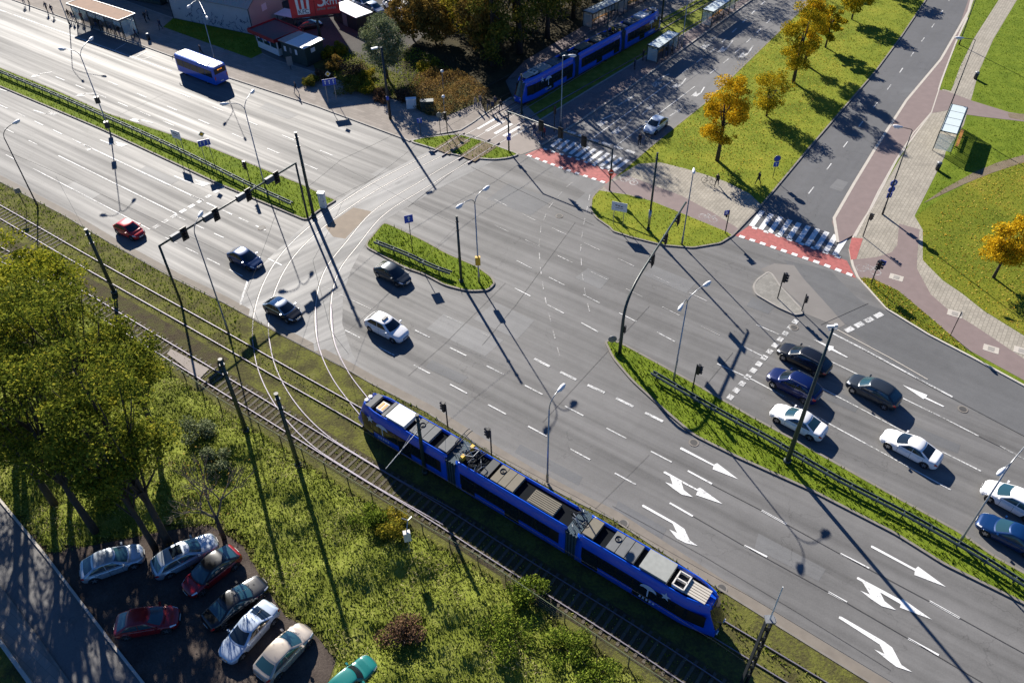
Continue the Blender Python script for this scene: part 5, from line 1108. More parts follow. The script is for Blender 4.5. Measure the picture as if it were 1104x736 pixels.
post_signal((930,256), 3.0, 'signal post at the pavement end of the right zebra crossing', R(190), 1, small=True); post_signal((781.7,252), 2.9, 'signal with a blue sign on the island end of the right zebra crossing', R(-30), 1, sgn=R(200), small=True)
post_signal((483,462), 3.0, 'signal behind the near tram close to its rear roof', R(-35)); post_signal((530,492), 3.2, 'signal behind the near tram over the first gangway', R(-35))
post_signal((482.5,145), 3.0, 'signal on the grass patch left of the tram rails', R(20)); post_signal((597.5,143), 3.4, 'signal standing left of the shaded zebra crossing', R(-100)); post_signal((864,336), 2.1, 'short post with a small dark signal at the tip of the paved island', R(100), small=True)
# signs
def sign(b, h, kind, label, face=0, cat='road sign', sz=(.6,.6), extra=None):
    g = G(*b); root = empty('road_sign', (g.x,g.y,.1), face, label, cat, 'road signs')
    if kind == 'board2' or kind == 'board':
        for s in (-.32,.32): mb = MB(); mb.cyl((s*sz[0],.05,0),(s*sz[0],.05,h+sz[1]*.4), .04, 8); mb.build('post', 'galv', root)
    else: mb = MB(); mb.cyl((0,.05,0),(0,.05,h+sz[1]*.4), .04, 8); mb.build('post', 'dark', root)
    if kind in ('board','board2','square','back'):
        mb = MB(); mb.box((0,0,h),(sz[0],.03,sz[1])); mb.build('panel', {'board':'signblue','board2':'white','square':'signblue','back':'grey'}[kind], root)
        if kind == 'square': mb = MB(); mb.box((0,-.02,h-.05),(sz[0]*.13,.01,sz[1]*.5)); mb.add([(-sz[0]*.22,-.025,h+.1*sz[1]),(sz[0]*.22,-.025,h+.1*sz[1]),(0,-.025,h+.36*sz[1])],[(0,1,2)]); mb.build('arrow', 'white', root)
        if kind == 'board':
            mb = MB()
            for k in range(3): 
                x = (-.3+.3*k)*sz[0]; mb.box((x,-.02,h-.08*sz[1]),(.06*sz[0],.01,.45*sz[1])); mb.add([(x-.09*sz[0],-.025,h+.12*sz[1]),(x+.09*sz[0],-.025,h+.12*sz[1]),(x,-.025,h+.36*sz[1])],[(0,1,2)])
            mb.build('arrow', 'white', root)
        if kind == 'board2': 
            mb = MB()
            for k in range(3): mb.box(((-.2+.18*k)*sz[0],-.02,h+.12*sz[1]-.03*k),(.13*sz[0],.01,.10*sz[1]))
            mb.box((0,-.02,h-.15*sz[1]),(.5*sz[0],.01,.04*sz[1])); mb.build('print', 'dark', root)
    if kind == 'round':
        mb = MB(); P0 = [(sz[0]/2*math.cos(a), y, h+sz[0]/2*math.sin(a)) for y in (.015,-.015) for a in np.linspace(0,2*math.pi,21)[:-1]]; mb.add(P0, [tuple(range(20)), tuple(range(20,40))[::-1]]+[(k,(k+1)%20,20+(k+1)%20,20+k) for k in range(20)]); mb.build('panel', 'grey', root)
    if extra: extra(root, h)
    return root
sign((29,226), 2.4, 'back', 'grey back of a square sign on the verge near the left edge', R(35)); 
sign((197,168), 2.8, 'board2', 'pale rectangular board on two posts standing on the long median', R(-30), sz=(1.5,1.1))
def dia(root, h):
    mb = MB(); k = .38; mb.add([(0,-.03,h+1.15+k),(k,-.03,h+1.15),(0,-.03,h+1.15-k),(-k,-.03,h+1.15)],[(0,1,2,3)]); d_ = mb.build('priority_sign', 'white', root); k = .26; mb = MB(); mb.add([(0,-.04,h+1.15+k),(k,-.04,h+1.15),(0,-.04,h+1.15-k),(-k,-.04,h+1.15)],[(0,1,2,3)]); mb.build('priority_centre', 'yellow', d_)
sign((227,177), 2.8, 'board', 'blue lane board with a diamond sign above it on the long median', R(25), sz=(1.4,.8), extra=dia); sign((359,112), 3.0, 'board', 'blue lane board with a diamond sign on the north pavement below the kiosks', R(15), sz=(1.8,.9), extra=dia)
sign((445,272.6), 4.2, 'square', 'blue square sign on a tall thin post on the small median island', R(20), sz=(.9,.9)); sign((454,148), 2.2, 'square', 'small blue arrow sign on the pavement by the tram crossing', R(10))
sign((666,243), 2.3, 'board2', 'white notice board on two posts on the grassy island', R(-22), sz=(1.7,1.1)); sign((659.6,374), .9, 'round', 'low round sign at the tip of the right median', R(0), sz=(.8,.8)); sign((728,405), 1.8, 'round', 'thin edge on round sign beside the lamp on the right median', R(75), sz=(.8,.8))
def stack(root, h):
    mb = MB(); mb.box((0,-.02,h-.75),(.6,.03,.6)); b_ = mb.build('lower_panel', 'signblue', root); mb = MB(); mb.box((0,-.05,h-.8),(.08,.02,.3)); mb.add([(-.15,-.055,h-.68),(.15,-.055,h-.68),(0,-.055,h-.52)],[(0,1,2)]); mb.build('arrow', 'white', b_)
    mb = MB(); mb.add([(.3*math.cos(a),-.03,h+.3*math.sin(a)) for a in np.linspace(0,2*math.pi,17)[:-1]], [tuple(range(16))]); mb.build('print', 'signblue', root)
sign((833,193), 2.6, 'round', 'round sign over a blue one way arrow on the lawn beside the right road', R(5), sz=(.85,.85), extra=stack)
root = sign((951.5,231.5), 2.4, 'square', 'three blue signs stacked on the lamp post of the right pavement', R(10), sz=(.6,.6))
for z_, c_ in ((3.15,'signblue'),(3.95,'signblue')):
    mb = MB(); P0 = [(.4*math.cos(a), y, z_+.4*math.sin(a)) for y in (.0,-.05) for a in np.linspace(0,2*math.pi,21)[:-1]]; mb.add(P0, [tuple(range(20)), tuple(range(20,40))[::-1]]+[(k,(k+1)%20,20+(k+1)%20,20+k) for k in range(20)]); s_ = mb.build('round_panel', c_, root)
    if z_ > 3.5: mb = MB(); mb.box((-.12,-.06,z_+.02),(.1,.01,.34)); mb.box((.12,-.06,z_+.02),(.1,.01,.34)); mb.box((0,-.065,z_),(.5,.008,.05)); mb.build('pictogram', 'lampw', s_)
sign((475,145), 2.6, 'round', 'light blue round sign leaning at the edge of the brown hedge', R(10), sz=(.7,.7)); sign((1025,362), 2.6, 'round', 'small round sign seen from behind on the lower bike path', R(70), sz=(.5,.5)); sign((314,76), 1.3, 'back', 'pale advertising board standing before the green kiosk', R(20), sz=(.8,1.3))
# boxes on lamp posts
g = G(119,143); mb = MB(); 
for z_ in (.8, 4.2): mb.box((g.x-.0,g.y-.1,z_+.4), (.55,.5,.8), R(20))
tag(mb.build('post_box', 'dark', None), 'two dark boxes fixed to the leftmost double armed lamp', 'box')
g = G(516.5,305); mb = MB(); mb.box((g.x,g.y-.12,2.9), (.5,.3,.95)); tag(mb.build('post_box', 'yellow', None), 'yellow box on the lamp of the small median island', 'box')
def cabinet(b, d, mat, label, rz=0, z0=.1):
    g = G(*b); root = empty('cabinet', (g.x,g.y,z0), rz, label, 'cabinet'); mb = MB(); mb.box((0,0,d[2]/2),d); mb.build('body', mat, root); mb = MB(); mb.box((0,0,d[2]+.03),(d[0]+.08,d[1]+.08,.06)); mb.build('lid', mat, root)
    mb = MB(); mb.box((0,-d[1]/2-.006,d[2]/2),(d[0]*.86,.012,d[2]*.84)); mb.build('door', mat, root); mb = MB(); mb.box((d[0]*.33,-d[1]/2-.02,d[2]*.5),(.03,.03,.15)); mb.build('handle', 'dark', root)
cabinet((349,224), (.7,.5,1.9), 'white', 'white control cabinet on the tip of the long median', R(-10)); cabinet((444,117), (1.3,.6,1.3), 'lampw', 'pale blue white cabinet at the foot of the brown hedge', R(5)); cabinet((461,120), (1.7,.8,1.4), 'dgreen', 'dark green cabinet next to the pale one by the hedge', R(5))
g = G(443,600); root = empty('post_cabinet', (g.x,g.y,.2), 0, 'small white box on a post standing in the weeds below the tram', 'box'); mb = MB(); mb.cyl((0,0,0),(0,0,2.2),.05,8); mb.build('post','galv',root); mb = MB(); mb.box((0,0,2.5),(.5,.35,.95),R(15)); mb.build('box','cream',root); mb = MB(); mb.tube([(0,0,3.0),(.1,.6,3.5),(.35,.9,3.5)],.04,6); mb.tube([(0.1,.6,3.5),(-.35,.8,3.5)],.04,6); mb.build('bracket','galv',root)
def bin_(b, label):
    g = G(*b); root = empty('litter_bin', (g.x,g.y,.1), 0, label, 'litter bin', 'litter bins'); mb = MB(); mb.tube([(0,0,.05),(0,0,.85)],[.24,.28],12); mb.build('drum','dark',root,True); mb = MB(); mb.tube([(0,0,.86),(0,0,1.0),(0,0,1.06)],[.3,.27,.1],12); mb.build('lid','grey',root,True)
bin_((1051,86),'dark litter bin on the edge of the upper right footpath'); bin_((1010,184),'dark litter bin on the pavement below the glass shelter'); bin_((161,44),'grey litter bin on the shaded bus stop pavement')
# guardrails
def guardrail(pts, label, z=.1, gap=.42):
    P = smoothline([gw(p) for p in pts], 4) if len(pts) > 2 else [gw(p) for p in pts]
    c0 = P[0]; root = empty('guardrail', (c0.x,c0.y,z), 0, label, 'guardrail', 'steel guardrails on the medians'); Q = [p-c0 for p in P]
    for s in (-1, 1):
        O = offs(Q, s*gap/2); V = []; F = []; prof = [(-.04,.48),(.04,.53),(-.03,.60),(.04,.67),(-.04,.73)]
        for i, p in enumerate(O):
            t = (O[min(i+1,len(O)-1)]-O[max(i-1,0)]).normalized(); nn = Vector((-t.y,t.x,0))*s; V += [tuple(p+nn*a+Vector((0,0,b_))) for a, b_ in prof]+[tuple(p+nn*(a-.025)+Vector((0,0,b_))) for a, b_ in prof[::-1]]
        m = 2*len(prof)
        for i in range(len(O)-1):
            for k in range(m): F.append((i*m+k, i*m+(k+1)%m, (i+1)*m+(k+1)%m, (i+1)*m+k))
        mk('rail_beam', V, F, 'teal', root)
    L = 0; nxt = .5; me = None
    for i in range(len(Q)-1):
        seg = (Q[i+1]-Q[i]).length
        while nxt <= L+seg:
            p = Q[i].lerp(Q[i+1], (nxt-L)/seg); t = Q[i+1]-Q[i]
            if me is None: mb = MB(); mb.box((0,0,.34),(.11,.06,.70)); mb.box((0,0,.62),(.08,gap-.06,.12)); o = mb.build('post','teal',root); me = o.data
            else: o = bpy.data.objects.new('post', me); COL.objects.link(o); o.parent = root
            o.location = p; o.rotation_euler = (0,0,math.atan2(t.y,t.x)); nxt += 2.0
        L += seg
guardrail([(-90,40),(0,81),(60,106),(110,128),(187,163),(232,185),(270,204),(316,225)], 'long double steel guardrail along the median of the left arm')
guardrail([(405,266),(440,280),(470,294),(487,300)], 'short double guardrail on the small median island')
guardrail([(702,407),(760,441),(830,480),(900,521),(980,563),(1050,603),(1104,637),(1220,705)], 'long double guardrail along the right median beside the queue')
# fence below the tracks
FP = [G(150,372), G(189,402), G(240,440), G(350,508), G(460,577), G(514,608), G(680,720), G(720,746), G(820,810)]; c0 = FP[0]; root = empty('fence', (c0.x,c0.y,.05), 0, 'low wire mesh fence running below the tram tracks', 'fence')
FQ = [p-c0 for p in FP]
mb = MB(); mb.tube([p+Vector((0,0,1.25)) for p in FQ], .028, 5, cap=False); mb.build('top_rail', simple('fence_green',(.16,.19,.10),.6), root)
mb = MB()
for z_ in (.15,.42,.7,.97): mb.tube([p+Vector((0,0,z_)) for p in FQ], .008, 3, cap=False)
mb.build('fence_wire', 'grey', root); L = 0; nxt = 0; me = None
for i in range(len(FQ)-1):
    seg = (FQ[i+1]-FQ[i]).length
    while nxt <= L+seg:
        p = FQ[i].lerp(FQ[i+1], (nxt-L)/seg)
        if me is None: mb = MB(); mb.box((0,0,.62),(.07,.07,1.3)); o = mb.build('post','dgreen',root); me = o.data
        else: o = bpy.data.objects.new('post', me); COL.objects.link(o); o.parent = root
        o.location = p; nxt += 2.5
    L += seg
# overhead wires
def wire(P, label, r=.022, mat='dark', group='overhead tram wires'):
    pts = []
    for i in range(len(P)-1):
        a, b_ = P[i], P[i+1]; n_ = 8; sag = .012*(b_-a).length
        for k in range(n_): t = k/n_; pts.append(a.lerp(b_, t)-Vector((0,0,4*sag*t*(1-t))))
    pts.append(P[-1]); mb = MB(); mb.tube(pts, r, 4, cap=False); o = mb.build('overhead_wire', mat, None); tag(o, label, 'wire', group); return o
up_ = lambda P, z: [Vector((p.x,p.y,z)) for p in P]
wire(up_([Nax[i] for i in (1,2,3,4,5,6,7,8,9)], 5.6), 'contact wire above the track of the near tram', .014); wire(up_([Sax[i] for i in (1,2,3,5,7,8,9,10)], 5.6), 'contact wire above the empty track by the fence', .014)
wire(up_([Wax[i] for i in (0,1,2,3,5,7,9,11)], 5.6), 'contact wire following the left branch track', .014); wire(up_([Eax[i] for i in (0,1,2,3,5,7,9,10)], 5.6), 'contact wire following the right branch track', .014)
dn = Vector((0,0,-1.0))
wire([MT['a']+dn, G(60,190,6.6)], 'span wire from the leftmost tram mast', .01); wire([MT['d']+dn, G(372,360,5.9), MT['c']+dn], 'span wire from the lower mast to the small island', .01); wire([MT['f']+dn*.4, G(483,462,3.4)], 'span wire from the mast at the near tram', .01); wire([MT['b']+dn, MT['c']+dn], 'span wire across the junction between two masts', .01); wire([MT['j']+dn*.3, MT['i']+dn], 'span wire above the shaded tram', .01)
g = MT['f']; mb = MB(); a_ = Vector((g.x,g.y,5.3)); mb.tube([a_, G(416,505,5.2)], .035, 6); mb.tube([a_+Vector((0,0,.9)), G(430,490,5.4)], .02, 6); 
fm_ = [o for o in COL.objects if o.get('label','').endswith('against the side of the near tram')][0]; o = mb.build('bracket_arm', 'galv', fm_, loc=(-g.x,-g.y,-.04))
# ------------------------------------------------------------------ shelters
def shelter(fl, fr, depth, h, label, roofmat='roofglass', bays=3, advert=True, z0=.12, brown=False):
    a, b_ = G(*fl), G(*fr); e = b_-a; L = e.length; rz = math.atan2(e.y, e.x); root = empty('bus_shelter', (a.x,a.y,z0), rz, label, 'bus shelter', 'glass bus shelters')
    for k in range(bays+1):
        for y in (0, depth):
            mb = MB(); mb.box((L*k/bays, y, h/2), (.08,.08,h)); mb.build('post', 'dgreen' if not brown else 'dark', root)
        if k < bays+1: mb = MB(); mb.box((L*k/bays, depth/2, h+.05), (.07, depth+.25, .1)); mb.build('roof_bar', 'dgreen', root)
    for k in range(bays):
        mb = MB(); mb.box((L*(k+.5)/bays, depth/2, h+.07), (L/bays-.09, depth+.1, .04)); mb.build('roof_panel', 'orange_roof' if brown else roofmat, root)
        mb = MB(); mb.box((L*(k+.5)/bays, depth, h*.52), (L/bays-.1, .02, h*.76)); mb.build('back_pane', 'glass_s', root)
        mb = MB(); mb.box((L*(k+.5)/bays, depth, h*.55), (L/bays-.1, .04, .05)); mb.build('back_bar', 'dgreen', root)
    for y in (0, depth):
        mb = MB(); mb.box((L/2, y-.12 if y == 0 else y+.12, h+.05), (L+.1, .07, .16)); mb.build('gutter', 'dgreen' if not brown else 'grey', root)
    for x in (0, L): mb = MB(); mb.box((x, depth/2, h*.5), (.02, depth-.1, h*.76)); mb.build('end_pane', 'glass_s', root)
    mb = MB(); mb.box((L/2, depth-.35, .45), (L*.6,.35,.05)); mb.box((L*.3,depth-.3,.22),(.06,.2,.44)); mb.box((L*.7,depth-.3,.22),(.06,.2,.44)); mb.build('bench', 'orange' if not brown else 'grey', root)
M['orange_roof'] = simple('brown_roof_sheet', (.22,.12,.07), .85, var=.3, scale=1.2)
shelter((1005,163),(1017,134), -2.0, 2.6, 'glass roofed bus shelter with an orange bench on the right pavement', bays=4)
shelter((708,70),(730,54), 1.7, 2.3, 'shaded glass shelter nearer the far tram, left of the straight lamp', bays=4); shelter((766,31),(791,13), 1.7, 2.4, 'glass shelter farther up the platform at the top edge', bays=4)
shelter((638,33),(672,16), 1.8, 2.4, 'shaded grey shelter beyond the far tram', bays=5); shelter((676,14),(700,0), 1.8, 2.4, 'shaded shelter beyond the end of the far tram, at the top edge', bays=4)
# long bus stop shelter, top left
a, b_ = G(83,25.5), G(136,43.5); e = b_-a; L = e.length; root = empty('bus_shelter', (a.x,a.y,.11), math.atan2(e.y,e.x), 'long bus stop shelter with a brown flat roof at the top left', 'bus shelter'); D_ = 2.4; H_ = 2.95
for k in range(7):
    for y in (0, D_): mb = MB(); mb.box((L*k/6,y,H_/2),(.1,.1,H_)); mb.build('post','dgreen',root)
mb = MB(); mb.box((L/2,D_/2,H_+.1),(L+.5,D_+.7,.14)); mb.build('roof','orange_roof',root)
for y, dd in ((-.38,(L+.55,.08,.3)),(D_+.38,(L+.55,.08,.3))): mb = MB(); mb.box((L/2,y,H_+.08),dd); mb.build('roof_edge','grey',root)
for x in (-.28,L+.28): mb = MB(); mb.box((x,D_/2,H_+.08),(.08,D_+.8,.3)); mb.build('roof_edge','grey',root)
for k in range(6):
    mb = MB(); mb.box((L*(k+.5)/6,D_,1.5),(L/6-.12,.02,2.2)); mb.build('back_pane','glass_s',root)
    if k not in (1, 4):
        mb = MB(); mb.box((L*(k+.5)/6,0,2.35),(L/6-.12,.02,.85)); mb.build('front_pane','glass_s',root)
    mb = MB(); mb.box((L*(k+.5)/6,D_,.35),(L/6-.12,.03,.08)); mb.box((L*(k+.5)/6,D_,2.0),(L/6-.12,.03,.08)); mb.build('cross_bar','dgreen',root)
for x in (0,L): mb = MB(); mb.box((x,D_/2,1.5),(.02,D_-.1,2.4)); mb.build('end_pane','glass_s',root)
mb = MB(); mb.box((L*.28,D_*.5,1.1),(1.5,1.2,2.1)); mb.build('ticket_booth','dark',root)
# ------------------------------------------------------------------ buildings
M['wall_w'] = simple('rendered_wall', (.40,.42,.44), .85, var=.12, scale=.6); M['wall_c'] = simple('cream_render', (.42,.40,.35), .85, var=.12, scale=.5); M['wall_g'] = simple('green_boards', (.022,.045,.042), .7, var=.2)
M['roofslat'] = simple('slatted_roof', (.36,.35,.30), .6, var=.15); M['roofred'] = simple('red_fascia', (.26,.015,.02), .5, var=.12); M['roofw'] = simple('white_roof_sheet', (.72,.74,.76), .45, var=.08); M['roofdk'] = simple('grey_flat_roof', (.10,.09,.085), .9, var=.3)
A0, A1, A2 = G(187,20), G(274.5,38.5), G(303,21); e1 = (A1-A0); e2 = Vector((-e1.y, e1.x, 0)).normalized(); rz = math.atan2(e1.y, e1.x); L = e1.length+.0; D_ = 7.6; HW = 4.2; HR = 6.4
root = empty('graffiti_building', (A0.x,A0.y,.1), rz, 'pale rendered building with graffiti along its base and a slatted roof', 'building')
mb = MB()
mb.add([(0,0,0),(L,0,0),(L,0,HW),(0,0,HW)],[(0,1,2,3)]); mb.add([(0,D_,0),(L,D_,0),(L,D_,HW),(0,D_,HW)],[(3,2,1,0)])
mb.build('long_wall','wall_w',root)
for x in (0,L): mb = MB(); mb.add([(x,0,0),(x,D_,0),(x,D_,HW),(x,D_/2,HR),(x,0,HW)],[(0,1,2,3,4)]); mb.build('gable_wall','wall_c',root)
for s in (0,1):
    y0, y1 = (-.35, D_/2) if s == 0 else (D_+.35, D_/2); z0 = HW-.2; n_ = 30
    me = None
    for k in range(n_):
        mb = MB(); x0 = -.2+(L+.4)*k/n_; x1 = x0+(L+.4)/n_-.05
        if me is None:
            w_ = x1-x0; mb.add([(0,y0,z0+.03),(w_,y0,z0+.03),(w_,y1,HR+.05),(0,y1,HR+.05),(0,y0,z0+.10),(w_,y0,z0+.10),(w_,y1,HR+.12),(0,y1,HR+.12)],[(0,1,2,3),(7,6,5,4),(0,4,5,1),(1,5,6,2),(2,6,7,3),(3,7,4,0)]); o = mb.build('roof_slat','roofslat',root); me = o.data
        else: o = bpy.data.objects.new('roof_slat', me); COL.objects.link(o); o.parent = root
        o.location = (x0,0,0)
    mb = MB(); mb.add([(-.2,y0,z0),(L+.2,y0,z0),(L+.2,y1,HR+.02),(-.2,y1,HR+.02)],[(0,1,2,3)]); mb.build('roof_board','dark',root)
mb = MB(); mb.box((L+.03,3.4,3.1),(.06,1.1,1.0)); mb.build('shutter','roofw',root)
for x in (.15, L-.1): mb = MB(); mb.cyl((x,-.08,0),(x,-.08,HW-.1),.06,8); mb.build('downpipe','dark',root)
rr = random.Random(11); mb = MB()
for k in range(46):
    x = rr.uniform(.8,L-.8); z = rr.uniform(.3,1.9)*(1 if rr.random() < .7 else 1.1); pts = [Vector((x,-.012,z))]
    for j in range(5): pts.append(pts[-1]+Vector((rr.uniform(-.15,.35),0,rr.uniform(-.4,.4))))
    for j in range(5):
        a_, c_ = pts[j], pts[j+1]; t_ = (c_-a_); 
        if t_.length < .05: continue
        t_.normalize(); n2 = Vector((-t_.z,0,t_.x))*rr.uniform(.02,.05); mb.add([tuple(a_-n2),tuple(c_-n2),tuple(c_+n2),tuple(a_+n2)],[(0,1,2,3)])
mb.build('graffiti', simple('graffiti_ink',(.05,.07,.14),.8), root)
# second building at the top edge
B0 = G(141,2.0); B1 = G(168,9.5); e = B1-B0; root = empty('office_building', (B0.x-e.x*1.2,B0.y-e.y*1.2,.1), rz, 'low building with teal glazing and a beige end wall at the top edge', 'building'); L2_ = e.length*2.2
mb = MB(); mb.box((L2_/2,4,2.6),(L2_,8,5.2)); mb.build('walls','wall_g',root); mb = MB(); mb.box((L2_+2.6,4.9,2.4),(5.2,7.0,4.8)); mb.build('end_wall','wall_c',root); mb = MB(); mb.box((L2_/2+2,4,5.3),(L2_+5,8.6,.25)); mb.build('roof','roofdk',root)
for k in range(8): mb = MB(); mb.box((L2_*(k+.5)/8,-.02,2.6),(L2_/8-.15,.05,4.2)); mb.build('window','glass_t',root)
# red kiosk
K = [G(272,36,2.9),G(295,27,2.9),G(317,33.7,2.9),G(294,43.5,2.9)]; a, b_ = G(279,51.5), G(301.5,61.5); e = b_-a; L = e.length; rzk = math.atan2(e.y,e.x); root = empty('red_kiosk', (a.x,a.y,.1), rzk, 'kiosk with a deep red flat roof edge and pale walls', 'kiosk'); D_ = 3.6
mb = MB(); mb.box((L/2,D_/2,.5),(L,D_,1.0)); mb.build('base_wall','white',root); mb = MB(); mb.box((L/2,D_/2,1.7),(L-.06,D_-.06,1.4)); mb.build('glazing','glass_t',root)
for x in (0.05,L*.33,L*.66,L-.05): mb = MB(); mb.box((x,-.0,1.75),(.1,.1,1.5)); mb.build('frame_post','white',root)
for y in (.05,D_/2,D_-.05): mb = MB(); mb.box((L,y,1.75),(.1,.1,1.5)); mb.build('frame_post','white',root)
mb = MB(); mb.box((L/2,D_/2-.1,2.62),(L+1.2,D_+1.4,.2)); mb.build('roof','roofdk',root)
for (cx,cy,dx,dy) in ((L/2,-.82,L+1.3,.1),(L/2,D_+.62,L+1.3,.1),(-.62,D_/2-.1,.1,D_+1.34),(L+.62,D_/2-.1,.1,D_+1.34)): mb = MB(); mb.box((cx,cy,2.66),(dx,dy,.55)); mb.build('red_fascia','roofred',root)
for k in range(4): mb = MB(); mb.box((.6+k*.85,-.03,1.7),(.5,.02,.25+.1*(k%2))); mb.build('window_poster','signblue' if k%2 else 'white',root)
# green kiosk
a, b_ = G(306,64), G(332,73); e = b_-a; L = e.length; root = empty('green_kiosk', (a.x,a.y,.1), math.atan2(e.y,e.x), 'dark green kiosk with a ribbed pale metal roof', 'kiosk'); D_ = 3.6
mb = MB(); mb.box((L/2,D_/2,1.35),(L,D_,2.7)); mb.build('walls','wall_g',root); n_ = 14
for k in range(n_): mb = MB(); mb.box((-.2+(L+.4)*(k+.5)/n_,D_/2,2.8),((L+.4)/n_-.04,D_+.5,.1)); mb.build('roof_rib','roofw' if k > 3 else 'galv',root)
mb = MB(); mb.box((L/2,D_/2,2.73),(L+.36,D_+.46,.06)); mb.build('roof_board','dark',root)
for k in range(3): mb = MB(); mb.box((.8+k*1.15,-.02,1.7),(.4,.04,.75)); mb.build('window','lampw' if k != 1 else 'grey',root)
mb = MB(); mb.box((L+.02,1.5,2.0),(.04,.8,.6)); mb.build('notice','lampw',root)
# shed with bright roof
a, b_ = G(361,22), G(387,35); e = b_-a; L = e.length; root = empty('shed', (a.x,a.y,.05), math.atan2(e.y,e.x), 'dark shed with a bright white flat roof between billboard and willow', 'shed')
mb = MB(); mb.box((L/2,1.3,1.1),(L,2.9,2.2)); mb.build('walls','dark',root); mb = MB(); mb.box((L/2,1.3,2.28),(L+.3,3.2,.14)); mb.build('roof','roofw',root); mb = MB(); mb.box((L/2,-.17,1.0),(1.2,.04,1.9)); mb.build('door','grey',root)
for c_, lb in (((314,30),'small white roofed stall left of the billboard'),((441,10),'beige roofed stall at the top edge beside the autumn wood')):
    g = G(*c_); root = empty('stall', (g.x,g.y,.05), rz, lb, 'stall', 'small market stalls')
    for sx in (-1.5,1.5):
        for sy in (-1,1): mb = MB(); mb.box((sx,sy,1.1),(.08,.08,2.2)); mb.build('post','dark',root)
    mb = MB(); mb.box((0,0,2.25),(3.6,2.6,.08)); mb.build('roof','roofw' if 'white' in lb else 'cream',root); mb = MB(); mb.box((0,0,.5),(3,2,1)); mb.build('counter','dark',root)
# billboard
g = G(348,56); root = empty('billboard', (g.x,g.y,.05), R(14), 'red fast food billboard on a single pole above the bushes', 'billboard'); BW, BH, BZ = 7.0, 4.6, 5.4
mb = MB(); mb.tube([(0,.25,0),(0,.25,BZ+2)],[.22,.18],12); mb.build('pole','dark',root,True)
mb = MB(); mb.box((0,0,BZ+BH/2),(BW,.25,BH)); pn_ = mb.build('panel', simple('billboard_red',(.55,.02,.03),.5,var=.05), root)
mb = MB(); mb.box((0,-.5,BZ-.15),(BW*.9,.6,.06)); mb.box((0,.05,BZ-.1),(BW*.95,.1,.12)); mb.build('catwalk','dark',root)
y = -.14; mb = MB(); mb.box((0-.02,y,BZ+BH/2),(.07,.02,BH)); mb.build('panel_joint', simple('joint_red',(.14,.006,.01),.6), pn_)
# bucket shaped emblem with red and white stripes, letters below it
mb = MB()
for k in range(5):
    if k % 2 == 0:
        t0, t1 = k/5, (k+1)/5; bx = lambda t, z: -2.55+t*1.75+(t-.5)*(.35*(z-BZ-.9)/2.7)
        mb.add([(bx(t0,BZ+1.1),y-.01,BZ+1.1),(bx(t1,BZ+1.1),y-.01,BZ+1.1),(bx(t1,BZ+4.1),y-.01,BZ+4.1),(bx(t0,BZ+4.1),y-.01,BZ+4.1)],[(0,1,2,3)])
mb.box((-1.68,y,BZ+.75),(1.75,.02,.75)); mb.build('white_print','lampw',pn_)
def text(s, x, z, size, mat, parent, name='lettering'):
    cu = bpy.data.curves.new(name, 'FONT'); cu.body = s; cu.size = size; cu.align_x = 'CENTER'; cu.extrude = .01; o = bpy.data.objects.new(name, cu); COL.objects.link(o)
    dg = bpy.context.evaluated_depsgraph_get(); me = bpy.data.meshes.new_from_object(o.evaluated_get(dg)); bpy.data.objects.remove(o); me.materials.clear(); me.materials.append(M[mat] if isinstance(mat,str) else mat)
    o = bpy.data.objects.new(name, me); COL.objects.link(o); o.parent = parent; o.location = (x, y-.03, z); o.rotation_euler = (R(90),0,0); return o
ink = simple('print_ink',(.01,.025,.07),.6)
text('KFC', -1.68, BZ+.5, .85, ink, pn_); text('5', 1.0, BZ+1.25, 2.9, 'lampw', pn_); text('km', 2.35, BZ+1.35, 1.5, 'lampw', pn_)
mb = MB()
for k in range(11): 
    if k != 5: mb.box((.35+k*.25,y,BZ+.85+.02*(k%3)),(.17,.02,.26))
mb.build('small_print','grey',pn_)
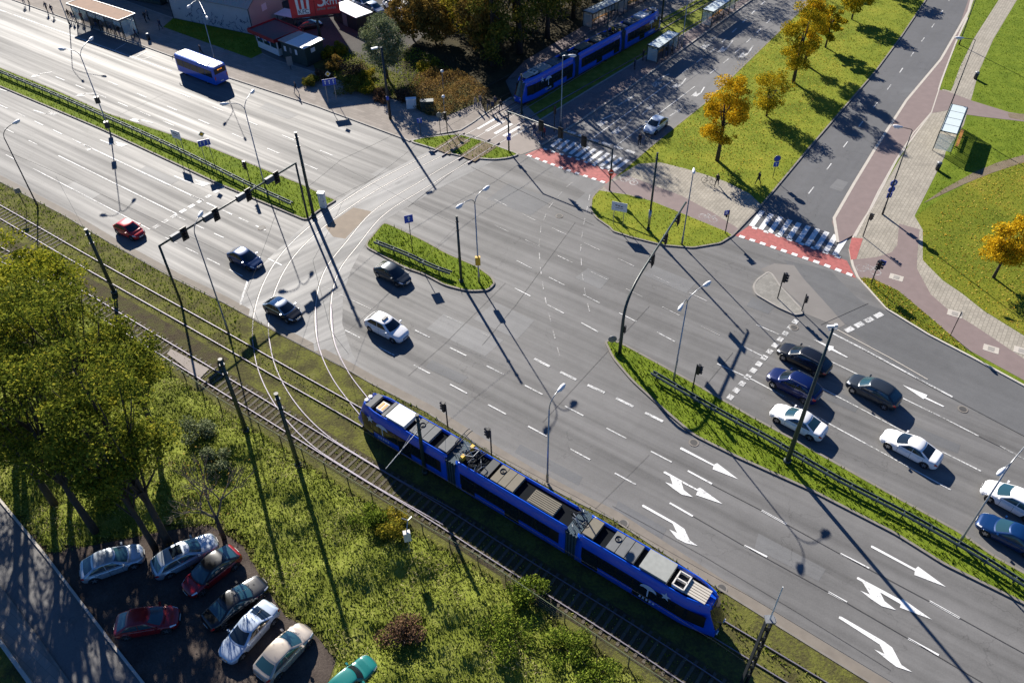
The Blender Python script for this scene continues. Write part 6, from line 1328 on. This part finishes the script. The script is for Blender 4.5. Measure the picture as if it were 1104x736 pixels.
# ================================================================== TREES
def tree(b, H, rad, label, mats, n=7000, clumps=60, trunk='bark', lean=0, group='trees', ls=.3, base_f=.35, world=None, z0=.05, crownz=1.0, name='tree', limbs=9, squash=1.0, cat='tree', dark=None, ragged=False):
    g = world if world is not None else G(*b); root = empty(name, (g.x,g.y,z0), 0, label, cat, group)
    rr = random.Random(hash((round(g.x,1),round(g.y,1))) & 0xffff if False else int(abs(g.x*97+g.y*31))); hb = H*base_f; cz = (H+hb)/2; hr = (H-hb)/2
    cl = []
    while len(cl) < clumps:
        v = np.array([rr.gauss(0,1), rr.gauss(0,1), rr.gauss(0,1)]); v /= np.linalg.norm(v); f = rr.uniform(.35,1)**.6
        zz = v[2]*f; wz = 1-.25*max(0, zz)-.15*max(0,-zz)
        c = np.array([v[0]*f*rad*wz, v[1]*f*rad*wz, cz+zz*hr*crownz]); cl.append((c, (rr.uniform(.35,1.3) if ragged else rr.uniform(.45,1.25))*rad*(.30 if ragged else .27)))
    mb = MB(); th = H*.62; tr = max(.07, H*(.0115 if ragged and H > 13 else .018))
    pts = [Vector((0,0,-.1)), Vector((rr.uniform(-.1,.1)+lean*.1, rr.uniform(-.1,.1), th*.35)), Vector((rr.uniform(-.25,.25)+lean*.3, rr.uniform(-.25,.25), th*.7)), Vector((rr.uniform(-.35,.35)+lean*.6, rr.uniform(-.35,.35), th))]
    mb.tube(pts, [tr*1.35, tr, tr*.75, tr*.4], 8); to = mb.build('trunk', trunk, root, True)
    for k in range(limbs):
        c, r_ = cl[k*len(cl)//limbs]; st = pts[1].lerp(pts[3], rr.uniform(0,.95)) ; e = Vector(c); mp = st.lerp(e, .5)+Vector((0,0,-.05*H*rr.random()))
        mb = MB(); mb.tube([st, mp, e], [tr*.45, tr*.28, tr*.08], 5); mb.build('limb', trunk, to, True)
    C = []; tot = sum(r_**2 for _, r_ in cl)
    for c, r_ in cl:
        per = max(8, int(n*r_**2/tot))
        v = rng.normal(size=(per,3)); v /= np.linalg.norm(v, axis=1)[:,None]; v *= (rng.random(per)**.4)[:,None]*r_*np.array([1.25,1.25,.8*squash]); C.append(c+v)
    C = np.concatenate(C); leaves('crown', C, ls, mats, root, up=.35)
    return root
M['lf_gold'] = leafmat('leaves_gold', [(.16,.13,.01),(.46,.30,.012),(.72,.45,.02),(.85,.60,.04)], .3)
M['lf_mix'] = leafmat('leaves_green_gold', [(.07,.09,.01),(.26,.24,.015),(.55,.38,.02),(.72,.50,.03)], .3)
M['lf_green'] = leafmat('leaves_autumn_green', [(.04,.06,.012),(.11,.14,.02),(.22,.25,.03),(.44,.39,.05)], .35)
M['lf_green2'] = leafmat('leaves_yellow_green', [(.05,.08,.012),(.16,.19,.02),(.32,.33,.03),(.58,.50,.05)], .35)
M['lf_dark'] = leafmat('leaves_dark', [(.035,.05,.01),(.10,.115,.02),(.18,.17,.03),(.29,.21,.045)], .2)
M['lf_brown'] = leafmat('leaves_russet', [(.07,.05,.016),(.17,.115,.03),(.28,.18,.045),(.37,.26,.07)], .2)
M['lf_olive'] = leafmat('leaves_silver_olive', [(.06,.08,.035),(.13,.16,.075),(.22,.25,.13),(.30,.32,.2)], .2)
M['lf_pink'] = leafmat('leaves_dry_pink', [(.05,.032,.02),(.11,.065,.04),(.17,.10,.06),(.22,.14,.08)], .15)
M['lf_bush'] = leafmat('leaves_bush', [(.04,.065,.01),(.10,.15,.018),(.18,.24,.03),(.27,.30,.05)], .2)
M['lf_bushy'] = leafmat('leaves_bush_yellow', [(.08,.09,.015),(.20,.19,.02),(.33,.27,.03),(.44,.33,.05)], .25)
M['lf_russet'] = leafmat('leaves_hedge_russet', [(.09,.055,.025),(.22,.13,.05),(.34,.21,.08),(.42,.31,.13)], .2)
SG = 'yellow street trees on the middle lawn'
# five storey block just beyond the top edge: it shades the bus stop pavement
s0, s1 = G(152,41), G(322,94.5); sh = Vector((-.709,1.742,0))*15.5; b0, b1 = s0+sh, s1+sh; e = b1-b0; b0 = b0-e*.5; e = b1-b0; L = e.length; root = empty('apartment_block', (b0.x,b0.y,.1), math.atan2(e.y,e.x), 'five storey pale block standing beyond the top edge', 'building')
mb = MB(); mb.box((L/2,6,7.75),(L,12,15.5)); mb.build('walls','wall_c',root); mb = MB(); mb.box((L/2,6,15.6),(L+.4,12.4,.25)); mb.build('roof','roofdk',root)
me = None
for fl in range(5):
    for k in range(int(L/3)):
        if me is None: mb = MB(); mb.box((0,-.02,0),(1.5,.08,1.5)); o = mb.build('window','glass',root); me = o.data
        else: o = bpy.data.objects.new('window', me); COL.objects.link(o); o.parent = root
        o.location = (1.6+k*3, 0, 1.9+fl*3)
tree((855,89.6), 11.5, 2.6, 'tall gold and green tree beside the side road, biggest of the row', 'lf_mix', 13000, 50, group=SG, base_f=.16, ragged=True, ls=.21)
tree((867,70), 10.5, 2.2, 'gold tree overlapping the biggest one near the top of the row', 'lf_gold', 9000, 40, group=SG, base_f=.18, ragged=True, ls=.21)
tree((773,173.7), 11.8, 2.6, 'orange gold tree nearest the shaded side road', 'lf_gold', 14000, 55, group=SG, base_f=.12, ragged=True, ls=.21)
tree((826,126), 6.4, 2.2, 'lower rounded orange tree right of the nearest gold tree', 'lf_mix', 6500, 55, group=SG, base_f=.10, ragged=True, ls=.21)
tree((889.6,52), 6.9, 1.9, 'slim orange tree with a bare stem in mid lawn', 'lf_mix', 4500, 40, group=SG, base_f=.2)
tree((918,21.7), 6.6, 2.6, 'dull green gold tree at the top edge of the middle lawn', 'lf_mix', 5000, 45, group=SG, base_f=.2)
for k, (b, hh, r_) in enumerate([((952,-10),7.5,2.4),((985,-45),8,2.6),((1015,-32),8,2.4),((1080,-40),8,2.6),((905,-45),9,3),((870,-30),9,2.8)]): tree(b, hh, r_, 'street tree just beyond the top edge, number %s from the left' % ('one','two','three','four','five','six')[k] if False else ['street tree beyond the top edge above the right road kerb','street tree farthest up the right road','street tree beyond the top edge between the right road and footpath','street tree beyond the top edge right of the footpath','street tree beyond the top edge left of the middle lawn','street tree beyond the top edge next to the side road'][k], 'lf_mix', 3000, 35, group=SG, base_f=.2)
tree((1070.5,300), 7.0, 2.3, 'round bright orange tree on the leafy lawn at the right edge', 'lf_gold', 11000, 45, group=SG, base_f=.34, ragged=True, ls=.21)
tree((418,86), 9.6, 3.0, 'silvery olive willow behind the dark utility pole', 'lf_olive', 11000, 80, group='trees by the north pavement', base_f=.14, ls=.26)
# the wood at the top centre
WG = 'trees of the shaded wood at the top centre'
wood = [((470,48),4.5,2.4,'lf_brown','russet tree at the front left of the wood'),((520,62),11,3.2,'lf_brown','russet brown tree in front of the wood near the far tram nose'),((532,72),16,3.6,'lf_dark','dark tree behind the far tram nose'),((560,58),14.5,4,'lf_dark','dark tree beside the first section of the far tram'),
 ((446,44),5,2.6,'lf_brown','orange brown tree at the left end of the wood'),((507,44),8,3.4,'lf_bushy','yellow leaved tree in the left half of the wood'),((520,38),14,4,'lf_dark','tall dark tree in the middle of the wood'),((590,42),12,4,'lf_dark','tall dark tree beside the middle of the far tram'),((618,20),12,4,'lf_brown','dark russet tree left of the far shelters'),
 ((555,22),13,4.2,'lf_dark','tall green tree in the wood near the top edge'),((478,5),7,3.4,'lf_brown','autumn tree at the top edge left of the wood'),((590,0),13,4.2,'lf_dark','dark tree at the top edge of the wood'),((510,5),13,4.2,'lf_dark','mixed green tree at the top edge of the wood'),((640,-8),13,4,'lf_brown','brown tree beyond the far shelters'),
 ((668,-28),14,4,'lf_dark','dark tree beyond the top edge above the far shelters'),((700,-40),14,4,'lf_dark','dark tree beyond the top edge at the end of the far tram'),((735,-50),14,4,'lf_dark','dark tree beyond the top edge of the platform'),((770,-62),13,4,'lf_brown','brown tree beyond the top edge of the side road'),((545,-20),14,4.2,'lf_dark','dark tree beyond the top edge in mid wood'),((600,-30),14,4.2,'lf_dark','dark tree beyond the top edge right of mid wood'),((450,-12),7,3.2,'lf_brown','russet tree beyond the top edge at the left of the wood'),((635,-50),14,4.2,'lf_dark','dark tree far beyond the top edge behind the shelters')]
for b, hh, r_, mt, lb in wood:
    front = b[1] > 60
    tree(b, hh*(1.15 if front else 1.5), r_*(1.05 if front else 1.25), lb, mt, 7500 if b[1] > -10 else 5000, 70, group=WG, base_f=.05 if front else .10, ls=.36)
# big trees over the lower left
BG = 'tall yellow green trees at the lower left'
big = [((183,588),14.5,3.7,'rightmost tall tree, its twin stems beside the silver estate car'),((168,592),12,3.0,'tall tree directly behind the silver estate car'),((104,574),14.5,3.9,'tall tree above the topmost silver hatchback'),((60,545),14,3.8,'tall tree at the corner of the lower street'),
 ((138,505),15,3.9,'tall tree in the middle of the clump'),((75,478),15,3.9,'tall tree in the left half of the clump'),((20,495),15,4.0,'tall tree at the left edge above the street'),((30,412),13.5,3.8,'yellow green tree at the left edge below the tracks'),((100,425),12.5,3.5,'yellow green tree close under the tracks'),((170,470),9.5,2.9,'lower tree at the right side of the clump'),((-50,440),12,4,'tree just outside the left edge'),((-40,540),13,4,'tree outside the left edge by the street')]
for b, hh, r_, lb in big: tree(b, hh*1.36, r_*.98, lb, 'lf_green2' if b in ((30,412),(100,425),(20,495),(75,478),(-50,440)) else 'lf_green', 9500, 46, group=BG, base_f=.40, ls=.23, limbs=26, squash=.5, ragged=True)
# bare tree
g = G(241.7,580); root = empty('bare_tree', (g.x,g.y,.1), 0, 'leafless tree beside the red car at the edge of the yard', 'tree'); rr = random.Random(5)
def branch(mb, p, d, l, r, dep):
    e = p+d*l; mb.tube([p, p.lerp(e,.5)+Vector((rr.uniform(-.1,.1),rr.uniform(-.1,.1),0))*l*.4, e], [r, r*.8, r*.6], 5 if dep > 1 else 4)
    if dep == 0: return
    for k in range(3 if dep > 1 else 4):
        nd = (d+Vector((rr.uniform(-.7,.7),rr.uniform(-.7,.7),rr.uniform(-.1,.5)))).normalized(); branch(mb, p.lerp(e, rr.uniform(.55,1)), nd, l*rr.uniform(.55,.8), r*.6, dep-1)
mb = MB(); mb.tube([(0,0,-.2),(0,.05,1.6),(.05,.1,2.6)],[.2,.16,.14],8); mb.build('trunk','bark',root,True)
for k in range(3):
    mb = MB(); branch(mb, Vector((.05,.1,2.3)), Vector((math.cos(k*2.1)*.4, math.sin(k*2.1)*.4, 1)).normalized(), 2.6, .10, 4); mb.build('limb','bark_l',root)
C = rng.normal(size=(260,3))*np.array([1.6,1.6,1.6])+np.array([0,0,5.6]); leaves('leaf_remnant', C, .16, 'lf_brown', root)['kind'] = 'stuff'
# bushes
def bush(b, rad, h, label, mats, n=900, group='bushes', world=None, ls=.2, z0=.05):
    g = world or G(*b); root = empty('bush', (g.x,g.y,z0), 0, label, 'bush', group); C = []
    k = max(5, int(rad*6))
    for _ in range(k):
        a, f = random.uniform(0,6.28), random.random()**.5*rad*.75; c = np.array([math.cos(a)*f, math.sin(a)*f, random.uniform(.25,.75)*h*(1-.3*f/rad)]); v = rng.normal(size=(n//k,3)); v /= np.linalg.norm(v,axis=1)[:,None]
        C.append(c+v*(rng.random(n//k)**.4)[:,None]*np.array([rad*.38,rad*.38,h*.32]))
    C = np.concatenate(C); C[:,2] = np.abs(C[:,2]); leaves('foliage', C, ls, mats, root, up=.5)
    mb = MB()
    for j in range(5): a = j*1.26; mb.tube([(0,0,-.1),(math.cos(a)*rad*.3,math.sin(a)*rad*.3,h*.4),(math.cos(a)*rad*.55,math.sin(a)*rad*.55,h*.75)],[.05,.03,.015],4)
    mb.build('stem','bark',root)
BU = 'bushes on the plot beside the north pavement'
for b, r_, h_, mt, lb in (((352,62),1.3,1.9,'lf_bushy','bright yellow bush right behind the green kiosk'),((366,58),1.4,1.8,'lf_bushy','yellow bush right of the billboard pole'),((362,74),1.7,1.8,'lf_brown','brown bush below the billboard pole'),((380,82),2.4,2.2,'lf_pink','round dusky brown bush between kiosk and willow'),((350,86),1.5,1.6,'lf_pink','small reddish bush beside the blue lane board'),
  ((376,98),2.2,1.9,'lf_dark','dark green rounded bush at the pavement edge'),((398,100),1.8,1.6,'lf_bushy','orange brown bush at the pavement edge'),((410,108),1.7,1.5,'lf_pink','pinkish dry bush left of the utility pole'),((436,108),1.9,1.5,'lf_pink','dusky bush right of the utility pole'),((395,86),1.7,1.4,'lf_bushy','yellow green bush left of the willow'),((335,92),1.6,1.3,'lf_dark','dark low bush under the kiosks'),((462,75),2.0,1.4,'lf_bushy','pale green bush right of the willow')): bush(b, r_, h_, lb, mt, 2600, BU, ls=.2)
hedgeP = ccw(gp([(440,116),(440,96),(452,86),(462,80),(484,76),(505,84),(528,100),(518,110),(500,118),(480,127),(462,126)])); A, B = scatter(hedgeP, 70); dd = polydist(A, B, hedgeP); C = np.stack([A, B, .1+rng.random(len(A))**.5*np.clip(dd*1.6+.5,0,1.15)*(.75+.35*np.sin(A*1.4+.5)*np.cos(B*1.1))], 1); root = empty('hedge', (0,0,0), 0, 'broad brown and russet hedge at the corner by the tram crossing', 'hedge'); leaves('foliage', C, .2, 'lf_russet', root, up=.7)
C2 = C[::2].copy(); C2[:,2] += .15; leaves('tip_foliage', C2, .2, 'lf_brown', root, up=.7)
gl = ccw(gp([(350,70),(366,54),(395,60),(440,50),(475,66),(490,80),(462,84),(440,108),(400,100),(360,84)])); A, B = scatter(gl, 34); C = np.stack([A, B, .05+.45*rng.random(len(A))], 1); M['limeleaf'] = leafmat('lime_weeds', [(.08,.11,.01),(.17,.23,.015),(.27,.32,.03),(.33,.33,.06)], .3); tag(leaves('ground_cover', C, .2, 'limeleaf', up=.8), 'bright lime weeds around the willow', 'weeds', kind='stuff')
lw = ccw(gp([(178,31),(187,21),(272,44),(281,55),(262,62)])); tag(tufts('lawn_grass', lw, 10, .2, 'blade', .11), 'shaded grass strip in front of the graffiti wall', 'grass', kind='stuff'); sheet('wall_lawn', [(176,30),(187,20.5),(274,39),(283,58),(271,64)], .115, 'grass')
BB = 'bushes in the weeds below the tracks'
for b, r_, h_, mt, lb in (((400,565),1.6,1.8,'lf_bush','dark bush left of the white post box'),((425,575),1.6,1.9,'lf_bushy','yellow tipped bush touching the white post box'),
  ((435,690),1.8,1.8,'lf_pink','dry brown bush right of the turquoise car'),((570,640),1.7,1.3,'lf_bush','long green bush under the fence in the middle'),((545,690),2.2,1.6,'lf_bush','large rounded weed mound at the bottom centre'),((610,700),1.8,1.5,'lf_bush','rounded weed mound near the bottom right of the bank'),((640,730),1.7,1.5,'lf_bush','bush at the bottom edge below the fence'),
  ((118,545),1.9,2.2,'lf_green','bright green bush glowing between the tall trees'),((135,525),1.6,2.6,'lf_green','lime green bush behind the topmost silver car'),((20,470),1.6,2,'lf_green','bright bush at the left edge under the trees'),((215,470),1.8,1.6,'lf_olive','pale bush left of the first tall mast'),((235,500),1.5,1.3,'lf_olive','pale straw coloured bush above the bare tree')): bush(b, r_, h_, lb, mt, 2600, BB, ls=.16, z0=.15)
A, B = scatter(weedP, 26); kk = (np.sin(A*.55+2)*np.sin(B*.6-1)+.5*np.sin(A*1.3)*np.cos(B*1.1)) > .45; A, B = A[kk], B[kk]; C = np.stack([A, B, bankz(A, B)+.1+.3*rng.random(len(A))], 1)
M['straw'] = leafmat('dry_straw', [(.16,.14,.06),(.30,.27,.12),(.42,.37,.20),(.34,.26,.15)], .2); tag(leaves('dry_grass', C, .2, 'straw', up=.3, aspect=.25), 'dry straw coloured patches on the bank below the tram', 'grass', kind='stuff')
# ================================================================== PEOPLE
def human(name, pose):
    J = {'pel':(0,0,.92),'spi':(0,.0,1.15),'che':(0,-.01,1.36),'nek':(0,.0,1.5),'hed':(0,.02,1.60),'top':(0,.02,1.73)}
    sw = pose.get('step',0); bend = pose.get('bend',0)
    for s, n_ in ((1,'l'),(-1,'r')):
        f = sw*s; J['hip'+n_] = (.10*s,0,.90); J['kne'+n_] = (.11*s,.17*f+.02,.49); J['ank'+n_] = (.11*s,.26*f-(.08 if f < 0 else 0),.09+(.05 if f < 0 else 0)); J['toe'+n_] = (.12*s,.26*f+.14-(.08 if f < 0 else 0),.04)
        J['sho'+n_] = (.19*s,0,1.42); J['elb'+n_] = (.25*s,-.12*f-.02,1.14); J['wri'+n_] = (.24*s,-.16*f+.08+bend*.2,.92+bend*.2); J['han'+n_] = (.24*s,-.17*f+.12+bend*.26,.84+bend*.22)
    RA = dict(pel=(.15,.11),spi=(.14,.10),che=(.165,.11),nek=(.055,.055),hed=(.095,.105),top=(.06,.07),hip=(.095,.095),kne=(.062,.062),ank=(.045,.045),toe=(.045,.035),sho=(.065,.065),elb=(.047,.047),wri=(.033,.033),han=(.04,.025))
    E = [('pel','spi'),('spi','che'),('che','nek'),('nek','hed'),('hed','top')]
    for n_ in 'lr': E += [('pel','hip'+n_),('hip'+n_,'kne'+n_),('kne'+n_,'ank'+n_),('ank'+n_,'toe'+n_),('che','sho'+n_),('sho'+n_,'elb'+n_),('elb'+n_,'wri'+n_),('wri'+n_,'han'+n_)]
    ks = list(J); me = bpy.data.meshes.new(name); me.from_pydata([J[k] for k in ks], [(ks.index(a), ks.index(b_)) for a, b_ in E], []); o = bpy.data.objects.new(name, me); COL.objects.link(o)
    o.modifiers.new('s','SKIN'); 
    if not me.skin_vertices: 
        bm = bmesh.new(); bm.from_mesh(me); bm.verts.layers.skin.verify(); bm.to_mesh(me); bm.free()
    for i, k in enumerate(ks):
        me.skin_vertices[0].data[i].radius = RA[k[:3]]; me.skin_vertices[0].data[i].use_root = (k == 'pel')
    sb = o.modifiers.new('u','SUBSURF'); sb.levels = 1; sb.render_levels = 1
    dg = bpy.context.evaluated_depsgraph_get(); dg.update(); m2 = bpy.data.meshes.new_from_object(o.evaluated_get(dg)); bpy.data.objects.remove(o)
    return m2
M['skin'] = simple('skin',(.45,.27,.20),.6)
CL = {k: simple('cloth_'+k, c, .85, var=.15) for k, c in (('black',(.015,.016,.02)),('navy',(.02,.03,.07)),('grey',(.12,.12,.13)),('white',(.6,.6,.6)),('red',(.3,.03,.03)),('beige',(.35,.28,.2)),('jeans',(.05,.08,.16)),('hairdk',(.02,.015,.01)),('hairlt',(.25,.16,.07)))}
HM = [human('body', dict(step=1.0)), human('body', dict(step=.15)), human('body', dict(step=.7, bend=1))]
PC = {}
def person(b, rz, pose, top, leg, hair, label, z0=.11, bag=False):
    key = (pose, top, leg, hair)
    if key not in PC:
        me = HM[pose].copy(); me.materials.clear()
        for m_ in (M['skin'], CL[top], CL[leg], CL[hair], M['black']): me.materials.append(m_)
        for p in me.polygons:
            c = p.center; p.use_smooth = True
            p.material_index = 4 if c.z < .10 else (2 if c.z < .93 and abs(c.x) < .2 else (0 if (c.z > 1.49 or (abs(c.x) > .19 and c.z < .93)) else 1))
            if c.z > 1.64 or (c.z > 1.53 and c.y < -.03): p.material_index = 3
        hm = MB(); 
        PC[key] = me
    g = G(*b); root = empty('person', (g.x,g.y,z0), rz, label, 'person', 'people on foot'); o = bpy.data.objects.new('body', PC[key]); COL.objects.link(o); o.parent = root
    if bag: mb = MB(); mb.box((0,-.2,1.2),(.32,.18,.45)); mb.build('backpack','red' and CL['red'],root)
    return root
ppl = [((534,117),2.6,1,'navy','black','hairlt','person in navy standing under the far tram mast'),((540,121),2.9,0,'black','jeans','hairlt','fair haired person in black crossing the far tram rails'),((513,118),2.4,1,'beige','jeans','hairdk','person in beige at the foot of the brown hedge'),((576,147),3.0,0,'navy','jeans','hairdk','person in navy about to step off the platform end'),
 ((27,6),.5,1,'black','jeans','hairdk','person in black waiting at the far left of the stop'),((32,5),2,1,'beige','black','hairlt','person in beige beside the one waiting at the far left'),((52,14),1,0,'grey','black','hairdk','person in grey walking along the kerb left of the lamp'),((58,17),1.2,0,'navy','jeans','hairdk','person in navy just behind the walker in grey'),
 ((76,22),.3,1,'black','black','hairdk','person in black at the left end of the long shelter'),((80,24),2.8,1,'navy','jeans','hairlt','person in navy next to the left shelter post'),((84,23),1.5,2,'black','jeans','hairdk','person in black looking down at the left shelter post'),((90,25),.2,1,'red','black','hairdk','person in red inside the left part of the shelter'),((105,31),3,1,'black','jeans','hairdk','person in black under the middle of the shelter'),
 ((112,34),.9,1,'grey','black','hairlt','person in grey under the middle of the shelter'),((122,38),2.2,2,'navy','black','hairdk','person in navy under the right half of the shelter'),((130,40),1.1,1,'black','jeans','hairdk','person in black at the right end of the shelter'),((143,38),2.4,0,'black','black','hairdk','person in black walking just right of the long shelter'),((148,43),2.6,0,'navy','black','hairlt','person in dark clothes at the kerb right of the shelter'),
 ((158,25),1,0,'black','black','hairdk','person walking in the shade behind the bin'),((161,23),1.1,0,'grey','black','hairlt','person with pale hair walking beside the one behind the bin'),((174,33),2.9,0,'navy','black','hairdk','lone person walking in the shade before the lawn corner'),((218,61),2.4,0,'black','black','hairlt','person walking in the shade behind the bus'),
 ((320,101.5),1.9,0,'black','jeans','hairdk','lone person on the sunny pavement below the kiosks'),((518,116),2.6,0,'grey','black','hairlt','person in grey walking past the brown hedge'),((527,120),2.8,0,'black','jeans','hairdk','person in black stepping onto the tram crossing'),((531,122),2.8,0,'navy','black','hairdk','person in navy walking behind the one in black at the tram crossing'),
 ((581,152),2.9,0,'grey','jeans','hairdk','person in grey at the near end of the shaded zebra crossing'),((586,150),2.9,0,'red','black','hairdk','person in dark red beside the one in grey at the zebra crossing'),((693,66),1,1,'black','black','hairdk','lone person standing on the platform near the first shelter'),((684,76),1,1,'navy','black','hairdk','person sitting low near the platform lamp'),
 ((718,62),.5,1,'black','jeans','hairdk','person in black in front of the first glass shelter'),((724,60),2.0,1,'grey','black','hairlt','person in grey in front of the first glass shelter'),((816.5,200),2.0,0,'black','black','hairdk','lone person in black crossing the lawn corner'),((772,202),2.6,0,'black','black','hairdk','pedestrian in black on the island footway'),((689,158),2.4,1,'black','black','hairdk','person in black beside the pale car at the kerb')]
for b, rz_, ps, tp, lg, hr, lb in ppl: person(b, rz_, ps, tp, lg, hr, lb)
# bicycles on the island footway
def bicycle(b, rz_, label):
    g = G(*b); root = empty('bicycle', (g.x,g.y,.11), rz_, label, 'bicycle', 'bicycles')
    for x in (-.52,.52):
        pts = [(x+.34*math.cos(a),0,.34+.34*math.sin(a)) for a in np.linspace(0,2*math.pi,21)]; mb = MB(); mb.tube(pts,.022,5,cap=False); mb.build('wheel','rubber',root)
    mb = MB()
    for a, c_ in (((-.52,0,.34),(-.12,0,.3)),((-.52,0,.34),(-.2,0,.8)),((-.12,0,.3),(-.22,0,.92)),((-.12,0,.3),(.36,0,.78)),((-.2,0,.8),(.36,0,.8)),((.52,0,.34),(.34,0,.98))): mb.cyl(a,c_,.02,6)
    mb.build('frame','dark',root); mb = MB(); mb.box((-.23,0,.95),(.24,.13,.05)); mb.build('saddle','black',root); mb = MB(); mb.tube([(.3,-.28,1.0),(.35,0,1.02),(.3,.28,1.0)],.015,5); mb.build('handlebar','black',root)
bicycle((763,199), R(-35), 'bicycle with rider gear on the island footway beneath the nearest gold tree'); bicycle((697,156), R(40), 'bicycle held at the kerb in front of the pale car')
